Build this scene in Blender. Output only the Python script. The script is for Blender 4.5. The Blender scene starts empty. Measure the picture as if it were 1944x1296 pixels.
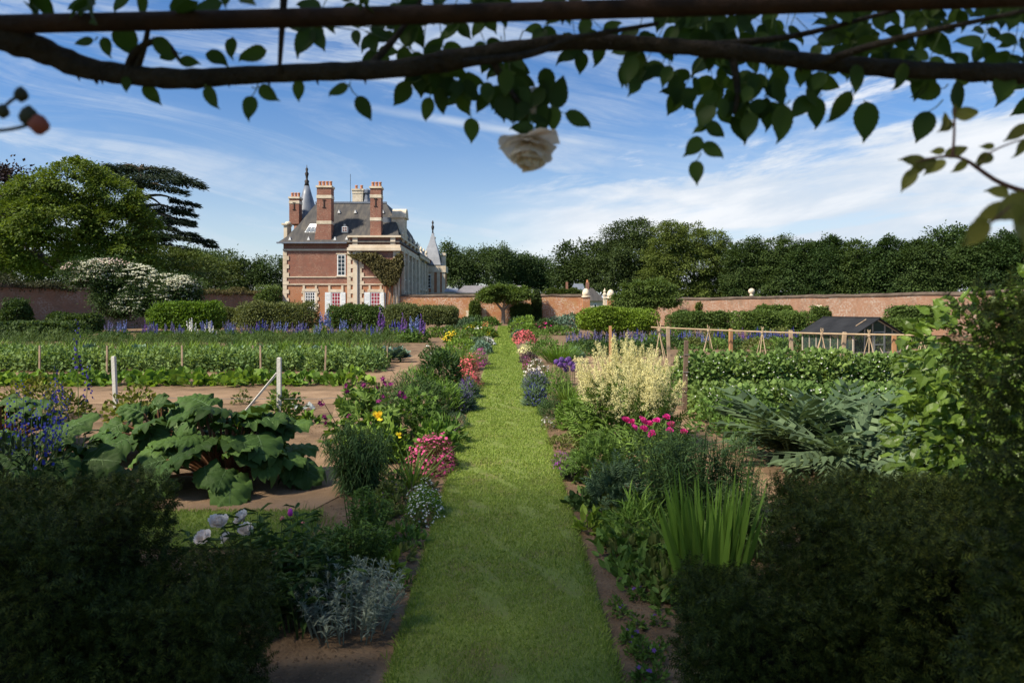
import bpy, math
import numpy as np
from math import radians as rad, sin, cos, pi, sqrt

SC = bpy.context.scene
COL = SC.collection
# ------------------------------------------------------------------ camera
cam = bpy.data.cameras.new("camera")
cam.sensor_width = 36.0
cam.lens = 24.0
cam.shift_y = -62.0 / 1944
cam.shift_x = 15.0 / 1944
cam.clip_start = 0.05
cam.clip_end = 6000
cam.dof.use_dof = True
cam.dof.focus_distance = 16.0
cam.dof.aperture_fstop = 4.0
camo = bpy.data.objects.new("camera", cam)
COL.objects.link(camo)
camo.location = (0.0, 0.0, 2.0)
camo.rotation_euler = (rad(90), 0, 0)
SC.camera = camo
# ------------------------------------------------------------------ light
SUN_EL = 47.0
SUN_AZ = 238.0      # compass bearing of the sun, 0 = +Y, clockwise: from the left, a little behind
world = bpy.data.worlds.new("World")
SC.world = world
world.use_nodes = True
wn, wl = world.node_tree.nodes, world.node_tree.links
wn.clear()
w_out = wn.new("ShaderNodeOutputWorld")
w_bg = wn.new("ShaderNodeBackground")
w_bg.inputs[1].default_value = 0.14
w_sky = wn.new("ShaderNodeTexSky")
w_sky.sky_type = 'NISHITA'
w_sky.sun_disc = False
w_sky.sun_elevation = rad(SUN_EL)
w_sky.sun_rotation = rad(SUN_AZ)
w_sky.air_density = 1.0
w_sky.dust_density = 0.6
w_sky.ozone_density = 2.5


def wmath(op, a, b=None, clamp=False):
    n = wn.new("ShaderNodeMath"); n.operation = op; n.use_clamp = clamp
    for k, v in enumerate((a, b)):
        if v is None: continue
        if isinstance(v, (int, float)): n.inputs[k].default_value = v
        else: wl.new(v, n.inputs[k])
    return n.outputs[0]


def wramp(val, lo, hi, t0=0.0, t1=1.0):
    n = wn.new("ShaderNodeMapRange"); n.interpolation_type = 'SMOOTHSTEP'
    wl.new(val, n.inputs[0])
    n.inputs[1].default_value = lo; n.inputs[2].default_value = hi
    n.inputs[3].default_value = t0; n.inputs[4].default_value = t1
    return n.outputs[0]


w_tc = wn.new("ShaderNodeTexCoord")
w_sep = wn.new("ShaderNodeSeparateXYZ"); wl.new(w_tc.outputs['Generated'], w_sep.inputs[0])
dx_, dy_, dz_ = w_sep.outputs


az = wmath('DIVIDE', dx_, wmath('MAXIMUM', dy_, 0.05))       # to the right of straight ahead
el = wmath('DIVIDE', dz_, wmath('MAXIMUM', dy_, 0.05))
tilt = wmath('ADD', el, wmath('MULTIPLY', az, 0.20))            # streaks fall gently to the right


def anoise(su, sv, scale, detail, rough, dist, seed, v=None):
    cmb = wn.new("ShaderNodeCombineXYZ")
    wl.new(wmath('MULTIPLY', az, su), cmb.inputs[0]); wl.new(wmath('MULTIPLY', v or tilt, sv), cmb.inputs[1])
    cmb.inputs[2].default_value = seed
    n = wn.new("ShaderNodeTexNoise"); wl.new(cmb.outputs[0], n.inputs['Vector'])
    n.inputs['Scale'].default_value = scale; n.inputs['Detail'].default_value = detail
    n.inputs['Roughness'].default_value = rough; n.inputs['Distortion'].default_value = dist
    return n.outputs['Fac']


wisp = anoise(1.5, 9.0, 1.4, 12.0, 0.66, 0.9, 3.1)              # combed high cirrus
fibre = anoise(5.0, 12.0, 2.2, 10.0, 0.6, 0.5, 5.7, wmath('SUBTRACT', el, wmath('MULTIPLY', az, 0.25)))
veil = anoise(1.3, 4.0, 1.3, 8.0, 0.6, 0.4, 9.4)                # broad thin veils
bank = anoise(1.6, 5.5, 1.9, 12.0, 0.62, 0.35, 1.7, wmath('SUBTRACT', el, wmath('MULTIPLY', az, 0.18)))
holes = anoise(2.2, 13.0, 1.5, 8.0, 0.55, 0.3, 12.3, wmath('SUBTRACT', el, wmath('MULTIPLY', az, 0.12)))
cir = wmath('MULTIPLY', wramp(wisp, 0.38, 0.64), wramp(veil, 0.32, 0.58, 0.35, 1.0))
cir = wmath('MULTIPLY', cir, wramp(fibre, 0.25, 0.62, 0.5, 1.0))
cir = wmath('MULTIPLY', cir, wramp(az, 0.55, -0.1, 0.55, 1.0))
veil2 = wmath('MULTIPLY', wramp(veil, 0.42, 0.72), wramp(az, 0.3, -0.6, 0.25, 0.8))
# the bank on the right, its upper edge climbing to the right
edge = wmath('SUBTRACT', wmath('ADD', wmath('MULTIPLY', wmath('MINIMUM', az, 0.8), 0.20), 0.185), el)
edge = wmath('ADD', edge, wmath('MULTIPLY', wmath('SUBTRACT', bank, 0.5), 0.34))
bk = wmath('MULTIPLY', wramp(edge, -0.01, 0.05), wramp(az, -0.12, 0.14))
bk = wmath('MULTIPLY', bk, wramp(holes, 0.34, 0.50, 0.45, 1.0))
bk = wmath('MULTIPLY', bk, wramp(bank, 0.22, 0.5, 0.75, 1.0))
low = wmath('MULTIPLY', wmath('MULTIPLY', wramp(el, 0.24, 0.03), 0.30), wramp(veil, 0.3, 0.6, 0.5, 1.0))
c1 = wmath('MAXIMUM', wmath('MULTIPLY', cir, 0.80), wmath('MULTIPLY', veil2, 0.45))
c1 = wmath('MAXIMUM', c1, wmath('MULTIPLY', bk, 0.97))
# a contrail: thin straight streak falling to the right
tr = wmath('ADD', wmath('SUBTRACT', el, 0.262), wmath('MULTIPLY', az, 0.165))
tr = wmath('MULTIPLY', wramp(wmath('ABSOLUTE', tr), 0.011, 0.0), wmath('MULTIPLY', wramp(az, 0.16, 0.10), wramp(az, -0.30, -0.05)))
c1 = wmath('MAXIMUM', c1, wmath('MULTIPLY', tr, wramp(fibre, 0.3, 0.6, 0.35, 0.65)))
cf = wmath('MAXIMUM', c1, low, clamp=True)
w_tc2 = wn.new("ShaderNodeMix"); w_tc2.data_type = 'RGBA'
wl.new(wramp(el, 0.08, 0.40), w_tc2.inputs[0])
w_tc2.inputs[6].default_value = (0.64, 0.62, 0.62, 1); w_tc2.inputs[7].default_value = (0.30, 0.47, 0.64, 1)
w_tint = wn.new("ShaderNodeMix"); w_tint.data_type = 'RGBA'; w_tint.blend_type = 'MULTIPLY'
w_tint.inputs[0].default_value = 1.0
wl.new(w_sky.outputs[0], w_tint.inputs[6]); wl.new(w_tc2.outputs[2], w_tint.inputs[7])
w_mix = wn.new("ShaderNodeMix"); w_mix.data_type = 'RGBA'
wl.new(cf, w_mix.inputs[0]); wl.new(w_tint.outputs[2], w_mix.inputs[6])
w_cc = wn.new("ShaderNodeMix"); w_cc.data_type = 'RGBA'
wl.new(wmath('MULTIPLY', wramp(bk, 0.1, 0.6), wramp(wmath('ADD', bank, wmath('MULTIPLY', holes, 0.5)), 0.62, 0.92)), w_cc.inputs[0])
w_cc.inputs[6].default_value = (2.95, 3.3, 3.75, 1)
w_cc.inputs[7].default_value = (4.0, 4.12, 4.3, 1)
wl.new(w_cc.outputs[2], w_mix.inputs[7])
wl.new(w_mix.outputs[2], w_bg.inputs[0])
wl.new(w_bg.outputs[0], w_out.inputs[0])

sun = bpy.data.lights.new("sun", 'SUN')
sun.energy = 4.8
sun.angle = rad(5.0)
sun.color = (1.0, 0.90, 0.74)
suno = bpy.data.objects.new("sun", sun)
COL.objects.link(suno)
_s = np.array([sin(rad(SUN_AZ)) * cos(rad(SUN_EL)), cos(rad(SUN_AZ)) * cos(rad(SUN_EL)), sin(rad(SUN_EL))])
from mathutils import Vector
suno.rotation_euler = Vector(_s).to_track_quat('Z', 'Y').to_euler()
suno.location = (-20, -10, 30)

SC.view_settings.view_transform = 'Standard'
SC.view_settings.look = 'None'
SC.view_settings.exposure = 0.75
SC.view_settings.gamma = 1.0
SC.cycles.max_bounces = 6
SC.cycles.diffuse_bounces = 3
SC.cycles.glossy_bounces = 2
SC.cycles.transmission_bounces = 4
SC.cycles.transparent_max_bounces = 6

# ------------------------------------------------------------------ helpers
R = np.random.default_rng(7)
F, VX, VY, H = 1296.0, 957.0, 586.0, 2.0


def gp(px, py, z=0.0):
    """ground point that the photograph shows at px, py"""
    Y = F * (H - z) / (py - VY)
    return ((px - VX) / F * Y, Y)


def at(px, py, Y):
    return ((px - VX) / F * Y, Y, H - (py - VY) * Y / F)


def hx(px, Y): return (px - VX) / F * Y
def hz(py, Y): return H - (py - VY) * Y / F


def unit(v):
    return v / np.maximum(np.linalg.norm(v, axis=-1, keepdims=True), 1e-9)


class Geo:
    def __init__(s):
        s.v, s.f, s.n = [], {}, 0

    def add(s, v, faces):
        v = np.asarray(v, float).reshape(-1, 3)
        for k, a in faces.items():
            s.f.setdefault(k, []).append(np.asarray(a, int).reshape(-1, k) + s.n)
        s.v.append(v); s.n += len(v)

    def mesh(s, name, mat, smooth=False):
        me = bpy.data.meshes.new(name)
        V = np.concatenate(s.v) if s.v else np.zeros((0, 3))
        idx, sizes = [], []
        for k, L in s.f.items():
            a = np.concatenate(L)
            idx.append(a.ravel()); sizes.append(np.full(len(a), k))
        idx = np.concatenate(idx); sizes = np.concatenate(sizes)
        me.vertices.add(len(V)); me.vertices.foreach_set("co", V.ravel().astype(np.float32))
        me.loops.add(len(idx)); me.loops.foreach_set("vertex_index", idx.astype(np.int32))
        st = np.concatenate([[0], np.cumsum(sizes)[:-1]])
        me.polygons.add(len(sizes))
        me.polygons.foreach_set("loop_start", st.astype(np.int32))
        me.polygons.foreach_set("loop_total", sizes.astype(np.int32))
        me.polygons.foreach_set("use_smooth", np.full(len(sizes), bool(smooth)))
        me.update(calc_edges=True)
        me.materials.append(mat)
        return me


def obj(name, g, mat, parent=None, smooth=False, loc=None, rotz=0.0, label=None, cat=None, group=None, kind=None):
    me = g if isinstance(g, bpy.types.Mesh) else g.mesh(name, mat, smooth)
    o = bpy.data.objects.new(name, me)
    COL.objects.link(o)
    if parent is not None: o.parent = parent
    if loc is not None: o.location = loc
    if rotz: o.rotation_euler = (0, 0, rotz)
    return tag(o, label, cat, group, kind)


def tag(o, label=None, cat=None, group=None, kind=None):
    if label: o['label'] = label
    if cat: o['category'] = cat
    if group: o['group'] = group
    if kind: o['kind'] = kind
    return o


def thing(name, label, cat, loc=(0, 0, 0), rotz=0.0, group=None, scale=None):
    o = bpy.data.objects.new(name, None)
    o.empty_display_size = 0.2
    COL.objects.link(o)
    o.location = loc; o.rotation_euler = (0, 0, rotz)
    if scale: o.scale = scale
    return tag(o, label, cat, group)


KIDS = {}


def kids(o):
    return [c for c in o.children]


def dup(root, loc, rotz=0.0, scale=None, label=None, group=None):
    r = root.copy(); COL.objects.link(r)
    r.location = loc; r.rotation_euler = (0, 0, rotz)
    if scale is not None: r.scale = (scale,) * 3 if isinstance(scale, (int, float)) else scale
    if label: r['label'] = label
    if group: r['group'] = group
    for ch in PROTO_KIDS[root.name]:
        c = ch.copy(); COL.objects.link(c); c.parent = r
        for g in PROTO_KIDS.get(ch.name, []):
            d = g.copy(); COL.objects.link(d); d.parent = c
    return r


PROTO_KIDS = {}


def proto(root):
    """remember the parts of a finished thing so that it can be copied"""
    PROTO_KIDS[root.name] = list(root.children)
    for c in root.children: PROTO_KIDS[c.name] = list(c.children)
    return root


class Proto:
    """first use moves the thing itself, later uses copy it"""
    def __init__(s, root): s.root = proto(root); s.used = False

    def put(s, loc, rotz=0.0, scale=1.0, label=None, group=None):
        if not s.used:
            s.used = True
            r = s.root; r.location = loc; r.rotation_euler = (0, 0, rotz)
            r.scale = (scale,) * 3 if isinstance(scale, (int, float)) else scale
            if label: r['label'] = label
            if group: r['group'] = group
            return r
        return dup(s.root, loc, rotz, scale, label, group)


# ------------------------------------------------------------------ materials
MATS = {}


def newmat(name):
    m = bpy.data.materials.new(name); m.use_nodes = True
    n = m.node_tree.nodes; n.clear()
    return m, n, m.node_tree.links


def ramp(n, stops):
    r = n.new("ShaderNodeValToRGB")
    e = r.color_ramp.elements
    while len(e) < len(stops): e.new(0.5)
    for k, (p, c) in enumerate(stops):
        e[k].position = p; e[k].color = (*c, 1)
    return r


def leafmat(name, c, var=0.35, trans=0.28, rough=0.6, tip=None, spec=0.18, tint=(1.5, 1.45, 0.7, 1)):
    if name in MATS: return MATS[name]
    m, n, l = newmat(name)
    geo = n.new("ShaderNodeNewGeometry")
    c = np.array(c)
    hi = np.array(tip) if tip is not None else np.minimum(c * (1 + var) + np.array([.012, .008, 0]), 1)
    rp = ramp(n, [(0.0, c * (1 - var)), (0.5, c), (1.0, hi)])
    l.new(geo.outputs['Random Per Island'], rp.inputs[0])
    oi = n.new("ShaderNodeObjectInfo")
    hsv = n.new("ShaderNodeHueSaturation")
    mr = n.new("ShaderNodeMapRange"); l.new(oi.outputs['Random'], mr.inputs[0])
    mr.inputs[3].default_value = 0.86; mr.inputs[4].default_value = 1.14
    l.new(mr.outputs[0], hsv.inputs['Value'])
    mh = n.new("ShaderNodeMapRange"); l.new(oi.outputs['Random'], mh.inputs[0])
    mh.inputs[3].default_value = 0.512; mh.inputs[4].default_value = 0.49
    l.new(mh.outputs[0], hsv.inputs['Hue'])
    l.new(rp.outputs[0], hsv.inputs['Color'])
    b = n.new("ShaderNodeBsdfPrincipled")
    l.new(hsv.outputs[0], b.inputs['Base Color'])
    b.inputs['Roughness'].default_value = rough
    b.inputs['Specular IOR Level'].default_value = spec
    o = n.new("ShaderNodeOutputMaterial")
    if trans > 0:
        t = n.new("ShaderNodeBsdfTranslucent")
        g = n.new("ShaderNodeMix"); g.data_type = 'RGBA'; g.blend_type = 'MULTIPLY'; g.inputs[0].default_value = 1
        l.new(hsv.outputs[0], g.inputs[6]); g.inputs[7].default_value = tint
        l.new(g.outputs[2], t.inputs[0])
        mx = n.new("ShaderNodeMixShader"); mx.inputs[0].default_value = trans
        l.new(b.outputs[0], mx.inputs[1]); l.new(t.outputs[0], mx.inputs[2])
        l.new(mx.outputs[0], o.inputs[0])
    else:
        l.new(b.outputs[0], o.inputs[0])
    MATS[name] = m
    return m


def petal(name, c, var=0.2, trans=0.3, rough=0.6):
    if name in MATS: return MATS[name]
    c = np.array(c)
    m = leafmat(name, c, var, trans, rough, tip=np.minimum(c * (1 + var), 0.9), spec=0.12, tint=(1.1, 1.05, 1.0, 1))
    return m


def surf(name, c1, c2, scale=4.0, rough=0.85, bump=0.3, detail=6, c3=None, spec=0.25, bscale=None, metal=0.0, stretch=None):
    """two or three tone noise surface on object coordinates"""
    if name in MATS: return MATS[name]
    m, n, l = newmat(name)
    tc = n.new("ShaderNodeTexCoord")
    nz = n.new("ShaderNodeTexNoise")
    if stretch:
        mp = n.new("ShaderNodeMapping"); mp.inputs['Scale'].default_value = stretch
        l.new(tc.outputs['Object'], mp.inputs[0]); l.new(mp.outputs[0], nz.inputs['Vector'])
    else: l.new(tc.outputs['Object'], nz.inputs['Vector'])
    nz.inputs['Scale'].default_value = scale; nz.inputs['Detail'].default_value = detail
    nz.inputs['Roughness'].default_value = 0.62
    st = [(0.32, c1), (0.68, c2)] if c3 is None else [(0.3, c1), (0.5, c2), (0.7, c3)]
    rp = ramp(n, st); l.new(nz.outputs['Fac'], rp.inputs[0])
    b = n.new("ShaderNodeBsdfPrincipled"); l.new(rp.outputs[0], b.inputs['Base Color'])
    b.inputs['Roughness'].default_value = rough; b.inputs['Specular IOR Level'].default_value = spec
    b.inputs['Metallic'].default_value = metal
    if bump:
        n2 = n.new("ShaderNodeTexNoise"); l.new(tc.outputs['Object'], n2.inputs['Vector'])
        n2.inputs['Scale'].default_value = bscale or scale * 5; n2.inputs['Detail'].default_value = 5
        bp = n.new("ShaderNodeBump"); bp.inputs['Strength'].default_value = bump
        bp.inputs['Distance'].default_value = 0.02
        l.new(n2.outputs['Fac'], bp.inputs['Height']); l.new(bp.outputs[0], b.inputs['Normal'])
    o = n.new("ShaderNodeOutputMaterial"); l.new(b.outputs[0], o.inputs[0])
    MATS[name] = m
    return m


def brickmat(name, c1, c2, mortar, pale=None, palefac=0.0, scale=1.0, lich=None, plo=0.46):
    if name in MATS: return MATS[name]
    m, n, l = newmat(name)
    tc = n.new("ShaderNodeTexCoord")
    sp = n.new("ShaderNodeSeparateXYZ"); l.new(tc.outputs['Object'], sp.inputs[0])
    ad = n.new("ShaderNodeMath"); ad.operation = 'ADD'
    l.new(sp.outputs[0], ad.inputs[0]); l.new(sp.outputs[1], ad.inputs[1])
    cb = n.new("ShaderNodeCombineXYZ"); l.new(ad.outputs[0], cb.inputs[0]); l.new(sp.outputs[2], cb.inputs[1])
    br = n.new("ShaderNodeTexBrick"); l.new(cb.outputs[0], br.inputs['Vector'])
    br.inputs['Scale'].default_value = 1.0
    br.inputs['Brick Width'].default_value = 0.26 * scale; br.inputs['Row Height'].default_value = 0.085 * scale
    br.inputs['Mortar Size'].default_value = 0.012 * scale
    br.inputs['Color1'].default_value = (*c1, 1); br.inputs['Color2'].default_value = (*c2, 1)
    br.inputs['Mortar'].default_value = (*mortar, 1)
    col = br.outputs[0]
    nz = n.new("ShaderNodeTexNoise"); l.new(tc.outputs['Object'], nz.inputs['Vector'])
    nz.inputs['Scale'].default_value = 0.55; nz.inputs['Detail'].default_value = 9; nz.inputs['Roughness'].default_value = 0.66
    if pale is not None:
        rp = ramp(n, [(plo, (0, 0, 0)), (plo + .16, (1, 1, 1))]); l.new(nz.outputs['Fac'], rp.inputs[0])
        n3 = n.new("ShaderNodeTexNoise"); l.new(cb.outputs[0], n3.inputs['Vector'])
        n3.inputs['Scale'].default_value = 5.5; n3.inputs['Detail'].default_value = 4
        r3 = ramp(n, [(0.45, (0, 0, 0)), (0.6, (1, 1, 1))]); l.new(n3.outputs['Fac'], r3.inputs[0])
        mm = n.new("ShaderNodeMath"); mm.operation = 'MULTIPLY'; l.new(rp.outputs[0], mm.inputs[0]); l.new(r3.outputs[0], mm.inputs[1])
        m2 = n.new("ShaderNodeMath"); m2.operation = 'MULTIPLY'; l.new(mm.outputs[0], m2.inputs[0]); m2.inputs[1].default_value = palefac
        mx = n.new("ShaderNodeMix"); mx.data_type = 'RGBA'
        l.new(m2.outputs[0], mx.inputs[0]); l.new(col, mx.inputs[6]); mx.inputs[7].default_value = (*pale, 1)
        col = mx.outputs[2]
    if lich is not None:
        n4 = n.new("ShaderNodeTexNoise"); l.new(tc.outputs['Object'], n4.inputs['Vector'])
        n4.inputs['Scale'].default_value = 0.9; n4.inputs['Detail'].default_value = 8
        n4.inputs['W' if 'W' in n4.inputs and n4.noise_dimensions == '4D' else 'Roughness'].default_value = 0.7
        r4 = ramp(n, [(0.5, (0, 0, 0)), (0.66, (0.75, 0.75, 0.75))]); l.new(n4.outputs['Fac'], r4.inputs[0])
        mx = n.new("ShaderNodeMix"); mx.data_type = 'RGBA'
        l.new(r4.outputs[0], mx.inputs[0]); l.new(col, mx.inputs[6]); mx.inputs[7].default_value = (*lich, 1)
        col = mx.outputs[2]
    b = n.new("ShaderNodeBsdfPrincipled"); l.new(col, b.inputs['Base Color'])
    b.inputs['Roughness'].default_value = 0.92; b.inputs['Specular IOR Level'].default_value = 0.2
    bp = n.new("ShaderNodeBump"); bp.inputs['Strength'].default_value = 0.35; bp.inputs['Distance'].default_value = 0.01
    l.new(br.outputs['Fac'], bp.inputs['Height']); bp.invert = True; l.new(bp.outputs[0], b.inputs['Normal'])
    o = n.new("ShaderNodeOutputMaterial"); l.new(b.outputs[0], o.inputs[0])
    MATS[name] = m
    return m


def glassmat(name, c=(0.02, 0.025, 0.03), rough=0.08, clear=0.0):
    if name in MATS: return MATS[name]
    m, n, l = newmat(name)
    b = n.new("ShaderNodeBsdfPrincipled"); b.inputs['Base Color'].default_value = (*c, 1)
    b.inputs['Roughness'].default_value = rough; b.inputs['Specular IOR Level'].default_value = 0.5
    o = n.new("ShaderNodeOutputMaterial")
    if clear:
        t = n.new("ShaderNodeBsdfTransparent"); t.inputs[0].default_value = (0.9, 0.95, 0.92, 1)
        mx = n.new("ShaderNodeMixShader"); mx.inputs[0].default_value = clear
        l.new(b.outputs[0], mx.inputs[1]); l.new(t.outputs[0], mx.inputs[2]); l.new(mx.outputs[0], o.inputs[0])
    else: l.new(b.outputs[0], o.inputs[0])
    MATS[name] = m
    return m


# ------------------------------------------------------------------ geometry
def box(g, x0, x1, y0, y1, z0, z1):
    v = [(x, y, z) for z in (z0, z1) for y in (y0, y1) for x in (x0, x1)]
    g.add(v, {4: [(0, 2, 3, 1), (4, 5, 7, 6), (0, 1, 5, 4), (2, 6, 7, 3), (0, 4, 6, 2), (1, 3, 7, 5)]})


def frustum(g, a, b):
    """a, b = (x0,x1,y0,y1,z) lower and upper rectangles"""
    v = []
    for (x0, x1, y0, y1, z) in (a, b): v += [(x0, y0, z), (x1, y0, z), (x0, y1, z), (x1, y1, z)]
    g.add(v, {4: [(0, 2, 3, 1), (4, 5, 7, 6), (0, 1, 5, 4), (2, 6, 7, 3), (0, 4, 6, 2), (1, 3, 7, 5)]})


def rings(g, rects):
    for a, b in zip(rects[:-1], rects[1:]):
        frustum(g, a, b)


def lathe(g, prof, c=(0, 0, 0), n=16):
    """prof = [(r, z)]"""
    k = len(prof); a = np.arange(n) * 2 * pi / n
    v = np.array([[(c[0] + r * cos(t), c[1] + r * sin(t), c[2] + z) for t in a] for r, z in prof]).reshape(-1, 3)
    q = []
    for i in range(k - 1):
        for j in range(n):
            q.append((i * n + j, i * n + (j + 1) % n, (i + 1) * n + (j + 1) % n, (i + 1) * n + j))
    g.add(v, {4: q, n: [list(range(n))[::-1], [(k - 1) * n + j for j in range(n)]]})


def prism(g, pts, y0, y1):
    """outline in x, z extruded along y"""
    n = len(pts)
    v = [(x, y0, z) for x, z in pts] + [(x, y1, z) for x, z in pts]
    caps = [list(range(n)), list(range(2 * n - 1, n - 1, -1))]
    sd = [((i + 1) % n, i, n + i, n + (i + 1) % n) for i in range(n)]
    g.add(v, {4: sd + caps} if n == 4 else {n: caps, 4: sd})


def tube(g, pts, rad_, n=6):
    pts = np.asarray(pts, float); k = len(pts)
    rad_ = np.broadcast_to(np.asarray(rad_, float), (k,))
    t = unit(np.gradient(pts, axis=0))
    ref = np.array([0.31, 0.17, 0.93]) if abs(t.mean(0)[2]) < 0.8 * np.linalg.norm(t.mean(0)) + 1e-9 else np.array([0.95, 0.2, 0.1])
    a = unit(np.cross(t, ref)); b = np.cross(t, a)
    th = np.arange(n) * 2 * pi / n
    v = pts[:, None] + rad_[:, None, None] * (np.cos(th)[None, :, None] * a[:, None] + np.sin(th)[None, :, None] * b[:, None])
    i = np.arange(k - 1)[:, None] * n; j = np.arange(n)[None]; j2 = (j + 1) % n
    q = np.stack([i + j, i + j2, i + n + j2, i + n + j], -1).reshape(-1, 4)
    caps = [list(range(n))[::-1], [(k - 1) * n + x for x in range(n)]]
    g.add(v.reshape(-1, 3), {4: np.vstack([q, caps])} if n == 4 else {4: q, n: caps})


def spline(pts, m=6):
    """Catmull-Rom through points of any width"""
    p = np.asarray(pts, float)
    p = np.vstack([2 * p[0] - p[1], p, 2 * p[-1] - p[-2]])
    out = []
    for i in range(1, len(p) - 2):
        for t in np.arange(m) / m:
            out.append(0.5 * (2 * p[i] + (p[i + 1] - p[i - 1]) * t + (2 * p[i - 1] - 5 * p[i] + 4 * p[i + 1] - p[i + 2]) * t * t
                              + (3 * p[i] - p[i - 1] - 3 * p[i + 1] + p[i + 2]) * t ** 3))
    out.append(p[-2])
    return np.array(out)


# ---- leaf templates: points (u along, v across, w along the normal) and faces
def T_(uvw, faces): return (np.array(uvw, float), {k: np.array(a) for k, a in faces.items()})


T_DIA = T_([(0, 0, 0), (.42, -.5, .06), (1, 0, -.08), (.42, .5, .06)], {3: [(0, 1, 2), (0, 2, 3)]})
T_NEEDLE = T_([(0, -.5, 0), (0, .5, 0), (1, 0, 0)], {3: [(0, 1, 2)]})


def oval(n=4, tipu=0.75, w0=0.5, pw=0.8, ser=0.0):
    uv = [(0, 0, 0)]
    q, t3 = [], []
    us = np.linspace(0, 1, n + 2)[1:-1]
    for u in us:
        hw = w0 * (sin(pi * u ** pw)) ** 0.8 * (1 + ser * (-1) ** int(round(u * (n + 1))))
        uv += [(u, -hw, .05 + 0.02 * sin(9 * u)), (u, 0, -.06 * u), (u, hw, .05)]
    uv.append((1.06, 0, -.13))
    for i in range(n - 1):
        a = 1 + 3 * i
        q += [(a, a + 3, a + 4, a + 1), (a + 1, a + 4, a + 5, a + 2)]
    a = 1 + 3 * (n - 1); e = len(uv) - 1
    t3 = [(0, 1, 2), (0, 2, 3), (a, e, a + 1), (a + 1, e, a + 2)]
    return T_(uv, {4: q, 3: t3})


T_OVAL = oval(4)
T_ROSE = oval(13, w0=0.5, pw=0.75, ser=0.035)


def blade(n=5, w=-1.0, base=0.55, p=0.8):
    uv, q = [], []
    for i in range(n + 1):
        u = i / n; hw = 0.5 * (base + (1 - base) * min(1, u * 3)) * (1 - u ** 2.2) ** p
        uv += [(u - 0.25 * abs(w) * 0.2 * u ** 3, -hw, w * u * u * .5), (u - 0.05 * abs(w) * u ** 3, hw, w * u * u * .5)]
    for i in range(n): q.append((2 * i, 2 * i + 2, 2 * i + 3, 2 * i + 1))
    return T_(uv, {4: q})


T_BLADE = blade(5)
T_BLADE3 = blade(3)
T_GRASS = T_([(0, -.5, 0), (0, .5, 0), (.55, -.35, .06), (.55, .35, .06), (1, 0, .25)], {4: [(0, 1, 3, 2)], 3: [(2, 3, 4)]})


def disc(n=5, cup=.12):
    uv = [(0, 0, 0)]
    for k in range(2 * n):
        r = .5 if k % 2 else .26
        a = k * pi / n
        uv.append((r * cos(a), r * sin(a), cup * r * 2))
    return T_(uv, {3: [(0, 1 + k, 1 + (k + 1) % (2 * n)) for k in range(2 * n)]})


T_FLOWER = disc(5)
T_DOT = T_([(-.5, -.2, 0), (-.1, -.5, .1), (.5, -.15, 0), (.3, .45, .1), (-.3, .4, .05)], {5: [(0, 1, 2, 3, 4)]})


def roundleaf(n=9):
    uv = [(0.25, 0, -.08)]
    for k in range(n):
        a = pi + 0.35 + (2 * pi - 0.7) * k / (n - 1)
        r = .5 * (1 + .10 * (-1) ** k)
        uv.append((.45 + r * cos(a), r * sin(a), .06 * sin(2.5 * a)))
    return T_(uv, {3: [(0, k, k + 1) for k in range(1, n)]})


T_ROUND = roundleaf()


def lobed(nl=5):
    """palmate leaf, lobes around a stalk point"""
    uv = [(0.12, 0, 0)]; ang = np.linspace(-2.2, 2.2, nl * 2 + 1)
    for k, a in enumerate(ang):
        r = (1.0 if k % 2 else .55) * (.5 + .16 * cos(a))
        uv.append((.2 + r * cos(a) * 1.1, r * sin(a), -.12 * (r * 1.6) ** 2 + .03 * (-1) ** k))
    n = len(ang)
    return T_(uv, {3: [(0, k, k + 1) for k in range(1, n)]})


T_LOBED = lobed()


def sprig(k=5):
    """flat yew sprig: paired needles along a twig"""
    uv, t = [], []
    for i in range(k):
        u = i / k
        for s in (-1, 1):
            b = len(uv); ln = .5 * (1 - .45 * u)
            uv += [(u, 0, 0), (u + .13, 0, 0), (u + .24, s * ln, .05 * (1 if i % 2 else -1))]
            t.append((b, b + 1, b + 2) if s < 0 else (b + 1, b, b + 2))
    b = len(uv); uv += [(.82, -.05, 0), (.82, .05, 0), (1.1, 0, .03)]; t.append((b, b + 1, b + 2))
    return T_(uv, {3: t})


T_SPRIG = sprig()


def pinnate(k=5):
    """compound leaf: paired diamond leaflets and one at the tip"""
    uv, t = [], []
    for i in range(k):
        u = .15 + .75 * i / k
        for s in (-1, 1):
            b = len(uv); ln = .55 * (1 - .3 * i / k)
            uv += [(u, 0, 0), (u + .02, s * ln * .5, .05), (u + .2, s * ln, -.06), (u + .16, s * ln * .45, .02)]
            t += [(b, b + 1, b + 2), (b, b + 2, b + 3)] if s < 0 else [(b, b + 2, b + 1), (b, b + 3, b + 2)]
    b = len(uv); uv += [(.85, 0, 0), (1, -.12, 0), (1.25, 0, -.1), (1, .12, 0)]; t += [(b, b + 1, b + 2), (b, b + 2, b + 3)]
    return T_(uv, {3: t})


T_PINN = pinnate()


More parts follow.
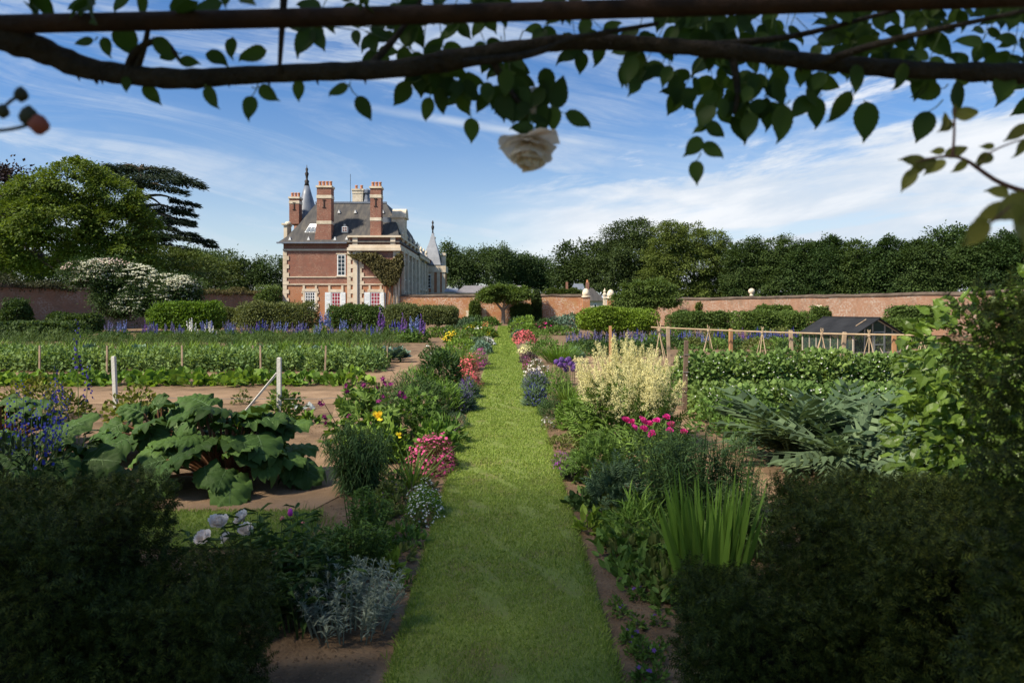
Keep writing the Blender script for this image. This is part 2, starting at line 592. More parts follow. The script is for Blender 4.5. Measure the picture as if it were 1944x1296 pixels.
def scat(g, T, P, D, N, L, W, C=1.0):
    uvw, faces = T
    P = np.atleast_2d(P); m = len(P)
    D = unit(np.broadcast_to(np.asarray(D, float), P.shape))
    N = np.broadcast_to(np.asarray(N, float), P.shape)
    S = unit(np.cross(N, D) + 1e-6); N = np.cross(D, S)
    L = np.broadcast_to(np.asarray(L, float), (m,)); W = np.broadcast_to(np.asarray(W, float), (m,))
    C = np.broadcast_to(np.asarray(C, float), (m,))
    u, v, w = uvw[:, 0], uvw[:, 1], uvw[:, 2]
    X = (P[:, None] + D[:, None] * (u[None] * L[:, None])[..., None] + S[:, None] * (v[None] * W[:, None])[..., None]
         + N[:, None] * (w[None] * (L * C)[:, None])[..., None])
    off = (np.arange(m) * len(uvw))[:, None, None]
    g.add(X.reshape(-1, 3), {k: (a[None] + off).reshape(-1, k) for k, a in faces.items()})


def rdir(n, zlo=-1.0):
    z = R.uniform(zlo, 1, n); a = R.uniform(0, 2 * pi, n); r = np.sqrt(np.maximum(0, 1 - z * z))
    return np.stack([r * np.cos(a), r * np.sin(a), z], -1)


def lumps(d, amp, k=7, f=3.5):
    s = np.zeros(len(d))
    for _ in range(k):
        q = R.normal(0, f, 3); s += np.sin(d @ q + R.uniform(0, 6))
    return 1 + amp * s / sqrt(k)


def dome(n, rx, ry, h, lo=0.6, amp=0.12, zlo=-0.05):
    d = rdir(n, zlo)
    r = (lo + (1 - lo) * R.random(n) ** 0.5) * lumps(d, amp)
    P = d * r[:, None] * np.array([rx, ry, h])
    P[:, 2] = np.maximum(P[:, 2], 0.01)
    return P, unit(d / np.array([rx, ry, h]))


def foliage(g, T, n, rx, ry, h, L, W, lo=.6, up=.4, rnd=.6, amp=.12, C=1.0, base=0.0, zlo=-.05):
    P, d = dome(n, rx, ry, h, lo, amp, zlo)
    P[:, 2] += base
    D = d + np.array([0, 0, up]) + R.normal(0, rnd, (n, 3))
    N = d * .8 + np.array([0, 0, .7]) + R.normal(0, .35, (n, 3))
    s = R.uniform(.7, 1.25, n)
    scat(g, T, P, D, N, L * s, W * s, C)


def blooms(g, T, n, rx, ry, h, size, base=0.0, zlo=.15, amp=.12, lo=.96):
    P, d = dome(n, rx, ry, h, lo, amp, zlo); P[:, 2] += base
    N = d + np.array([0, 0, .6]) + R.normal(0, .35, (n, 3))
    D = np.cross(N, R.normal(0, 1, (n, 3)))
    s = size * R.uniform(.7, 1.3, n)
    scat(g, T, P, D, N, s, s)


def boxfol(g, T, n, sx, sy, sz, L, W, z0=0.0, up=.3, rnd=.6, depth=.15, C=1.0):
    """foliage on a rounded box (half sizes sx, sy; height sz)"""
    q = R.uniform(-1, 1, (n, 3)); ax = R.choice(3, n, p=np.array([sy * sz, sx * sz, sx * sy * 1.2]) / (sy * sz + sx * sz + 1.2 * sx * sy))
    d = np.zeros((n, 3))
    for k in range(3):
        m = ax == k
        s = np.sign(q[m, k]) if k < 2 else 1
        q[m, k] = s; d[m, k] = s
    q /= np.maximum(1, (np.abs(q) ** 3.6).sum(1, keepdims=True) ** (1 / 3.6) * .985)
    q *= (1 - depth * R.random((n, 1)) ** 1.5)
    P = np.stack([q[:, 0] * sx, q[:, 1] * sy, z0 + (q[:, 2] * .5 + .5) * sz], -1)
    if sz > 1.3:
        w_ = lumps(P, .12, 7, 2.0); P[:, 2] = z0 + (P[:, 2] - z0) * w_; P[:, :2] *= (w_[:, None] * .5 + .5)
    else: P *= lumps(P * 1.5, .05)[:, None]
    D = d + np.array([0, 0, up]) + R.normal(0, rnd, (n, 3))
    N = d * .7 + np.array([0, 0, .7]) + R.normal(0, .4, (n, 3))
    s = R.uniform(.7, 1.3, n)
    scat(g, T, P, D, N, L * s, W * s, C)


def stems(g, n, r0, r1, h, rad_=.004, hv=.15, lean=.0):
    """thin upright stems; returns bases and tops"""
    a = R.uniform(0, 2 * pi, n); q = np.sqrt(R.random(n))
    B = np.stack([r0 * q * np.cos(a), r0 * q * np.sin(a), np.zeros(n)], -1)
    Tt = np.stack([r1 * q * np.cos(a), r1 * q * np.sin(a), h * (1 - .25 * q ** 2) * R.uniform(1 - hv, 1 + hv, n)], -1)
    Tt[:, :2] += R.normal(0, .04 * h, (n, 2)) + lean
    if g is not None:
        for b, t in zip(B, Tt): tube(g, [b, b * .55 + t * .45 + np.array([0, 0, h * .06]), t], [rad_, rad_ * .85, rad_ * .5], 3)
    return B, Tt


def stemleaves(g, T, B, Tt, per, L, W, up=.45, t0=.1, t1=1.0, C=1.0, rnd=.25):
    n = len(B)
    i = np.repeat(np.arange(n), per); t = R.uniform(t0, t1, n * per)
    P = B[i] * (1 - t[:, None]) + Tt[i] * t[:, None]
    P[:, 2] += .06 * np.sin(pi * t) * np.linalg.norm(Tt[i] - B[i], axis=1)
    a = R.uniform(0, 2 * pi, len(i))
    D = np.stack([np.cos(a), np.sin(a), up + R.normal(0, rnd, len(i))], -1)
    s = R.uniform(.7, 1.2, len(i)) * (1.1 - .5 * t)
    scat(g, T, P, D, np.array([0, 0, 1.0]) + R.normal(0, .2, (len(i), 3)), L * s, W * s, C)


def spikes(g, T, P0, P1, per, rad0, size):
    """florets around an axis from P0 to P1 (arrays)"""
    n = len(P0); i = np.repeat(np.arange(n), per); t = np.tile(np.linspace(0, 1, per), n)
    a = R.uniform(0, 2 * pi, len(i)); rr = rad0 * (1 - .75 * t) * R.uniform(.6, 1.1, len(i))
    P = P0[i] * (1 - t[:, None]) + P1[i] * t[:, None]
    d = np.stack([np.cos(a), np.sin(a), np.full(len(i), .25)], -1)
    P = P + d * rr[:, None]
    D = np.cross(d, R.normal(0, 1, (len(i), 3)))
    s = size * (1.1 - .55 * t) * R.uniform(.75, 1.2, len(i))
    scat(g, T, P, D, d, s, s)
# ================================================================== the setting
M_SOIL = surf('soil', (.085, .054, .031), (.165, .106, .060), 2.2, .95, .9, 10, c3=(.24, .160, .095), bscale=38)
M_TRODDEN = surf('trodden_earth', (.175, .112, .064), (.24, .155, .090), 1.6, .95, .6, 9, c3=(.30, .20, .122), bscale=60)
M_MEADOW = surf('meadow', (.05, .085, .02), (.09, .13, .03), .4, .95, .3)
M_LAWN = surf('lawn_turf', (.15, .135, .05), (.145, .185, .042), 2.2, .95, .6, 12, c3=(.18, .235, .05), bscale=90)


def sheet(g, x0, x1, y0, y1, z, nx=1, ny=1, wob=0.0):
    xs = np.linspace(x0, x1, nx + 1); ys = np.linspace(y0, y1, ny + 1)
    v = np.array([(x, y, z) for y in ys for x in xs])
    if wob: v[:, 2] += R.normal(0, wob, len(v))
    q = [(j * (nx + 1) + i, j * (nx + 1) + i + 1, (j + 1) * (nx + 1) + i + 1, (j + 1) * (nx + 1) + i) for j in range(ny) for i in range(nx)]
    g.add(v, {4: q})


g = Geo(); sheet(g, -2500, 2500, -2500, 2500, -.10)
obj('ground', g, M_MEADOW, kind='structure')
g = Geo()
g.add([(-52, -4, -.03), (46, -4, -.03), (46, 30, -.03), (22, 92, -.03), (-15, 95.5, -.03), (-31, 95.5, -.03), (-55, 30, -.03)], {7: [(0, 1, 2, 3, 4, 5, 6)]})
obj('garden_soil', g, M_SOIL, kind='structure')
# lawn path, edges slightly irregular
g = Geo()
ys = np.concatenate([np.arange(-3, 20, .12), np.arange(20, 80.5, .5)])
wl_ = np.interp(ys, [3, 6, 9], [.595, .625, .635]) + .012 * np.sin(ys * 3.1) + R.normal(0, .008, len(ys))
v = []
for y, w in zip(ys, wl_): v += [(-w - .04, y, -.03), (-w - .04, y, -.012), (-w, y, 0), (w, y, 0), (w + .04, y, -.012), (w + .04, y, -.03)]
q = [(6 * i + k, 6 * i + k + 1, 6 * i + 7 + k, 6 * i + 6 + k) for i in range(len(ys) - 1) for k in range(5)]
g.add(v, {4: [tuple(reversed(a)) for a in q]})
for (x0, x1, y0, y1) in ((-4.2, -1.75, 5.75, 6.75),):
    g.add([(x0, y0, 0), (x1, y0, 0), (x1 - .1, y1, 0), (x0, y1, 0)], {4: [(0, 1, 2, 3)]})
obj('lawn_path', g, M_LAWN, kind='structure')
# trodden earth walks between border and beds
g = Geo()
for side, pts in ((-1, [(-1.95, 6.8), (-1.55, 8.2), (-2.3, 11), (-3.1, 16), (-3.2, 30), (-2.4, 40), (-3.0, 40), (-3.9, 30), (-3.9, 16), (-2.85, 11), (-2.5, 9), (-3.6, 7.6), (-3.6, 6.8)]),
                  (1, [(2.2, 5.2), (2.4, 8), (2.65, 11), (2.9, 16), (2.3, 28), (2.0, 45), (3.1, 45), (3.7, 28), (3.6, 16), (3.45, 12), (3.3, 9), (2.75, 5.2)])):
    n = len(pts)
    g.add([(x, y, -.022) for x, y in pts], {n: [list(range(n))] if side > 0 else [list(range(n))]})
sheet(g, -18, -3.6, 20.3, 21.3, -.021)
sheet(g, -18, -3.0, 14.5, 16.8, -.0215)
obj('earth_walk', g, M_TRODDEN, kind='structure')

# grass blades on the lawn: nobody could count them
M_GRASS = leafmat('grass_blades', (.175, .265, .042), .38, .3, .6, tip=(.30, .35, .09))
g = Geo()
for (y0, y1, n, L, W) in ((2.6, 5.0, 36000, .024, .0042), (5.0, 8.0, 26000, .028, .006), (8, 14, 24000, .032, .0095), (14, 30, 20000, .04, .018), (30, 79, 16000, .06, .05)):
    P = np.stack([R.uniform(-.635, .635, n), R.uniform(y0, y1, n), np.full(n, -.003)], -1)
    wm_ = np.sin(P[:, 0] * 5.1 + 1.3 * np.sin(P[:, 1] * 2.3)) * np.sin(P[:, 1] * 3.7 + 2 * np.sin(P[:, 0] * 4)) + .35 * np.sin(P[:, 0] * 17 + P[:, 1] * 9)
    P[(wm_ > .70) & (R.random(n) < .75), 2] = -.03; P[(np.abs(P[:, 0]) > np.interp(P[:, 1], [3, 6, 9], [.60, .63, .64])), 2] = -.05
    D = R.normal(0, .55, (n, 3)); D[:, 2] = 1
    s = R.uniform(.5, 1.3, n)
    scat(g, T_GRASS, P, D, R.normal(0, 1, (n, 3)), L * s, W * s, 1.0)
for sx in (-1, 1):      # longer fringe along both edges
    n = 9000
    y = 2.6 + 14 * R.random(n) ** 1.7
    P = np.stack([sx * (np.interp(y, [3, 6, 9], [.60, .63, .64]) + R.normal(0, .022, n)), y, np.full(n, -.02)], -1)
    D = R.normal(0, .5, (n, 3)); D[:, 2] = 1; D[:, 0] += sx * .5
    s = R.uniform(.5, 1.3, n) * (1 + .05 * y)
    scat(g, T_GRASS, P, D, R.normal(0, 1, (n, 3)), .038 * s, .0048 * s, 1.0)
n = 16000
P = np.stack([R.uniform(-4.2, -1.78, n), R.uniform(5.72, 6.8, n), np.full(n, -.003)], -1)
D = R.normal(0, .5, (n, 3)); D[:, 2] = 1
scat(g, T_GRASS, P, D, R.normal(0, 1, (n, 3)), .03 * R.uniform(.5, 1.4, n), .006, 1.0)
obj('lawn_grass', g, M_GRASS, label='short mown grass blades covering the central lawn path', cat='grass', kind='stuff')

# clods and crumbs of earth in the borders
g = Geo()
M_CLOD = surf('earth_crumbs', (.10, .064, .036), (.20, .13, .075), 3, .95, .4)
n = 13000
sd = R.choice([-1, 1], n); y = 3.2 + 9 * R.random(n) ** 2.3
x = sd * (.72 + R.random(n) ** 1.2 * (1.9 + .08 * y))
P = np.stack([x, y, np.full(n, -.03)], -1); s = R.uniform(.003, .013, n) * (1 + .06 * y)
oct_ = np.array([(1, 0, 0), (0, 1, 0), (-1, 0, 0), (0, -1, 0), (0, 0, .8), (0, 0, -.8)])
V = P[:, None] + (oct_[None] * R.uniform(.5, 1.2, (n, 6, 1))) * s[:, None, None]
fa = np.array([(0, 1, 4), (1, 2, 4), (2, 3, 4), (3, 0, 4)])
g.add(V.reshape(-1, 3), {3: (fa[None] + (np.arange(n) * 6)[:, None, None]).reshape(-1, 3)})
obj('soil_crumbs', g, M_CLOD, label='loose crumbs and clods of brown earth in the borders', cat='soil', kind='stuff')

# ================================================================== garden walls
M_BRICK = brickmat('old_garden_brick', (.36, .125, .05), (.43, .20, .09), (.34, .19, .11), pale=(.55, .45, .36), palefac=.95, lich=(.40, .25, .12), plo=.42)
M_BRICKD = brickmat('weathered_brick', (.25, .12, .075), (.30, .165, .105), (.26, .18, .125), pale=(.36, .30, .25), palefac=.8, lich=(.17, .12, .085), plo=.42)
M_COPING = surf('mossy_coping', (.05, .036, .028), (.095, .07, .052), 1.2, .95, .6, 8, c3=(.15, .115, .085))
M_STONE = surf('pale_stone', (.50, .40, .28), (.62, .52, .39), .8, .85, .2, 8, c3=(.70, .61, .48))
M_STONEW = surf('weathered_stone', (.46, .38, .27), (.62, .53, .40), 1.5, .9, .3, 8, c3=(.72, .63, .50))


def wall(name, label, p0, p1, h, mat, thick=.5, cop=.32, piers=(), hend=None):
    """brick wall from p0 to p1 (x, y); local x runs along the wall"""
    dx, dy = p1[0] - p0[0], p1[1] - p0[1]; ln = sqrt(dx * dx + dy * dy)
    t = thing(name, label, 'wall', (p0[0], p0[1], -.05), math.atan2(dy, dx))
    n = max(2, int(ln / 1.5)); hend = hend or h
    g = Geo()
    xs = np.linspace(0, ln, n + 1); hs = np.linspace(h, hend, n + 1) + R.normal(0, .03, n + 1)
    v = []
    for x, z in zip(xs, hs): v += [(x, -thick / 2, 0), (x, -thick / 2, z), (x, thick / 2, z), (x, thick / 2, 0)]
    q = [(4 * i + a, 4 * i + 4 + a, 4 * i + 4 + b, 4 * i + b) for i in range(n) for a, b in ((0, 1), (1, 2), (2, 3), (3, 0))]
    g.add(v, {4: q + [(3, 2, 1, 0), (4 * n, 4 * n + 1, 4 * n + 2, 4 * n + 3)]})
    obj('brickwork', g, mat, t)
    g = Geo(); v = []
    o = thick / 2 + .09
    for x, z in zip(xs, hs):
        w = R.normal(0, .02)
        v += [(x, -o, z + .004), (x, -o, z + .10), (x, 0, z + cop + w), (x, o, z + .10), (x, o, z + .004)]
    q = [(5 * i + a, 5 * i + 5 + a, 5 * i + 5 + b, 5 * i + b) for i in range(n) for a, b in ((0, 1), (1, 2), (2, 3), (3, 4), (4, 0))]
    g.add(v, {4: q, 5: [(4, 3, 2, 1, 0), tuple(5 * n + k for k in range(5))]})
    obj('coping', g, M_COPING, t)
    for x, z1 in piers:
        g = Geo()
        for k in range(int(z1 / .3)):
            w = .34 if k % 2 else .25
            box(g, x - w, x + w, -thick / 2 - .04, -thick / 2 + .1, k * .3, k * .3 + .297)
        obj('stone_chain', g, M_STONE, t)
    return t


wall('garden_wall', 'orange brick garden wall with mossy coping at the end of the lawn path', (-14.55, 96.2), (11.0, 94.4), 3.75, M_BRICK, piers=((1.9, 2.6), (9.6, 1.9), (11.8, 2.2), (17.6, 2.9)))
wall('garden_wall', 'long pale patchy brick wall on the right behind the greenhouse', (15.3, 94.4), (44.0, 29.0), 3.1, M_BRICKD, piers=((8.0, 2.0), (23.5, 2.0), (34.5, 2.5)), cop=.25)
wall('garden_wall', 'dark red brick wall behind the bushes on the left with grown over top', (-56.0, 25.0), (-31.2, 96.4), 3.9, M_BRICKD, piers=((38.0, 3.2), (62.0, 2.6)), cop=.4)

# gate piers with rounded stone caps
for px, ptop, label in ((1112.5, 547, 'brick gate pier with rounded stone cap left of the gateway'), (1159.5, 549, 'brick gate pier with rounded stone cap right of the gateway, at the right hand wall')):
    Y = 93.6; x = hx(px, Y); zt = hz(ptop, Y)
    t = thing('gate_pier', label, 'pier', (x, Y, -.03), group='brick piers of the garden gateway')
    g = Geo(); box(g, -.48, .48, -.48, .48, 0, zt - 1.25); obj('shaft', g, M_BRICK, t)
    g = Geo(); box(g, -.58, .58, -.58, .58, zt - 1.25, zt - 1.05); lathe(g, [(.5, zt - 1.05), (.52, zt - .6), (.4, zt - .25), (.2, zt - .06), (.05, zt)], n=12)
    obj('cap', g, M_STONEW, t, True)
Y = 95.2
t = thing('stone_finial', 'slender grey stone obelisk standing in the gateway between the piers', 'finial', (hx(1148, Y), Y, -.03))
g = Geo(); box(g, -.3, .3, -.3, .3, 0, 2.2); frustum(g, (-.24, .24, -.24, .24, 2.2), (-.17, .17, -.17, .17, 3.9)); lathe(g, [(.26, 3.9), (.3, 4.1), (.14, 4.25), (.2, 4.45), (.02, 4.9)], n=10)
obj('shaft', g, M_STONEW, t)
Y = 80.0
t = thing('stone_ball', 'pale stone ball on the coping of the right hand wall', 'ornament', (25.7, 70.9, 3.32))
g = Geo(); lathe(g, [(.2, 0), (.2, .12), (.12, .18), (.28, .32), (.34, .5), (.28, .68), (.1, .8)], n=12); obj('ball', g, M_STONE, t, True)

# ================================================================== chateau
M_HB = brickmat('house_brick', (.27, .10, .066), (.21, .09, .067), (.27, .15, .11), pale=(.42, .28, .20), palefac=.6, plo=.43, lich=(.20, .11, .08), scale=1.4)
M_HB2 = brickmat('orange_house_brick', (.42, .15, .06), (.36, .16, .08), (.38, .22, .14), pale=(.46, .33, .24), palefac=.35, scale=1.4)
M_SLATE = surf('slate_roof', (.036, .035, .036), (.062, .058, .055), 1.0, .75, .5, 10, c3=(.12, .105, .082), spec=.3, bscale=6, stretch=(1.6, .35, .35))
M_LEAD = surf('blue_slate', (.12, .14, .175), (.17, .19, .23), 1.2, .45, .3, 5, spec=.5, bscale=5)
M_WHITE = surf('white_paint', (.72, .72, .70), (.80, .80, .78), 3, .5, .05)
M_SHUT = surf('pale_blue_shutter', (.62, .68, .70), (.70, .75, .77), 3, .55, .1)
M_PANE = glassmat('window_glass')
M_PANER = glassmat('curtained_glass', (.28, .03, .05), .2)
HY = 96.0


def X(px): return hx(px, HY)
def Z(py): return hz(py, HY)


def cx(c): return 500 + c / 4.05
def cy(c): return 300 + c / 4.05


house = thing('chateau', 'brick and stone chateau with steep slate roof and tall chimneys beyond the left wall', 'house', (X(538), HY, 0))
OX = X(538)


def hpart(name, g, mat, parent=None, smooth=False, label=None):
    o = obj(name, g, mat, parent or house, smooth)
    if label: o['label'] = label
    return o


def W(c): return X(cx(c)) - OX      # house-local x from crop pixel
def V(c): return Z(cy(c))


xl, xm, xr = 0.0, W(665), W(1045)
ZE = V(652)                          # eave left
ZA = V(598)                          # top of the attic right
# walls: upper purple brick, orange plinth storey
g = Geo(); box(g, xl, xm, 0, 22, V(968), ZE); box(g, xm, xr, -.25, 22, V(968), V(715)); hpart('wall', g, M_HB)
g = Geo(); box(g, xl + .01, xm, .01, 21.9, 0, V(968) - .004); box(g, xm + .003, xr - .01, -.24, 21.9, 0, V(968) - .004); hpart('lower_wall', g, M_HB2)
# attic over the right bay
g = Geo(); box(g, xm, xr, -.2, 20, V(665), ZA - .2)
hpart('attic', g, M_HB)
g = Geo()
box(g, xm - .25, xr + .35, -.75, 20.3, V(715), V(692)); box(g, xm - .1, xr + .2, -.5, 20.2, V(692) + .003, V(668)); box(g, xm - .2, xr + .3, -.6, 20.2, V(612), ZA)
for a, b in ((690, 728), (980, 1018)): box(g, W(a), W(b), -.42, 0, V(668) + .004, V(612) - .004)
hpart('cornice', g, M_STONE)
# string courses
g = Geo()
box(g, xl - .06, xm - .01, -.14, .2, V(713), V(700))
box(g, xl - .05, xm - .01, -.10, .2, V(919), V(911)); box(g, xm + .01, xr + .06, -.34, .1, V(919), V(911))
box(g, xl - .05, xm - .01, -.12, .2, V(975), V(966)); box(g, xm + .01, xr + .07, -.36, .1, V(975), V(966))
hpart('string_course', g, M_STONE)
# quoins
for (x0, w1, w2, y, z0, z1, d) in ((xl - .05, .85, .55, -.09, 0, V(715), 1), (W(648), .8, .5, -.34, 0, V(720), 1), (W(735), .75, .45, -.345, 0, V(720), 1), (xr - .8, .83, .83, -.335, 0, V(720), 1)):
    g = Geo(); z = z0; k = 0
    while z < z1 - .2:
        w = w1 if k % 2 else w2
        box(g, x0, x0 + w, y, y + .6, z, z + .57); z += .59; k += 1
    hpart('quoin', g, M_STONE)
g = Geo(); box(g, W(693), W(733), -.40, .3, 0, V(722)); hpart('pilaster', g, M_STONE)
# flank along the main front, to the right
for yy in (3, 6.5, 10, 13.5, 17):
    pass
g = Geo(); box(g, xr - 4, xr - .4, 22.01, 39, 0, 10.9); hpart('wing_wall', g, M_STONEW)
g = Geo()
box(g, xr - 4.2, xr + .25, 22.3, 39, 10.9, 11.5); box(g, xr - .6, xr - .05, 22.02, 39, 5.3, 5.7)
for yy in np.arange(2.0, 37, 4.2):
    xx = xr - .02 if yy < 21 else xr - .42
    box(g, xx, xx + .45, yy, yy + 1.0, 0, 10.4)
    lathe(g, [(.25, 11.55), (.35, 12), (.15, 12.4), (.28, 12.8), (.03, 13.3)], (xx + .1, yy + .5, 0), 8)
hpart('front_pilaster', g, M_STONEW)
for yy in np.arange(4.4, 36, 4.2):
    xx = xr + .005 if yy < 21 else xr - .395
    for z0, z1 in ((1.3, 4.6), (6.2, 9.4)):
        g = Geo(); box(g, xx, xx + .1, yy, yy + 1.5, z0, z1); w = hpart('window', g, M_WHITE)
        g = Geo(); box(g, xx + .08, xx + .12, yy + .15, yy + 1.35, z0 + .15, z1 - .15); obj('pane', g, M_PANE, w)
g = Geo()
rings(g, [(xr - 14, xr + .4, 20, 39, 11.5), (xr - 11, xr - 2.6, 20.1, 39, 14.3), (xr - 9.2, xr - 4.5, 20.2, 39, 16.0)])
hpart('wing_roof', g, M_LEAD)
# main hipped roof, bell-cast at the eaves
zr = hz(386, 103)
rx0, rx1 = hx(599, 103) - OX, hx(733, 103) - OX
ex0, ex1 = X(529.5) - OX, xr + .15
g = Geo()
zm = ZE + .9
fy = lambda z: 7.0 * ((z - ZE) / (zr - ZE)) ** 1.0
rings(g, [(ex0, ex1, -.55, 22.4, ZE), (ex0 + .95, ex1 - .25, .35, 21.4, zm), (ex0 + 2.1, ex1 - .9, 2.6, 19.5, ZE + 3.0), (rx0 + .1, rx1, 7.0, 15, zr)])
hpart('roof', g, M_SLATE)
for y_ in (6.8, 14.8):
    g = Geo(); box(g, rx0, rx1 + .1, y_, y_ + .4, zr - .05, zr + .22); hpart('ridge', g, M_LEAD)
g = Geo(); box(g, ex0 - .12, xm - .3, -.72, -.45, ZE - .14, ZE + .06); hpart('gutter', g, M_LEAD)


def chimney(x0, x1, y0, y1, z0, z1, npot, mat=M_HB, flare=0.0, stone=False, iron=True):
    g = Geo()
    zf = z0 + (z1 - z0) * .34
    if flare: rings(g, [(x0 - flare, x1, y0 - .02, y1, z0), (x0, x1, y0, y1, zf)]); box(g, x0, x1, y0, y1, zf + .003, z1)
    else: box(g, x0, x1, y0, y1, z0, z1)
    ch = hpart('chimney', g, mat)
    bands = [(.12, z1 + .003, z1 + .28)]
    zb = z0 + (z1 - z0) * .80
    bands.append((.05, zb, zb + .45))
    if z1 - z0 > 4: bands.append((.04, zf - .15, zf + .3))
    for e_, za_, zb_ in bands:
        g = Geo(); box(g, x0 - e_, x1 + e_, y0 - e_, y1 + e_, za_, zb_); obj('stone_band', g, M_STONEW, ch)
    for k in range(npot):
        xp = x0 + (x1 - x0) * (k + .5) / npot
        g = Geo(); lathe(g, [(.24, 0), (.21, .25), (.19, .55), (.24, .6), (.22, .72)], (xp, (y0 + y1) / 2, z1 + .285), 10)
        obj('chimney_pot', g, M_POT, ch, True)
    if iron:
        xc = (x0 + x1) / 2; zc = z0 + (z1 - z0) * .70; g = Geo()
        box(g, xc - .06, xc + .06, y0 - .09, y0 - .012, zc - .55, zc + .55)
        for s in (-.55, .5): box(g, xc - .24, xc + .24, y0 - .091, y0 - .013, zc + s, zc + s + .06)
        obj('iron_tie', g, M_IRON, ch)
    return ch


M_POT = surf('terracotta', (.42, .17, .09), (.5, .24, .13), 3, .85, .2)
M_IRON = surf('iron', (.03, .025, .022), (.06, .05, .045), 8, .6, .2, metal=.4)
chimney(W(412), W(522), -.1, 1.5, V(640), V(228), 4, flare=.35)
chimney(W(820), W(903), .1, 1.6, ZA + .02, V(232), 3)
YC = 104.0
def w2(px, Y): return hx(px, Y) - OX
chimney(w2(549, YC), w2(567.5, YC), 8, 9.6, hz(425, YC), hz(377, YC), 3)
YC = 106.0
chimney(w2(669, YC), w2(689, YC), 10, 12, hz(390, YC), hz(362, YC), 2, M_STONEW, iron=False)
g = Geo(); lathe(g, [(.75, hz(388, YC)), (.5, hz(378, YC)), (.4, hz(368, YC)), (.62, hz(366, YC)), (.62, hz(361, YC)), (.1, hz(357, YC))], (w2(695.5, YC), 10.5, 0), 10); hpart('roof_vent', g, M_LEAD)
g = Geo(); tube(g, [(w2(668, YC), 9, zr), (w2(668, YC), 9, hz(333, YC))], .035, 5); hpart('antenna', g, M_IRON)
# skylight and dormer lie on the front slope
def slope_y(z):
    t = (z - zm) / (ZE + 3.0 - zm) if z < ZE + 3 else None
    return .35 + t * 2.25 if t is not None else 2.6 + (z - ZE - 3) / (zr - ZE - 3) * 4.4
z0, z1 = V(566), V(488)
y0, y1 = slope_y(z0) - .08, slope_y(z1) - .08
g = Geo(); xa, xb, xs = W(300), W(392), .35
g.add([(xa, y0, z0), (xb, y0, z0), (xb + xs, y1, z1), (xa + xs, y1, z1), (xa, y0 + .2, z0), (xb, y0 + .2, z0), (xb + xs, y1 + .2, z1), (xa + xs, y1 + .2, z1)], {4: [(0, 1, 2, 3), (0, 4, 5, 1), (1, 5, 6, 2), (3, 2, 6, 7), (0, 3, 7, 4)]})
sk = hpart('skylight', g, M_WHITE)
M_SKYG = glassmat('skylight_glass', (.16, .18, .2), .12)
for k in range(3):
    g = Geo(); a0 = xa + .1 + k * (xb - xa - .1) / 3; a1 = a0 + (xb - xa) / 3 - .12
    g.add([(a0 + .02, y0 - .02 + .03, z0 + .12), (a1 + .02, y0 + .01, z0 + .12), (a1 + xs - .03, y1 - .04, z1 - .1), (a0 + xs - .03, y1 - .04, z1 - .1)], {4: [(0, 1, 2, 3)]})
    obj('pane', g, M_SKYG, sk)
zd0, zd1 = V(570), V(505); yd = slope_y(zd0) - .25
g = Geo(); xa, xb = W(588), W(642); prism(g, [(xa, zd0), (xb, zd0), (xb, zd1 - .35), ((xa * .75 + xb * .25), zd1 - .05), ((xa + xb) / 2, zd1 + .05), ((xa * .25 + xb * .75), zd1 - .05), (xa, zd1 - .35)], yd, yd + 3)
d = hpart('dormer', g, M_LEAD)
g = Geo(); box(g, W(598), W(634), yd - .03, yd + .1, V(562), V(522)); obj('window_frame', g, M_WHITE, d)
g = Geo()
for i in range(2):
    for j in range(2): box(g, W(601 + 17 * i), W(614 + 17 * i), yd - .05, yd, V(558 - 18 * j), V(545 - 18 * j))
obj('pane', g, glassmat('red_glass', (.12, .03, .02)), d)
# tiny vent hoods along the slope
for c, cyy in ((583, 388), (708, 388), (920, 388), (207, 632), (350, 632), (553, 632), (642, 630)):
    z = V(cyy); Yp = HY + slope_y(z) if z > zm else HY
    g = Geo(); x = hx(cx(c), Yp) - OX; y = Yp - HY; prism(g, [(x - .2, z), (x + .2, z), (x, z + .5)], y - .25, y + .6); hpart('roof_hood', g, M_WHITE)


def window(x0, x1, z0, z1, y, nx, nz, pane=M_PANE, surround=True, bar=.045):
    g = Geo()
    box(g, x0, x1, y - .06, y + .15, z0, z1)
    w = hpart('window', g, M_WHITE)
    px_, pz_ = (x1 - x0 - .2) / nx, (z1 - z0 - .2) / nz
    g = Geo()
    for i in range(nx):
        for j in range(nz):
            box(g, x0 + .1 + i * px_ + bar, x0 + .1 + (i + 1) * px_ - bar, y - .08, y - .03, z0 + .1 + j * pz_ + bar, z0 + .1 + (j + 1) * pz_ - bar)
    obj('pane', g, pane, w)
    if surround:
        g = Geo(); zz_ = z0; k = 0
        while zz_ < z1:
            e = .5 if k % 2 else .28
            z2 = min(zz_ + .5, z1)
            box(g, x0 - e, x0 - .01, y - .1, y + .1, zz_, z2 - .01); box(g, x1 + .01, x1 + e, y - .1, y + .1, zz_, z2 - .01); zz_ += .5; k += 1
        box(g, x0 - .4, x1 + .4, y - .12, y + .1, z1 + .01, z1 + .42)
        obj('surround', g, M_STONE, w)
    return w


def shutter(x0, x1, z0, z1, y):
    g = Geo(); box(g, x0, x1, y - .1, y - .04, z0, z1)
    s = hpart('shutter', g, M_SHUT)
    g = Geo()
    m = (z1 - z0)
    for a, b in ((.06, .62), (.68, .95)):
        for k in range(int((b - a) * m / .14)):
            z = z0 + a * m + k * .14
            box(g, x0 + .12, x1 - .12, y - .115, y - .102, z, z + .07)
    obj('slat_panel', g, M_WHITE, s)


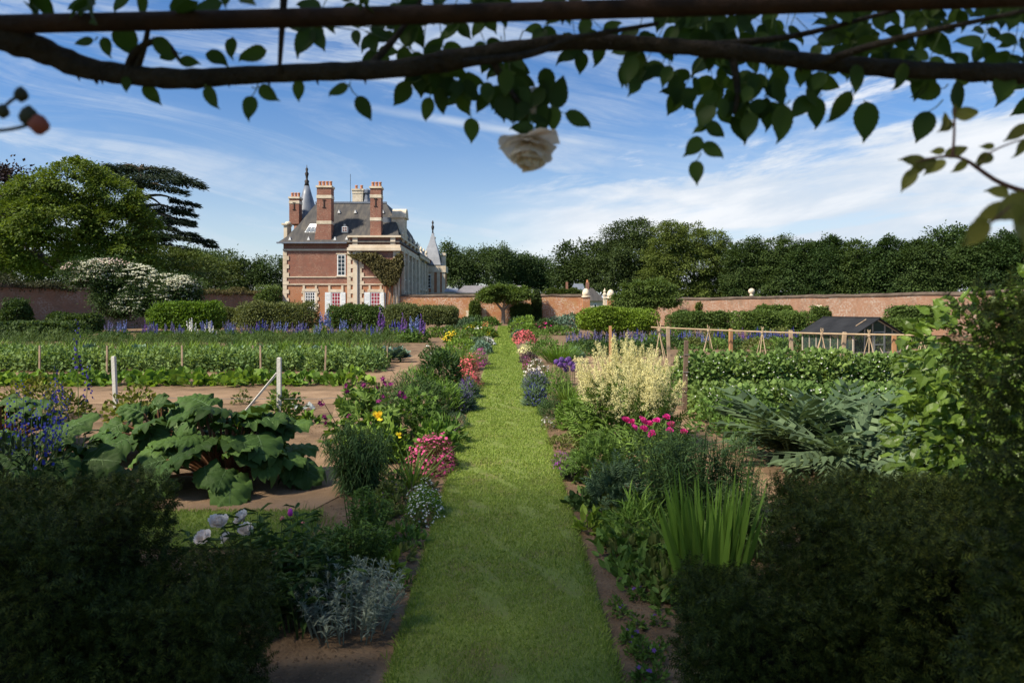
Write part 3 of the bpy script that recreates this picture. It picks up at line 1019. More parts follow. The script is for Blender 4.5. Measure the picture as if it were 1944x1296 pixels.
wu = window(W(568), W(632), V(905), V(742), .0, 2, 5, surround=False)
g = Geo(); box(g, W(560), W(640), -.1, .1, V(742) + .01, V(732)); box(g, W(560), W(640), -.16, .1, V(913), V(905) - .01); obj('surround', g, M_STONE, wu)
window(W(320), W(400), V(1175), V(1028), .02, 4, 6, bar=.06)
window(W(522), W(595), V(1206), V(1032), .02, 3, 6, M_PANER)
shutter(W(475), W(520), V(1206), V(1032), .0); shutter(W(597), W(632), V(1206), V(1032), .0)
window(W(826), W(903), V(1206), V(1032), -.22, 3, 6, M_PANER)
shutter(W(780), W(824), V(1206), V(1032), -.26); shutter(W(905), W(943), V(1206), V(1032), -.26)
# stone chain blocks above the ground-floor windows
g = Geo()
for c in (312, 405): box(g, W(c - 8), W(c + 8), -.11, .05, V(1022), V(980))
for c in (508, 608): box(g, W(c - 8), W(c + 8), -.11, .05, V(1018), V(980))
for c in (820, 905): box(g, W(c - 7), W(c + 7), -.35, -.2, V(1018), V(980))
hpart('stone_block', g, M_STONE)
# pedimented dormer of the main front, seen side-on above the cornice
g = Geo(); box(g, xr - 1.6, xr + .3, 3.0, 5.4, ZA + .003, ZA + 2.9); box(g, xr - 1.8, xr + .55, 2.8, 5.6, ZA + 2.903, ZA + 3.2)
yc = 4.2; n = 12
pts = [(yc + 1.35 * cos(pi * k / n), ZA + 3.2 + 1.15 * sin(pi * k / n)) for k in range(n + 1)]
v = [(xr - 1.5, y, z) for y, z in pts] + [(xr + .5, y, z) for y, z in pts]
g.add(v, {4: [(k, k + 1, n + 2 + k, n + 1 + k) for k in range(n)], n + 1: [list(range(n + 1))[::-1], [n + 1 + k for k in range(n + 1)]]})
hpart('front_dormer', g, M_STONEW)
g = Geo(); box(g, xr - 3.2, xr - 1.65, 2.9, 5.5, ZA, ZA + 3.0); hpart('dormer_roof', g, M_LEAD)
# stone gable wall with dormer at the far left corner
YL = 99.0
g = Geo(); box(g, w2(538.5, YL), w2(545, YL), 3, 5, ZE, hz(427, YL)); box(g, w2(535, YL), w2(546, YL), 2.8, 5.2, hz(427, YL) + .003, hz(424, YL)); lathe(g, [(.5, hz(424, YL) + .01), (.45, hz(421, YL)), (.2, hz(419, YL))], (w2(543, YL), 4, 0), 10)
hpart('side_dormer', g, M_STONE)
# turret with conical slate roof behind
YT = 108.0
t0 = w2(582.5, YT)
g = Geo()
lathe(g, [(1.95, 6), (1.95, hz(428, YT))], (t0, YT - HY, 0), 18); hpart('turret', g, M_HB, smooth=False)
g = Geo()
lathe(g, [(2.15, hz(428, YT)), (1.75, hz(415, YT)), (1.35, hz(392, YT)), (.8, hz(370, YT)), (.38, hz(352, YT))], (t0, YT - HY, 0), 20); hpart('turret_roof', g, M_LEAD, smooth=True)
g = Geo()
lathe(g, [(.42, hz(353, YT)), (.3, hz(348, YT)), (.38, hz(344, YT)), (.16, hz(341, YT)), (.2, hz(335, YT)), (.32, hz(330, YT)), (.15, hz(326, YT)), (.22, hz(321, YT)), (.06, hz(318, YT)), (.03, hz(313, YT))], (t0, YT - HY, 0), 12)
hpart('finial', g, M_IRON, smooth=True)
# far pavilion with bell roof
YP = 134.0; py_ = YP - HY
p0, p1 = w2(806, YP), w2(844, YP)
zt = hz(508, YP)
g = Geo(); box(g, p0, p1, py_, py_ + 5, 0, zt); hpart('pavilion_wall', g, M_HB2)
g = Geo()
box(g, p0 - .2, p1 + .25, py_ - .3, py_ + 5.2, zt - .9, zt + .35)
for a in (p0 - .03, p0 + 1.25, p1 - 1.5, p1 - .5): box(g, a, a + .62, py_ - .12, py_ + .2, 0, zt - .9)
box(g, p0 - .1, p1 + .1, py_ - .15, py_ + .2, 2.0, 2.5)
hpart('pavilion_cornice', g, M_STONE)
w = window(w2(811, YP), w2(823, YP), hz(547, YP), hz(521, YP), py_ - .02, 2, 4, surround=False)
g = Geo(); box(g, w2(809.5, YP), w2(824.5, YP), py_ - .1, py_ + .1, hz(521, YP) + .01, hz(518, YP)); obj('surround', g, M_STONE, w)
pr = [(hz(503, YP), 0), (hz(497, YP), .55), (hz(488, YP), 1.0), (hz(474, YP), 1.42), (hz(458, YP), 1.72), (hz(440, YP), 1.95)]
zs = [a for a, _ in pr]
g = Geo(); pw = (w2(838, YP) - w2(802, YP)) / 2; pc = w2(819, YP)
fr = [1.0, .92, .82, .62, .32, .08]
rings(g, [(pc - pw * f, pc + pw * f, py_ + 2.5 - 2.9 * f, py_ + 2.5 + 2.9 * f, z) for z, f in zip(zs, fr)])
hpart('pavilion_roof', g, surf('light_slate', (.22, .23, .25), (.29, .30, .32), 1, .5, .2))
g = Geo(); lathe(g, [(.2, zs[-1] - .1), (.12, zs[-1] + .5), (.25, zs[-1] + .9), (.3, zs[-1] + 1.3), (.1, zs[-1] + 1.7), (.24, zs[-1] + 2.1), (.02, zs[-1] + 2.6)], (pc, py_ + 2.5, 0), 8); hpart('finial', g, M_IRON, smooth=True)
g = Geo(); x = w2(813.5, YP); box(g, x, x + .5, py_ - .5, py_ + .2, hz(499, YP), hz(493, YP)); hpart('roof_hatch', g, M_HB)
chimney(w2(818.5, 138), w2(825, 138), 42, 43.2, hz(475, 138), hz(452, 138), 1, iron=False)
g = Geo(); box(g, w2(838, 136), w2(845, 136), 40, 42, 6, hz(485, 136)); box(g, w2(837, 136), w2(846, 136), 39.8, 42.2, hz(485, 136), hz(480, 136)); hpart('side_pier', g, M_STONEW)
# dark dome dormer on the wing
YD = 126.0; xd = w2(797, YD)
g = Geo(); lathe(g, [(.85, hz(500, YD)), (.85, hz(484, YD)), (.75, hz(478, YD)), (.45, hz(475, YD)), (.06, hz(473, YD)), (.04, hz(462, YD))], (xd, YD - HY, 0), 12); hpart('dome_dormer', g, M_LEAD, smooth=True)
g = Geo()
for k in range(14): box(g, p0 + .1 + k * .26, p0 + .22 + k * .26, py_ - .62, py_ - .5, 4.2, 5.0)
box(g, p0, p1, py_ - .68, py_ - .44, 5.0, 5.15); box(g, p0, p1, py_ - .68, py_ - .44, 4.0, 4.2); hpart('balustrade', g, M_STONE)
# down-pipes
g = Geo()
for c in (730, 1100):
    y = -.47 if c < 1000 else 12
    xx = W(c) if c < 1000 else xr + .12
    tube(g, [(xx, y, 0.2), (xx, y, V(730) if c < 1000 else 10.5)], .07, 6)
hpart('drain_pipe', g, M_LEAD)

# ---- buildings glimpsed over the wall
Y = 118.0
b = thing('outbuilding', 'low building with long grey roof just right of the chateau behind the wall', 'building', (hx(870, Y), Y, 0))
o0 = hx(870, Y)
g = Geo(); box(g, 0, hx(992, Y) - o0, 0, 7, 0, hz(556, Y)); obj('wall', g, M_STONEW, b)
g = Geo(); rings(g, [(-.5, hx(994, Y) - o0, -.4, 7.4, hz(556, Y) + .003), (hx(881, Y + 3) - o0, hx(990, Y + 3) - o0, 3.2, 3.8, hz(542, Y + 3))]); obj('roof', g, surf('purple_slate', (.15, .14, .15), (.21, .2, .21), 1, .6, .3), b)
Y = 119.0
b = thing('outbuilding', 'flat pale roofed shed beside the tower pavilion', 'building', (hx(845, Y), Y, 0)); o0 = hx(845, Y)
g = Geo(); box(g, 0, hx(868, Y) - o0, 0, 5, 0, hz(554, Y)); obj('wall', g, M_STONEW, b)
g = Geo(); rings(g, [(-.2, hx(869, Y) - o0, -.2, 5, hz(554, Y) + .003), (0, hx(868, Y) - o0, 2.2, 3.8, hz(547, Y + 2))]); obj('roof', g, M_LEAD, b)
Y = 122.0
b = thing('slate_pavilion', 'small pavilion with tall blue slate roof showing above the wall', 'building', (hx(1084, Y), Y, 0)); o0 = hx(1084, Y)
g = Geo(); box(g, .1, hx(1112, Y) - o0, 0, 3, 0, hz(557, Y)); obj('wall', g, M_STONEW, b)
g = Geo(); rings(g, [(-.1, hx(1113, Y) - o0, -.2, 3.2, hz(556, Y)), (hx(1091, Y) - o0, hx(1108, Y) - o0, 1.2, 1.8, hz(538, Y))]); obj('roof', g, M_LEAD, b)
g = Geo(); box(g, hx(1075, Y) - o0, hx(1079, Y) - o0, .5, 1, 3, hz(535, Y)); obj('chimney', g, M_HB, b)
Y = 104.0
b = thing('gatehouse', 'pale stone gatehouse with pointed dark roof behind the gate piers', 'building', (hx(1115, Y), Y, 0)); o0 = hx(1115, Y)
g = Geo(); box(g, 0, hx(1146, Y) - o0, 0, 4, 0, hz(571, Y)); obj('wall', g, M_STONE, b)
g = Geo(); rings(g, [(-.3, hx(1149, Y) - o0, -.4, 4.4, hz(571, Y)), (hx(1118, Y) - o0, hx(1128, Y) - o0, 1.8, 2.2, hz(546, Y))]); obj('roof', g, M_SLATE, b)
g = Geo(); box(g, hx(1115.5, Y) - o0, hx(1121, Y) - o0, 1.6, 2.3, hz(560, Y), hz(535, Y)); c = obj('chimney', g, M_HB, b)
g = Geo(); lathe(g, [(.17, 0), (.13, .4)], (hx(1118.2, Y) - o0, 2, hz(535, Y)), 8); obj('chimney_pot', g, M_POT, c)
g = Geo(); box(g, hx(1127, Y) - o0, hx(1133, Y) - o0, -.08, 0, hz(586, Y), hz(577, Y)); c = obj('window', g, M_WHITE, b)
g = Geo(); box(g, hx(1128, Y) - o0, hx(1132, Y) - o0, -.1, -.07, hz(585, Y), hz(578, Y)); obj('pane', g, M_PANE, c)
# ================================================================== trees
M_BARK = surf('bark', (.06, .045, .03), (.13, .10, .07), 3, .9, .6)
M_BARKP = surf('pale_bark', (.16, .12, .085), (.26, .21, .15), 4, .9, .6)
L_MAPLE = leafmat('maple_leaf', (.100, .145, .022), .32, .3)
L_DARK = leafmat('dark_beech_leaf', (.036, .062, .018), .4, .2)
L_HORN = leafmat('hornbeam_leaf', (.040, .072, .020), .4, .22)
L_HORN2 = leafmat('hornbeam_leaf_light', (.055, .09, .024), .4, .22)
L_LIME = leafmat('rounded_tree_leaf', (.105, .138, .03), .35, .25)
L_CEDAR = leafmat('cedar_needle', (.026, .046, .026), .35, .12)
L_COPPER = leafmat('copper_leaf', (.030, .018, .026), .4, .15)
L_BACK = leafmat('far_leaf', (.055, .09, .028), .4, .22)
L_MOUND = leafmat('olive_leaf', (.08, .11, .026), .35, .25)


def crown(blobs, ncl, per, cr, leaf, flat=.6, droop=.25, lo=.62, T=T_DIA):
    """blobs (x, y, z, rx, ry, rz); leaf clumps over and through the blobs"""
    g = Geo()
    B = np.array(blobs, float); wgt = (B[:, 3] * B[:, 5]); wgt = wgt / wgt.sum()
    k = R.choice(len(B), ncl, p=wgt)
    d = rdir(ncl, -.75); r = (lo + (1 - lo) * R.random(ncl) ** .6) * lumps(d, .09, 9, 5)
    Cn = B[k, :3] + d * r[:, None] * B[k, 3:]
    i = np.repeat(np.arange(ncl), per); m = len(i)
    e = R.normal(0, .5, (m, 3)); e[:, 2] *= flat
    cs = cr * R.uniform(.6, 1.3, ncl)
    P = Cn[i] + e * cs[i][:, None]
    P[:, 2] -= droop * (e[:, 0] ** 2 + e[:, 1] ** 2) * cs[i]
    D = e + d[i] * .7 + R.normal(0, .4, (m, 3)); D[:, 2] -= .25
    N = d[i] * .6 + np.array([0, 0, .9]) + R.normal(0, .45, (m, 3))
    s = R.uniform(.6, 1.3, m) * leaf
    scat(g, T, P, D, N, s, s * .62)
    return g, Cn


def trunk(g, base, top, r, targets, n=7, nl=9):
    base, top = np.array(base, float), np.array(top, float)
    ax = spline([base, base * .5 + top * .5 + np.array([R.normal(0, .03), 0, 0]) * np.linalg.norm(top - base), top], 5)
    tube(g, ax, np.linspace(r, r * .35, len(ax)), n)
    if len(targets):
        for c in targets[R.choice(len(targets), min(nl, len(targets)), replace=False)]:
            s = ax[int(R.uniform(.3, .9) * (len(ax) - 1))]
            mid = s * .5 + c * .5 + np.array([0, 0, -.08 * np.linalg.norm(c - s)])
            tube(g, spline([s, mid, c], 4), np.linspace(r * .38, r * .06, 9), 5)


def tree(name, label, cat, Y, tpx, zb, blobs, ncl, per, cr, leaf, lm, tr=.4, bark=None, group=None, flat=.6, ttop=None, droop=.25, lo=.62, depth=1.0, nl=9):
    """blobs given as (px, py, rpx, rpy) seen at depth Y"""
    x0 = hx(tpx, Y); s = Y / F
    bl = [(hx(b[0], Y) - x0, R.uniform(-.4, .4) * b[2] * s * depth, hz(b[1], Y) - zb, b[2] * s, b[2] * s * depth, b[3] * s) for b in blobs]
    t = thing(name, label, cat, (x0, Y, zb), group=group)
    g, C = crown(bl, ncl, per, cr, leaf, flat, droop, lo)
    obj('crown', g, lm, t)
    g = Geo()
    top = np.array(bl).T[:3].mean(1); top[0] *= .4; top[1] *= .4
    if ttop: top[2] = hz(ttop, Y) - zb
    trunk(g, (0, 0, 0), top, tr, C, nl=nl)
    obj('trunk', g, bark or M_BARK, t)
    return t


Z0 = -.1
tree('cedar_tree', 'dark cedar with flat layered branches behind the big light green tree', 'tree', 104, 262, Z0,
     [], 1, 1, 1, 1, L_CEDAR) if False else None


def cedar():
    Y = 104.0; x0 = hx(262, Y); s = Y / F
    t = thing('cedar_tree', 'dark cedar with flat layered branches drooping to the right of the big maple', 'tree', (x0, Y, Z0))
    plates = [(262, 318, 62, 9), (225, 322, 42, 8), (310, 328, 52, 10), (345, 342, 30, 8), (285, 345, 70, 9), (330, 362, 34, 7), (345, 383, 28, 6), (300, 392, 50, 7), (350, 404, 22, 6), (322, 412, 30, 6),
              (352, 425, 24, 6), (310, 432, 42, 7), (366, 446, 20, 6), (385, 456, 20, 7), (335, 450, 44, 8), (300, 455, 40, 14), (320, 468, 40, 8), (390, 464, 10, 5), (290, 420, 36, 18), (240, 350, 55, 12), (230, 400, 45, 14), (200, 330, 30, 8)]
    g = Geo(); gt = Geo()
    ax = spline([(0, 0, 0), (.3, 0, 8), (0, .2, 15), (.3, 0, hz(322, Y) - Z0)], 6)
    tube(gt, ax, np.linspace(1.0, .3, len(ax)), 8)
    for px, py, rw, rh in plates:
        c = np.array([hx(px, Y) - x0, R.uniform(-3, 3), hz(py, Y) - Z0]); rx = rw * s; rz = rh * s
        n = int(260 * rw / 10)
        a = R.uniform(0, 2 * pi, n); q = np.sqrt(R.random(n)) * lumps(np.stack([np.cos(a), np.sin(a), a * 0], -1), .14, 6, 3)
        sag = np.sign(c[0]) * .35
        P = np.stack([q * rx * np.cos(a), q * rx * .8 * np.sin(a), R.normal(0, .34, n) * rz - .3 * rz * q ** 2], -1)
        P[:, 2] -= sag * P[:, 0] * (.5 if px > 300 else .0)
        P += c
        D = np.stack([np.cos(a) + .6 * np.sign(c[0]), np.sin(a), R.normal(-.15, .25, n)], -1)
        scat(g, T_SPRIG if False else T_DIA, P, D, np.array([0, 0, 1]) + R.normal(0, .35, (n, 3)), R.uniform(.35, .8, n), R.uniform(.12, .26, n))
        zs = c[2] - abs(c[0]) * .05 - .2
        b = ax[np.argmin(np.abs(ax[:, 2] - (zs + 1.2)))]
        tube(gt, spline([b, b * .5 + c * .5 + np.array([0, 0, .7]), c], 4), np.linspace(.3, .06, 9), 5)
    obj('crown', g, L_CEDAR, t); obj('trunk', gt, M_BARK, t)


cedar()
tree('copper_beech', 'dark purple leaved beech at the far left edge behind the maple', 'tree', 112, 5, Z0,
     [(10, 360, 50, 40), (-20, 420, 60, 60), (40, 345, 26, 22), (20, 450, 60, 60)], 130, 80, 2.6, .6, L_COPPER, .7)
tree('maple_tree', 'big light green maple with broad rounded crown behind the left wall', 'tree', 86, 165, Z0,
     [(150, 350, 62, 46), (205, 375, 58, 44), (85, 370, 60, 44), (125, 420, 80, 50), (225, 430, 66, 50), (40, 425, 64, 50), (60, 475, 70, 36), (180, 470, 80, 36), (250, 475, 50, 30), (-10, 480, 60, 40), (160, 325, 40, 24), (20, 505, 60, 26), (270, 500, 40, 22)],
     520, 150, 1.35, .36, L_MAPLE, .55, flat=.34, droop=.45, lo=.7)
tree('mounded_tree', 'low olive green mound of foliage above the left wall, right of the maple', 'tree', 98, 380, Z0,
     [(345, 500, 60, 24), (400, 515, 56, 22), (310, 490, 30, 22)], 110, 90, 1.5, .34, L_MOUND, .3, flat=.3, ttop=500)
for k, (px, bl, lab) in enumerate((
        (425, [(425, 500, 40, 22), (405, 520, 40, 30), (445, 530, 40, 34), (425, 550, 44, 26)], 'dark rounded tree in the gap between the mound and the chateau'),
        (500, [(480, 520, 40, 26), (520, 512, 36, 24), (540, 525, 30, 30), (500, 545, 46, 28)], 'dark tree touching the left corner of the chateau'),
        (355, [(350, 490, 26, 18), (380, 500, 30, 22)], 'small dark tree seen below the cedar branches'))):
    tree('background_tree', lab, 'tree', 132 + 3 * k, px, Z0, bl, 170, 90, 1.5, .4, L_BACK, .35)
for k, (px, bl, lab) in enumerate((
        (872, [(865, 500, 30, 26), (880, 520, 34, 30), (850, 480, 14, 18)], 'first dark green tree to the right of the chateau tower'),
        (925, [(915, 495, 36, 28), (930, 515, 40, 34), (945, 492, 28, 24)], 'dark green tree behind the long grey roof, tallest of that clump'),
        (980, [(975, 500, 34, 22), (985, 520, 40, 30), (1000, 505, 22, 18)], 'dark green tree above the right end of the long grey roof'),
        (1030, [(1025, 512, 30, 26), (1040, 530, 26, 26), (1010, 530, 30, 24)], 'dark green tree left of the sky gap in the middle'))):
    tree('background_tree', lab, 'tree', 150 + 4 * k, px, Z0, bl, 190, 100, 1.6, .40, L_BACK, .4)
tree('beech_tree', 'slim dark tree just right of the sky gap, behind the slate pavilion', 'tree', 135, 1085, Z0, [(1080, 495, 24, 30), (1095, 530, 32, 30), (1070, 520, 18, 30)], 90, 80, 1.9, .5, L_DARK, .4)
tree('beech_tree', 'dark feathery tree between the slim dark tree and the tallest beech', 'tree', 131, 1130, Z0, [(1125, 490, 34, 30), (1140, 525, 38, 36), (1110, 515, 26, 30)], 110, 80, 2.0, .5, L_DARK, .4)
tree('beech_tree', 'tallest dark beech left of the rounded lighter tree on the right', 'tree', 128, 1195, Z0, [(1195, 450, 46, 34), (1185, 490, 60, 44), (1215, 440, 30, 26), (1170, 520, 56, 44), (1225, 510, 50, 50)], 420, 110, 1.5, .36, L_DARK, .7)
tree('lime_tree', 'large rounded lighter green tree in front of the dark wood', 'tree', 118, 1318, Z0,
     [(1300, 460, 54, 40), (1350, 465, 40, 34), (1270, 490, 44, 44), (1320, 505, 70, 46), (1375, 500, 32, 44), (1290, 540, 60, 36), (1360, 540, 46, 36), (1265, 445, 34, 24), (1392, 545, 36, 36), (1335, 556, 70, 24), (1250, 535, 40, 36)], 820, 120, 1.15, .30, L_LIME, .6, flat=.5, lo=.6)
horn = [(1420, 452, 112), (1475, 447, 109), (1530, 455, 106), (1583, 450, 103), (1635, 458, 100), (1690, 452, 97), (1745, 455, 94), (1855, 446, 90), (1912, 440, 88), (1965, 440, 85)]
hlab = ['dark hornbeam next to the rounded lighter tree', 'dark hornbeam behind the low bushes on the right hand wall', 'dark hornbeam with feathery top above the espaliers of the right wall', 'dark hornbeam with a pointed leader, behind the greenhouse',
        'dark hornbeam right of the one with the pointed leader', 'dark hornbeam above the right slope of the greenhouse roof', 'dark hornbeam left of the taller oak', 'dark hornbeam just right of the taller oak', 'dark hornbeam behind the hanging rose shoot at the right edge', 'dark hornbeam at the right edge of the picture']
for k, ((px, top, Y), lab) in enumerate(zip(horn, hlab)):
    bl = [(px, top + 34, 34, 34), (px - 14, top + 60, 38, 40), (px + 16, top + 66, 36, 44), (px - 4, top + 100, 44, 40), (px + R.uniform(-16, 16), top + 18, 13, 22)]
    tree('hornbeam_tree', lab, 'tree', Y, px, Z0, bl, 330, 110, 1.15, .30, (L_HORN, L_HORN2)[k % 3 == 1], .4, flat=.4, droop=.5, lo=.66, group='row of dark hornbeams behind the right wall')
tree('oak_tree', 'taller oak with domed top rising out of the hornbeam row', 'tree', 108, 1805, Z0, [(1810, 455, 34, 26), (1785, 475, 36, 30), (1830, 478, 36, 34), (1805, 510, 50, 50)], 170, 90, 1.7, .42, L_BACK, .5)


# ---- umbrella-shaped garden trees
L_APPLE = leafmat('apple_leaf', (.075, .125, .026), .35, .28)
L_APPLED = leafmat('apple_leaf_dark', (.072, .118, .027), .38, .25)
L_BRIGHT = leafmat('bright_shrub_leaf', (.12, .195, .022), .35, .3)
L_GREY = leafmat('greyish_shrub_leaf', (.125, .145, .05), .38, .25)
Y = 91.0
t = thing('umbrella_tree', 'small tree with flat umbrella crown and forked trunk at the end of the lawn path', 'tree', (hx(955, Y), Y, -.05))
s = Y / F
bl = [(hx(a, Y) - hx(955, Y), R.uniform(-1, 1), hz(b, Y), c * s, c * s, d * s) for a, b, c, d in ((930, 558, 22, 10), (957, 553, 30, 10), (985, 558, 22, 11), (912, 562, 9, 8), (945, 548, 18, 7), (975, 566, 14, 8), (935, 566, 14, 8))]
g, C = crown(bl, 260, 110, .6, .24, .45, .2); obj('crown', g, L_APPLE, t)
g = Geo()
tube(g, [(0, 0, 0), (.05, 0, 1.0), (0, 0, 1.9)], [.34, .26, .25], 8)
for c in ((-1.6, 0, 3.6), (1.9, .2, 3.4), (.3, -.3, 3.6)): tube(g, spline([(0, 0, 1.8), (c[0] * .45, c[1], 2.6), c], 4), np.linspace(.2, .08, 9), 6)
obj('trunk', g, M_BARKP, t)
Y = 78.0
t = thing('umbrella_tree', 'broad cloud shaped tree in two tiers behind the bright clipped bush, right of the gateway', 'tree', (hx(1222, Y), Y, -.05)); s = Y / F
bl = [(hx(a, Y) - hx(1222, Y), R.uniform(-1, 1), hz(b, Y), c * s, c * s, d * s) for a, b, c, d in ((1210, 546, 26, 13), (1250, 545, 28, 13), (1190, 568, 24, 14), (1225, 568, 30, 16), (1262, 566, 22, 15), (1205, 580, 30, 12))]
g, C = crown(bl, 330, 110, .7, .24, .5, .2); obj('crown', g, L_APPLED, t)
g = Geo(); trunk(g, (0, 0, 0), (.3, 0, 3), .3, C); obj('trunk', g, M_BARKP, t)


# ---- bushes trained as blocks in the garden
def bush(name, label, cat, px0, px1, ptop, Y, mat, n=2600, leaf=.13, zb=.25, depth=1.0, T=T_DIA, trunk_=True, group=None, extra=None, zoff=0.0):
    xa, xb = hx(px0, Y), hx(px1, Y); zt = (hz(ptop, Y) - zoff - zb) * .92 + zb
    t = thing(name, label, cat, ((xa + xb) / 2, Y, -.03 + zoff), group=group)
    g = Geo(); w = (xb - xa) / 2
    boxfol(g, T, n * 3, w, depth, zt - zb, leaf * 1.15, leaf * .8, zb, .3, .75, .28)
    boxfol(g, T, n, w * .75, depth * .7, (zt - zb) * .85, leaf * 1.3, leaf, zb, .3, .8, .3)
    # shoots standing above the clipped top
    m = n // 6
    P = np.stack([R.uniform(-w, w, m) * .92, R.uniform(-depth, depth, m) * .9, zt + R.normal(-.01, .055, m) * (zt - zb)], -1)
    scat(g, T, P, np.array([0, 0, 1]) + R.normal(0, .5, (m, 3)), R.normal(0, 1, (m, 3)), leaf * 1.1, leaf * .6)
    obj('foliage', g, mat, t)
    g = Geo()
    for k in range(max(1, int(w / 1.1)) if trunk_ else 0):
        x = -w + (k + .5) * 2 * w / max(1, int(w / 1.1))
        tube(g, [(x, 0, 0), (x + R.normal(0, .05), 0, zb + .1), (x + R.normal(0, .2), R.normal(0, .2), zt * .75)], [.07, .06, .03], 5)
        for _ in range(5): tube(g, [(x, 0, zb), (x + R.uniform(-1, 1), R.uniform(-.7, .7), zt * R.uniform(.6, .9))], [.035, .012], 4)
    if trunk_: obj('trunk', g, M_BARK, t)
    return t


bush('clipped_bush', 'round light green bush in front of the white flowering climber', 'bush', 292, 424, 572, 54, L_BRIGHT, 3600, .16, .2, 1.4)
bush('clipped_bush', 'long block of clipped fruit bush left of the first white shutter', 'bush', 452, 602, 573, 52, L_GREY, 4200, .13, .3, 1.0)
bush('clipped_bush', 'clipped green bush below the shuttered doors of the chateau', 'bush', 620, 732, 579, 52, L_APPLED, 3000, .13, .3, 1.0)
bush('clipped_bush', 'olive bush below the ivy, left of the one with bare legs', 'bush', 732, 806, 578, 50, L_GREY, 2600, .12, .3, 1.0)
bush('clipped_bush', 'flat topped olive bush on bare legs nearest the lawn path', 'bush', 800, 868, 579, 50, L_GREY, 2400, .12, .75, .9)
bush('clipped_bush', 'bright yellow green clipped hedge bush right of the lawn path', 'bush', 1100, 1245, 586, 46, L_BRIGHT, 4200, .14, .45, 1.1)
bush('clipped_bush', 'dark green bush along the right wall, nearest the gateway', 'bush', 1268, 1398, 591, 54, L_APPLED, 3400, .13, .2, 1.1)
bush('clipped_bush', 'grey green bush left of the greenhouse', 'bush', 1394, 1545, 590, 50, L_APPLE, 4000, .13, .2, 1.1)
bush('clipped_bush', 'green bush just right of the greenhouse gable', 'bush', 1672, 1752, 604, 40, L_APPLE, 2400, .12, .2, 1.0)
bush('espalier_tree', 'loose dark espalier on the right wall above the first dark bush', 'espalier', 1322, 1392, 573, 78, L_MOUND, 1500, .22, 1.6, .6)
bush('espalier_tree', 'small trained tree on the right wall beside the loose dark espalier', 'espalier', 1390, 1416, 581, 76, L_APPLED, 700, .2, 1.5, .5)
bush('espalier_tree', 'two-toned trained tree on the right wall above the grey green bush', 'espalier', 1434, 1525, 580, 66, L_APPLE, 2000, .18, 1.0, .5)
bush('espalier_tree', 'trained tree on the right wall behind the greenhouse ridge', 'espalier', 1538, 1604, 581, 62, L_APPLED, 1800, .17, .8, .5)
bush('espalier_tree', 'large dark trained tree on the right wall right of the greenhouse', 'espalier', 1688, 1800, 580, 50, L_APPLED, 2800, .15, .4, .7)
Y = 93.5
bush('wall_shrub', 'narrow column of ivy on the orange wall left of the umbrella tree', 'shrub', 892, 911, 571, 94.5, L_APPLED, 900, .22, .1, .5, trunk_=False)
bush('wall_shrub', 'tall dark climber over the orange wall right of the umbrella tree', 'climber', 1010, 1027, 551, 93.4, L_DARK, 1300, .22, .1, .5, trunk_=False)
bush('wall_shrub', 'dark rounded shrub on the wall behind the umbrella tree trunk', 'shrub', 971, 1008, 576, 93.2, L_APPLED, 1200, .22, .4, .6)
bush('wall_shrub', 'ivy hanging over the top of the orange wall left of the gateway', 'climber', 1029, 1108, 550.5, 95.2, L_MOUND, 1300, .24, 3.6, .5, trunk_=False)
bush('elder_bush', 'small white flowered elder against the left corner of the chateau', 'bush', 482, 532, 540, 84, leafmat('elder_leaf', (.09, .135, .035), .3), 1500, .24, .4, 1.0)
bush('wall_shrub', 'pale flowering rose at the foot of the left wall', 'shrub', 415, 462, 586, 66, L_GREY, 1200, .16, .1, .8)
# left: dim shrubs at the wall foot
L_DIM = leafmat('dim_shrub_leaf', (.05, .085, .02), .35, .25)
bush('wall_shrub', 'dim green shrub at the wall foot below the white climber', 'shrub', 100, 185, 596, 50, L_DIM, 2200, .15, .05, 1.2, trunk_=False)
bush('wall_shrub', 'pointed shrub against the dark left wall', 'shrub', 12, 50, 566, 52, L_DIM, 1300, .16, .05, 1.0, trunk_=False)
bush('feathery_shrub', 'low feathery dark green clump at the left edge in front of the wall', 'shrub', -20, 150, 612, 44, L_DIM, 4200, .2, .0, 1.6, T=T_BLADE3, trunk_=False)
# dark hedging line behind the left rows
L_STRIP = leafmat('feather_row_leaf', (.06, .105, .026), .35, .25)

# white-flowering climber over the left wall: hydrangea below, roses on top
Y = 56.0
t = thing('climbing_hydrangea', 'huge climber with white flower plates cascading over the left wall', 'climber', (hx(235, Y), Y + 3.2, -.05)); s = Y / F
x0 = hx(235, Y)
L_HYD = leafmat('hydrangea_leaf', (.045, .08, .022), .4, .2)
bl = [(hx(a, Y) - x0, R.uniform(-.4, .4), hz(b, Y), c * s, 1.6, d * s) for a, b, c, d in ((150, 520, 50, 34), (210, 540, 66, 44), (280, 560, 62, 44), (235, 580, 66, 32), (310, 545, 32, 26), (175, 560, 34, 50), (170, 500, 44, 16), (110, 510, 34, 20))]
g, C = crown(bl, 620, 110, .65, .17, .6, .2, lo=.72); obj('foliage', g, L_HYD, t)
g = Geo()
n = 620
B = np.array(bl); k = R.choice(5, n); d = rdir(n, -.3); d[:, 1] = -np.abs(d[:, 1])
P = B[k, :3] + unit(d) * B[k, 3:] * 1.04
P = P[P[:, 2] > .4]
for c in P:
    m = 10; e = R.normal(0, .10, (m, 3)); e[:, 2] *= .3; e[:, 0] *= 1.3
    scat(g, T_DOT, c + e, R.normal(0, 1, (m, 3)), np.array([0, -.6, 1]) + R.normal(0, .3, (m, 3)), .12, .10)
obj('blossom', g, petal('cream_white_petal', (.68, .68, .52)), t)
g = Geo(); n = 260
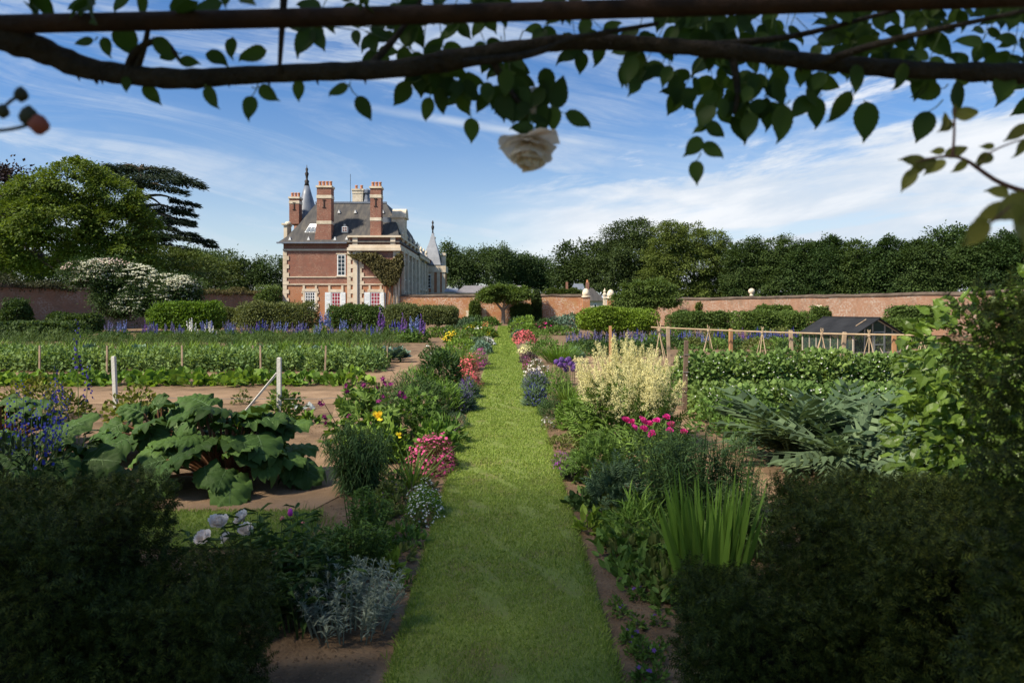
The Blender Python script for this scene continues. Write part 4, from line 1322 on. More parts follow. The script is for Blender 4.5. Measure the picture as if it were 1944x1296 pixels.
k = R.choice([0, 6, 7, 4], n); d = rdir(n, .1); d[:, 1] = -np.abs(d[:, 1]); P = B[k, :3] + unit(d) * B[k, 3:] * 1.03
scat(g, T_FLOWER, P, R.normal(0, 1, (n, 3)), np.array([0, -1, .6]) + R.normal(0, .3, (n, 3)), .17, .17)
obj('rose_blossom', g, petal('blush_petal', (.72, .55, .48)), t)

# ivy over the chateau corner
g = Geo(); n = 9000
YI = HY
poly = np.array([(655, 738), (700, 742), (770, 728), (880, 732), (930, 770), (1000, 785), (1040, 735), (1078, 740), (1078, 830), (1060, 900), (1030, 955), (975, 985), (930, 965), (880, 900), (830, 840), (770, 790), (700, 765)], float)
def inpoly(x, y, p):
    c = np.zeros(len(x), bool); j = len(p) - 1
    for i in range(len(p)):
        c ^= ((p[i, 1] > y) != (p[j, 1] > y)) & (x < (p[j, 0] - p[i, 0]) * (y - p[i, 1]) / (p[j, 1] - p[i, 1] + 1e-9) + p[i, 0]); j = i
    return c
q = np.stack([R.uniform(650, 1085, n * 3), R.uniform(725, 990, n * 3)], -1) + R.normal(0, 6, (n * 3, 2))
q = q[inpoly(q[:, 0], q[:, 1], poly)][:n]
P = np.stack([W(q[:, 0]), -.45 - np.abs(R.normal(0, .35, len(q))), V(q[:, 1])], -1)
t = thing('climbing_ivy', 'brownish heart shaped creeper on the corner of the chateau facade', 'climber', (OX + xr - 1.0, HY - .6, 0))
P -= np.array([xr - 1.0, -.6, 0])
D = R.normal(0, .6, P.shape); D[:, 2] -= .9
scat(g, T_DIA, P, D, np.array([0, -1, .3]) + R.normal(0, .4, P.shape), .3 * R.uniform(.6, 1.2, len(P)), .2)
obj('foliage', g, leafmat('creeper_leaf', (.085, .075, .026), .4, .2), t)
g = Geo()
for c in (940, 965, 990, 1010, 1030):
    tube(g, spline([(W(c) - xr + 1, .2, 0), (W(c + R.uniform(-8, 8)) - xr + 1, .15, 3.5), (W(c + R.uniform(-15, 15)) - xr + 1, .1, V(940)), (W(c + R.uniform(-60, 40)) - xr + 1, 0, V(800))], 5), np.linspace(.10, .03, 16), 5)
obj('stem', g, M_BARKP, t)

# growth along the top of the left wall
def wall_growth(label, mat, y0, y1, h, n, leaf):
    p0, p1 = np.array([-56.0, 25.0]), np.array([-31.2, 96.4]); d = unit(p1 - p0)
    f0, f1 = (y0 - p0[1]) / (p1 - p0)[1], (y1 - p0[1]) / (p1 - p0)[1]
    o = p0 + (p1 - p0) * f0; t = thing('wall_top_growth', label, 'climber', (o[0], o[1], 3.85), math.atan2(d[1], d[0]))
    ln = np.linalg.norm(p1 - p0) * (f1 - f0); x = R.uniform(0, ln, n)
    top = h * (.6 + .4 * np.sin(x * 1.1) * np.sin(x * .37 + 1)) * np.minimum(1, np.minimum(x, ln - x) / 1.5 + .25)
    P = np.stack([x, R.normal(0, .45, n) - .15, R.random(n) ** .7 * top - .25 * (R.random(n) < .3)], -1)
    g = Geo(); scat(g, T_DIA, P, R.normal(0, 1, (n, 3)), np.array([0, -.5, 1]) + R.normal(0, .4, (n, 3)), leaf * R.uniform(.6, 1.3, n), leaf * .6)
    obj('foliage', g, mat, t)


wall_growth('dark tangle of creeper along the top of the left wall at the picture edge', leafmat('creeper_dark', (.05, .055, .022), .4, .2), 50, 66, 1.3, 5200, .22)
wall_growth('brownish creeper along the wall top between the white climber and the chateau', leafmat('creeper_brown', (.10, .085, .03), .45, .2), 70, 95, 1.0, 5200, .24)
for k, (px, bl, lab) in enumerate(((60, [(40, 500, 60, 26), (80, 520, 60, 30)], 'dark tree behind the left wall under the copper beech'), (250, [(230, 510, 60, 26), (280, 520, 50, 28)], 'dark tree behind the white flowering climber'))):
    tree('background_tree', lab, 'tree', 122 + 3 * k, px, Z0, bl, 150, 90, 1.6, .42, L_BACK, .35)
# ================================================================== vegetable garden
G_MID = leafmat('leaf_mid', (.095, .165, .033), .38)
G_BRI = leafmat('leaf_bright', (.13, .22, .035), .35)
G_DRK = leafmat('leaf_dark', (.045, .088, .025), .38, .22)
G_LIME = leafmat('leaf_lime', (.22, .29, .04), .3)
G_SIL = leafmat('leaf_silver', (.25, .29, .22), .25, .15, .7)
G_BLUE = leafmat('leaf_bluegreen', (.075, .125, .065), .3, .2)
G_CAB = leafmat('leaf_cabbage', (.12, .19, .14), .3, .15)
G_OLV = leafmat('leaf_olive', (.10, .125, .035), .35)
G_BEAN = leafmat('leaf_bean', (.14, .215, .065), .4)
G_RED = leafmat('leaf_reddish', (.12, .07, .035), .4)
M_STEM = leafmat('green_stem', (.07, .11, .03), .3, 0)
M_STEMD = leafmat('dark_stem', (.05, .035, .03), .3, 0)
F_WHITE = petal('white_petal', (.76, .75, .70))
F_PINK = petal('deep_pink_petal', (.74, .06, .32), .25)
F_CORAL = petal('coral_petal', (.68, .15, .16), .3)
F_MAG = petal('magenta_petal', (.60, .08, .42), .3)
F_VIO = petal('violet_petal', (.17, .08, .30), .3)
F_BLU = petal('blue_petal', (.06, .06, .28), .4)
F_LBLU = petal('light_blue_petal', (.16, .19, .40), .35)
F_LAV = petal('lavender_petal', (.14, .125, .24), .3)
F_PLUM = petal('plum_petal', (.10, .05, .13), .3)
F_YEL = petal('yellow_petal', (.85, .62, .04), .2)
F_CRM = petal('cream_petal', (.76, .70, .36), .18)
F_ORA = petal('orange_petal', (.62, .25, .12), .3)
F_BLUSH = petal('white_blush_petal', (.86, .80, .75), .1)
F_PURP = petal('dark_purple_petal', (.16, .02, .10), .3)
M_WOOD = surf('weathered_wood', (.20, .14, .09), (.34, .25, .165), 3, .85, .4, 8, c3=(.42, .32, .21))
M_WOODO = surf('orange_wood', (.32, .16, .075), (.42, .23, .11), 3, .8, .3, 8)
M_WOODD = surf('dark_wood', (.10, .065, .045), (.17, .115, .08), 4, .85, .4, 8)
M_CONC = surf('pale_concrete', (.48, .46, .41), (.60, .57, .50), 5, .85, .3, 8)
M_CANE = surf('cane', (.38, .27, .16), (.50, .38, .24), 6, .6, .1)
M_WIRE = surf('wire', (.25, .25, .24), (.35, .35, .33), 10, .4, 0, metal=.6)


def put_row(protos, xs, ys, label, group, smin=.78, smax=1.2, jx=.08, jy=.05, rot=True):
    for k, (x, y) in enumerate(zip(xs, ys)):
        p = protos[k % len(protos)]
        p.put((x + R.normal(0, jx), y + R.normal(0, jy), -.03), R.uniform(0, 2 * pi) if rot else R.normal(0, .1), R.uniform(smin, smax), label, group)


def rowplant(name, cat, T, n, rx, ry, h, L, W, mat, up=.4, rnd=.6, lo=.4, fl=None, nfl=0, fsize=.04, C=1.0, stemn=4):
    t = thing(name, 'x', cat, (0, 0, 0))
    g = Geo(); foliage(g, T, n, rx, ry, h, L, W, lo, up, rnd, .12, C); obj('foliage', g, mat, t)
    g = Geo(); stems(g, stemn, rx * .3, rx * .6, h * .8, .006 + h * .006); obj('stem', g, M_STEM, t)
    if fl:
        g = Geo(); blooms(g, T_FLOWER, nfl, rx, ry, h, fsize, zlo=.0); obj('blossom', g, fl, t)
    return Proto(t)


# squash row
pr = [rowplant('squash_plant', 'vegetable plant', T_ROUND, 60, .42, .55, .26, .20, .2, G_BRI, .35, .7, .5) for _ in range(3)]
xs = np.arange(-14.6, -3.6, .55)
put_row(pr, xs, 18.3 + 0 * xs, 'low broad leaved squash plant in the bright green row between two bare soil strips', 'squash plants in the low row')
# bean rows
pr = [rowplant('bean_plant', 'vegetable plant', T_DIA, 240, .36, .36, .62, .13, .075, G_BEAN, .25, .8, .5) for _ in range(3)]
for j, y in enumerate((22.2, 23.0, 23.8, 24.6)):
    xs = np.arange(-17.8 - j * .6, -3.8 - .14 * j, .52)
    put_row(pr, xs, y + 0 * xs, 'leafy bean plant in the thick green block of the left vegetable plot', 'bean plants of the left plot', .9, 1.2)
# leeks, upright blades
def leek():
    t = thing('leek_plant', 'x', 'vegetable plant'); g = Geo(); n = 46
    a = R.uniform(0, 2 * pi, n)
    P = np.stack([R.normal(0, .16, n), R.normal(0, .10, n), np.zeros(n)], -1)
    D = np.stack([np.cos(a) * .35, np.sin(a) * .35, np.ones(n)], -1)
    scat(g, T_BLADE3, P, D, -np.stack([np.cos(a), np.sin(a), 0 * a], -1) * .9 + R.normal(0, .3, (n, 3)), R.uniform(.4, .8, n), .05, .35)
    obj('foliage', g, G_BRI, t); return Proto(t)
pr = [leek(), leek()]
for j, y in enumerate((26.8, 28.4, 30.0)):
    xs = np.arange(-21 - j, -5.3, .62)
    put_row(pr, xs, y + 0 * xs, 'upright leek plant in the rows behind the beans', 'leek plants of the left plot')
# cabbages
def cabbage():
    t = thing('cabbage_plant', 'x', 'vegetable plant'); g = Geo(); n = 34
    a = R.uniform(0, 2 * pi, n); e = R.uniform(.1, 1.4, n)
    D = np.stack([np.cos(a) * np.cos(e), np.sin(a) * np.cos(e), np.sin(e)], -1)
    scat(g, T_ROUND, np.array([0, 0, .12]) + D * .05, D, np.cross(D, np.cross(np.array([0, 0, 1.0]), D)) + [0, 0, .01], R.uniform(.28, .42, n), R.uniform(.24, .36, n), -.8)
    obj('leaves', g, G_CAB, t)
    g = Geo(); tube(g, [(0, 0, 0), (0, 0, .2)], [.03, .03], 6); obj('stem', g, M_STEM, t)
    return Proto(t)
pr = [cabbage(), cabbage()]
xs = np.concatenate([np.arange(-5.6, -3.4, .62), np.arange(-5.4, -3.6, .62)]); ys = np.concatenate([np.full(4, 25.9), np.full(3, 27.1)])
put_row(pr, xs, ys, 'blue green cabbage at the end of the bean block beside the soil walk', 'cabbages beside the soil walk', .95, 1.25)
xs = np.arange(-19.5, -6.5, 1.35)
put_row(pr, xs, 27.6 + 0 * xs, 'blue green cabbage among the leeks', 'cabbages among the leeks', .95, 1.3, .3, .3)
# dark feathery strip (asparagus) before the delphiniums
pr = [rowplant('asparagus_fern', 'vegetable plant', T_BLADE3, 520, .95, .85, .85, .22, .02, L_STRIP, .9, .6, .3) for _ in range(2)]
for j, y in enumerate((35.2, 37.4)):
    xs = np.arange(-27, -5.0, 1.3)
    put_row(pr, xs, y + 0 * xs, 'feathery asparagus clump in the dark green strip before the blue flower spikes', 'asparagus clumps of the left plot', .85, 1.1, .2, .1)
# small stakes in the bean block
SX = [(62, 688), (75, 694), (188, 655), (203, 652), (326, 655), (346, 652), (480, 657), (495, 656), (609, 655), (617, 656), (735, 655)]
g = Geo(); prism(g, [(-.025, 0), (.025, 0), (.025, 1.0), (.0, 1.04), (-.025, 1.0)], -.02, .02); ms = g.mesh('stake', M_WOOD)
for k, (px, pt) in enumerate(sorted(SX)[1:]):
    Y = 21.6 if k % 2 == 0 else 25.6
    z = hz(655, Y)
    o = bpy.data.objects.new('wooden_stake', ms); COL.objects.link(o); o.location = (hx(px, Y), Y, -.03); o.scale = (1, 1, z / 1.0); o.rotation_euler = (R.normal(0, .03), R.normal(0, .03), 0)
    tag(o, 'thin wooden stake standing in the bean block of the left vegetable plot', 'stake', 'thin stakes along the bean block')

# the two pale posts
def post(name, label, px, py0, py1, r, mat, cat='post', group=None, lean=0.0, taper=1.0, Y=None):
    Y = Y or F * 2.0 / (py0 - VY); x = hx(px, Y); h = hz(py1, Y)
    g = Geo(); frustum(g, (-r, r, -r, r, 0), (-r * taper, r * taper, -r * taper, r * taper, h - .012)); frustum(g, (-r * taper * .9, r * taper * .9, -r * taper * .9, r * taper * .9, h - .0119), (-r * .6, r * .6, -r * .6, r * .6, h))
    t = thing(name, label, cat, (x, Y, -.03), group=group); t.rotation_euler = (0, lean, R.uniform(-.2, .2))
    obj('shaft', g, mat, t)
    return t, Y, h
t, Y, h = post('fence_post', 'lone pale square post left of the rhubarb', 220, 765, 673, .034, M_CONC, lean=-.045, Y=13.6)
t2, Y, h2 = post('fence_post', 'pale square post with diagonal strut right of the rhubarb', 530, 790, 675, .034, M_CONC, Y=12.2)
t2.rotation_euler = (0, 0, 0)
g = Geo(); tube(g, [(-.035, -.01, h2 * .76), (-.74, -.06, .02)], .024, 4); obj('strut', g, M_CONC, t2)
g = Geo(); tube(g, [(-.46, -.02, h2 * .36), (-.52, -.02, h2 * .29)], .032, 4)
t3 = obj('fence_wire', Geo(), M_WIRE) if False else None
g = Geo(); p = np.array(at(220, 752, 13.6)); q = np.array(at(530, 757, 12.2)); r_ = np.array(at(690, 752, 11.6))
tube(g, [p, (p + q) / 2 - [0, 0, .02], q, (q + r_) / 2 - [0, 0, .02], r_], .004, 4)
o = obj('fence_wire', g, M_WIRE); tag(o, 'thin wire stretched low between the two pale posts', 'wire')
# tiny bottle cloche by the strut post
t = thing('plastic_cover', 'crumpled clear plastic sheet on the bare soil by the pale post', 'plastic sheet', (*gp(575, 775), -.03))
g = Geo(); n = 9
for i in range(n):
    for j in range(5): pass
v = np.array([(i * .06 - .25, j * .05 - .1, max(0, .10 * sin(i * 1.3) + .07 * cos(j * 2 + i))) for i in range(n) for j in range(5)]); v[:, 2] += R.uniform(0, .03, len(v))
g.add(v, {4: [(i * 5 + j, i * 5 + j + 1, i * 5 + 6 + j, i * 5 + 5 + j) for i in range(n - 1) for j in range(4)]})
obj('sheet', g, glassmat('clear_plastic', (.55, .62, .62), .25, .45), t)

# ---- rhubarb
def rhub_pt(u, s):
    hw = .54 * max(0.0, 1 - abs((u - .40) / .62) ** 2.3) ** .62
    back = -.20 * abs(s) ** 1.5 * (1 - u)             # heart-shaped base
    rip = .085 * abs(s) ** 2.2 * sin(15 * u * (1 if s > 0 else 1.15) + 2 * s) + .06 * abs(s) ** 4 * sin(34 * u + 3 * s)
    edge = 1 + .045 * abs(s) ** 4 * sin(30 * u + s)
    fold = .12 * abs(s) - .22 * s * s + .018 * sin(31 * u + 5 * s) * sin(13 * s + 9 * u) + .040 * sin(2 * pi * 5 * (u - abs(s) * .30)) * min(1, abs(s) * 5) * (1 - .3 * abs(s))
    return (u + back, s * hw * edge, fold + rip - .32 * u * u)


def rhubarb_leaf_T(nu=18, nv=14):
    uv = [rhub_pt(i / nu, j / nv * 2 - 1) for i in range(nu + 1) for j in range(nv + 1)]
    m = nv + 1
    return T_(uv, {4: [(i * m + j, i * m + j + 1, (i + 1) * m + j + 1, (i + 1) * m + j) for i in range(nu) for j in range(nv)]})


def rhubarb_vein_T():
    """midrib and side ribs lying on the blade"""
    uv, q = [], []
    lines = [[(k / 10, 0.0) for k in range(11)]]
    for u0 in (.03, .2, .38, .56):
        for sg in (-1, 1): lines.append([(u0 + .30 * k / 6 * (1 - .2 * u0), sg * .92 * k / 6) for k in range(7)])
    for li, L_ in enumerate(lines):
        n = len(L_)
        for k, (u, s) in enumerate(L_):
            w = (.016 if li == 0 else .009) * (1.05 - k / n)
            x, y, z = rhub_pt(min(u, 1), s)
            d = (0, w) if li == 0 else (w, 0)
            uv += [(x - d[0], y - d[1], z + .010), (x + d[0], y + d[1], z + .010)]
            if k: b = len(uv); q.append((b - 4, b - 3, b - 1, b - 2))
    return T_(uv, {4: q})


T_RHUB = rhubarb_leaf_T()
T_RVEIN = rhubarb_vein_T()
G_RHUB = leafmat('rhubarb_leaf', (.058, .108, .026), .42, .2, .6, spec=.12)
M_RHST = leafmat('rhubarb_stalk', (.20, .09, .05), .3, 0)


def rhubarb(label, x, y, r, h, n, size):
    t = thing('rhubarb_plant', label, 'rhubarb', (x, y, -.03))
    g, gs, gv = Geo(), Geo(), Geo()
    for k in range(n):
        a = k * 2.399 + R.normal(0, .25); q = sqrt((k + .5) / n)
        top = np.array([cos(a) * q * r * .8, sin(a) * q * r * .66, h * (.95 - .72 * q ** 1.5) * R.uniform(.8, 1.15)])
        b = np.array([cos(a) * .1, sin(a) * .1, 0])
        tube(gs, spline([b, (b + top) * .5 + [0, 0, .08], top], 4), np.linspace(.022, .013, 9), 6)
        a2 = a + R.normal(0, .45)
        D = np.array([cos(a2), sin(a2), .75 - 1.05 * q + R.normal(0, .3)]); N = np.array([cos(a2) * .5 * q, sin(a2) * .5 * q - .2, 1.0]) + R.normal(0, .28, 3)
        s = size * R.uniform(.7, 1.2) * (1.05 - .12 * q); w = s * R.uniform(.85, 1.1); c = R.uniform(.6, 1.4)
        scat(g, T_RHUB, top[None], D, N, s, w, c); scat(gv, T_RVEIN, top[None], D, N, s, w, c)
    obj('leaves', g, G_RHUB, t, True); obj('leaf_ribs', gv, M_RIB, t); obj('stalks', gs, M_RHST, t)
    return t


M_RIB = leafmat('rhubarb_rib', (.12, .19, .075), .2, 0)
rhubarb('large rhubarb with huge crinkled leaves beside the curved soil walk', -3.2, 7.9, 1.0, .92, 66, .40)
rhubarb('rhubarb half hidden behind the large one, reaching left towards the lone post', -4.8, 9.6, 1.0, .72, 40, .40)
rhubarb('dim rhubarb at the left edge behind the blue flowers', -7.4, 10.0, 1.1, .7, 40, .40)
rhubarb('small rhubarb between the left hedge and the blue flowers', -4.9, 7.3, .75, .62, 22, .44)

# ---- left foreground fillers
def leafy(name, label, cat, x, y, rx, ry, h, T, n, L, W, mat, up=.4, rnd=.6, lo=.5, C=1.0, fl=None, nfl=0, fs=.04, T2=None, base=0.0, ns=6, group=None, fzlo=.15, smooth=False, stemm=None):
    t = thing(name, label, cat, (x, y, -.03), group=group)
    g = Geo(); foliage(g, T, n, rx, ry, h, L, W, lo, up, rnd, .12, C, base); obj('foliage', g, mat, t, smooth)
    g = Geo(); stems(g, ns, rx * .3, rx * .75, h * .85, .004 + .005 * h); obj('stem', g, stemm or M_STEM, t)
    if fl and nfl <= 24:
        for _ in range(nfl):
            g = Geo(); blooms(g, T2 or T_FLOWER, 1, rx, ry, h, fs, base, fzlo); obj('flower', g, fl, t)
    elif fl:
        g = Geo(); blooms(g, T2 or T_FLOWER, nfl, rx * 1.04, ry * 1.04, h * 1.05, fs * .92, base, fzlo, .24, .74); obj('blossom', g, fl, t, kind='stuff')
    return t


leafy('currant_bush', 'young raspberry bush growing at the strut post', 'bush', *gp(535, 795), .35, .35, .62, T_DIA, 380, .10, .07, G_MID)
leafy('currant_bush', 'yellowish green bush at the left edge before the squash row', 'bush', -8.6, 12.6, .9, .7, .75, T_DIA, 900, .10, .07, leafmat('leaf_yellowgreen', (.11, .13, .022), .35))
leafy('currant_bush', 'small yellow green bush just behind the tall blue flowers', 'bush', -6.6, 12.2, .5, .5, .62, T_DIA, 500, .09, .07, leafmat('leaf_yellowgreen', (.11, .13, .022), .35))
leafy('seedling_bush', 'small leafy seedling on the bare strip behind the rhubarb', 'seedling', -4.6, 14.3, .22, .22, .3, T_DIA, 130, .07, .05, G_OLV)
leafy('seedling_bush', 'second leafy seedling on the bare strip, nearer the lone post', 'seedling', -5.6, 14.6, .2, .2, .28, T_DIA, 110, .07, .05, G_OLV)
leafy('lettuce_plant', 'single pale lettuce on the bare soil below the plastic sheet', 'lettuce', *gp(588, 800), .13, .13, .14, T_ROUND, 40, .12, .1, G_BRI, .6)


def spire(name, label, cat, x, y, n, r, h, fm, lm, per=26, rad0=.045, fs=.05, frac=.42, leafn=140, L=.12, Wd=.07, T=T_LOBED, group=None, T2=T_DOT, lean=.0):
    t = thing(name, label, cat, (x, y, -.03), group=group)
    gs = Geo(); B, Tt = stems(gs, n, r * .6, r, h, .006, .22)
    obj('stem', gs, M_STEM, t)
    g = Geo(); foliage(g, T, leafn, r * 1.05, r * 1.05, h * .62, L, Wd, .4, .3, .6); obj('foliage', g, lm, t)
    g = Geo(); P0 = B * frac + Tt * (1 - frac); P1 = Tt + (Tt - B) * .05
    spikes(g, T2, P0, P1, per, rad0, fs); obj('blossom', g, fm, t)
    return t


L_ANCH = leafmat('anchusa_leaf', (.03, .05, .022), .3, .2)
F_ANCH = petal('anchusa_petal', (.045, .04, .26), .4)
spire('anchusa_plant', 'tall dark blue flowered plant at the left behind the hedge', 'flower', -4.95, 7.0, 16, .5, 1.15, F_ANCH, L_ANCH, 22, .07, .035, .5, 420, .13, .035, T_OVAL)
spire('anchusa_plant', 'dark blue flowers at the left edge, lower than the tall ones', 'flower', -5.9, 7.4, 14, .5, .95, F_ANCH, L_ANCH, 22, .07, .035, .5, 380, .13, .035, T_OVAL)
spire('anchusa_plant', 'single very tall dark stem with purple tip standing over the blue flowers', 'flower', -4.95, 7.9, 3, .15, 1.55, F_ANCH, L_ANCH, 26, .07, .035, .3, 90, .12, .03, T_OVAL)

# ---- delphinium border (left), each clump its own
dl_cols = [F_BLU, F_LBLU, F_VIO, F_LAV, F_BLU, F_VIO]
dpro = []
for c, nm in ((F_BLU, 'deep blue'), (F_LBLU, 'light blue'), (F_VIO, 'purple'), (F_LAV, 'dusky lavender'), (F_WHITE, 'white')):
    dpro.append((Proto(spire('delphinium', 'x', 'flower', 0, 0, 8, .44, 1.12, c, G_MID, 20, .065, .085, .42, 220, .18, .12)), nm))
xs = np.arange(-24.5, -5.6, .62)
for k, x in enumerate(xs):
    c = int(R.choice([0, 0, 1, 3, 3, 2])) if k not in (8, 10) else 4
    p, nm = dpro[c]
    p.put((x + R.normal(0, .12), 43.2 + R.normal(0, .9), -.03), R.uniform(0, 6), R.uniform(.8, 1.12), '%s delphinium spikes in the flower row before the clipped bushes' % nm, 'delphiniums of the left row')
for px, Y, sc in ((612, 45.5, 1.5), (722, 45, 1.5), (765, 42, 1.25), (783, 41.5, 1.3), (800, 41, 1.2)):
    dpro[1 if px in (612, 783) else 2][0].put((hx(px, Y), Y, -.03), 1.0, sc, ('tall %s delphinium above the others, ' % ('light blue' if px in (612, 783) else 'purple')) + {612: 'left of the bush below the doors', 722: 'between bush and olive bush below the doors', 765: 'leftmost before the olive bush', 783: 'middle one before the olive bush', 800: 'rightmost before the olive bush'}[px], 'tall delphiniums')
# right: blue and dusky flowers behind the rail
for px in np.arange(1205, 1520, 17):
    Y = 37 + R.normal(0, 1.2); c = int(R.choice([0, 1, 2, 3, 0]))
    dpro[c][0].put((hx(px, Y), Y, -.03), R.uniform(0, 6), R.uniform(.62, .8), '%s delphinium spikes behind the pole rail on the right' % dpro[c][1], 'delphiniums behind the rail')
for k, px in enumerate((1085, 1105, 1125, 1145, 1165, 1190, 1215)):
    Y = 32 + (k % 3)
    dpro[3][0].put((hx(px, Y), Y, -.03), R.uniform(0, 6), .85, 'dusky lavender flower clump below the bright clipped hedge', 'dusky clumps below the bright hedge')

# ---- right plot: peas, beans, potatoes
def peaplant(h, n, fl):
    t = thing('pea_plant', 'x', 'vegetable plant')
    g = Geo(); boxfol(g, T_ROUND, n, .26, .26, h, .085, .075, .0, .2, .8, .5); obj('foliage', g, G_PEA, t)
    g = Geo(); m = fl
    P = np.stack([R.uniform(-.26, .26, m), -.27 + R.normal(0, .05, m), R.uniform(.3, 1, m) * h], -1)
    scat(g, T_FLOWER, P, R.normal(0, 1, (m, 3)), np.array([0, -1, .4]) + R.normal(0, .3, (m, 3)), .036, .036); obj('blossom', g, F_WHITE, t, kind='stuff')
    g = Geo(); stems(g, 4, .2, .22, h, .005); obj('stem', g, M_STEM, t)
    return Proto(t)
G_PEA = leafmat('leaf_pea', (.135, .21, .055), .38)
pr = [peaplant(1.12, 520, 9) for _ in range(3)]
for y in (14.0, 14.5):
    xs = np.arange(3.95, 10.6, .36)
    put_row(pr, xs, y + 0 * xs, 'tall white flowered pea plant in the high hedge of peas behind the dark post', 'tall peas of the right plot', .93, 1.06, .03, .03, False)
pr = [peaplant(.60, 420, 16) for _ in range(3)]
for y in (12.3, 12.75):
    xs = np.arange(3.75, 9.6, .38)
    put_row(pr, xs, y + 0 * xs, 'lower white flowered pea plant in front of the tall peas', 'low peas of the right plot', .9, 1.1, .03, .04, False)
pr = [rowplant('potato_plant', 'vegetable plant', T_DIA, 260, .32, .32, .46, .085, .05, G_MID, .3, .8, .45) for _ in range(3)]
for j, y in enumerate((10.3, 10.85, 11.4)):
    xs = np.arange(3.75 - .1 * j, 9.2, .44)
    put_row(pr, xs, y + 0 * xs, 'low green potato plant between the peas and the grey thistle leaves', 'potato plants of the right plot')
# low leafy things round the cane tents
pr = [rowplant('bean_seedling', 'vegetable plant', T_ROUND, 60, .3, .3, .25, .12, .11, G_BRI) for _ in range(2)]
xs = np.concatenate([np.arange(4.6, 9.5, .5)]); put_row(pr, xs, 21.0 + 0 * xs, 'young bean plant around the feet of the cane tripods', 'young beans at the canes', .8, 1.2, .1, .3)

# artichoke
def cardoon_T(k=8):
    """deeply cut leaf: midrib with separate toothed lobes"""
    def z(u): return -.62 * u * u + .12 * u
    uv = [(0, -.03, 0), (0, .03, 0), (.5, -.02, z(.5) + .01), (.5, .02, z(.5) + .01), (1, 0, z(1))]
    t = [(2, 3, 4)]; q = [(0, 1, 3, 2)]
    for i in range(k):
        u = .14 + .80 * i / k; ln = .46 * sin(pi * (.20 + .72 * i / k)) ** .8
        for s in (-1, 1):
            b = len(uv)
            uv += [(u, 0, z(u)), (u + .035, s * ln * .45, z(u) + .05), (u + .03, s * ln * .60, z(u) + .04), (u + .20, s * ln, z(u) - .10), (u + .085, s * ln * .36, z(u) + .01), (u + .065, 0, z(u + .065))]
            f = [(b, b + 1, b + 4), (b + 2, b + 3, b + 4), (b, b + 4, b + 5), (b + 1, b + 2, b + 4)]
            t += f if s < 0 else [x[::-1] for x in f]
    return T_(uv, {3: t, 4: q})


T_CARD = cardoon_T()
G_CARD = leafmat('artichoke_leaf', (.085, .13, .068), .36, .2, .7, spec=.1)


def artichoke(label, x, y, r, h, n):
    t = thing('artichoke_plant', label, 'artichoke', (x, y, -.03), R.uniform(0, 6), group='grey green artichokes of the right plot')
    g = Geo(); a = R.uniform(0, 2 * pi, n); e = R.uniform(.45, 1.35, n)
    D = np.stack([np.cos(a) * np.cos(e), np.sin(a) * np.cos(e), np.sin(e)], -1)
    N = np.stack([-np.cos(a) * np.sin(e), -np.sin(a) * np.sin(e), np.cos(e)], -1)
    P = np.stack([np.cos(a) * .06, np.sin(a) * .06, R.uniform(0, .12, n)], -1)
    L = R.uniform(.75, 1.15, n) * r * 1.25
    scat(g, T_CARD, P, D, N + R.normal(0, .35, (n, 3)), L, L * .50, R.uniform(.8, 1.8, n))
    obj('leaves', g, G_CARD, t)
    return t


for lab, x, y, r in (('jagged grey green artichoke nearest the right soil walk', 3.75, 8.9, .78), ('jagged artichoke second from the soil walk, in front of the potatoes', 4.55, 9.2, .85), ('jagged artichoke in the middle of the grey green patch', 5.0, 8.4, .8),
                     ('jagged artichoke behind the dark hedge block with pale hanging leaf', 4.0, 8.0, .72), ('jagged artichoke towards the glossy leaved shrub', 5.7, 9.3, .85), ('jagged artichoke rightmost, beside the glossy leaved shrub', 6.2, 8.5, .8)):
    artichoke(lab, x, y, r, .7, 40)
leafy('squash_plant', 'low plant with one yellow flower at the foot of the artichokes', 'vegetable plant', 3.65, 6.9, .3, .25, .2, T_OVAL, 60, .16, .06, G_MID, .4, fl=F_YEL, nfl=3, fs=.09)

# posts, rail and canes on the right
posts = [(1159, 617, 25.0, M_WOODO, 'orange brown post at the left end, in front of the bright clipped hedge'), (1270, 618, 25.0, M_WOOD, 'grey wooden post behind the first cane tripod'), (1387, 622, 24.2, M_WOODO, 'orange brown post between two cane tripods'),
         (1503, 625, 23.4, M_WOOD, 'grey wooden post just left of the greenhouse'), (1597, 628, 22.8, M_WOOD, 'leaning grey post in front of the greenhouse roof'), (1697, 633, 22.0, M_WOODO, 'orange brown post at the greenhouse gable')]
for px, pt, Y, m, lab in posts:
    post('wooden_post', lab, px, 0, pt, .055, m, 'post', 'posts along the pole rail', R.normal(0, .02) if px != 1597 else .09, .95, Y=Y)
t, _, _ = post('wooden_post', 'dark rough post at the near end of the tall peas', 1299, 772, 643, .045, M_WOODD, 'post', None, .03, .8, Y=13.8)
g = Geo()
for z in (.35, .75, 1.1): tube(g, [(-.06, -.05, z), (.06, -.055, z + .01), (.06, .05, z)], .006, 4)
obj('wire_tie', g, M_WIRE, t)
g = Geo(); a = [at(1236, 621, 24.6), at(1400, 628, 23.8), at(1560, 633, 22.8), at(1760, 636.5, 21.4)]
tube(g, spline(a, 5), .026, 6); o = obj('pole_rail', g, M_CANE); tag(o, 'long thin pole rail lying across the cane tripods and posts on the right', 'rail')
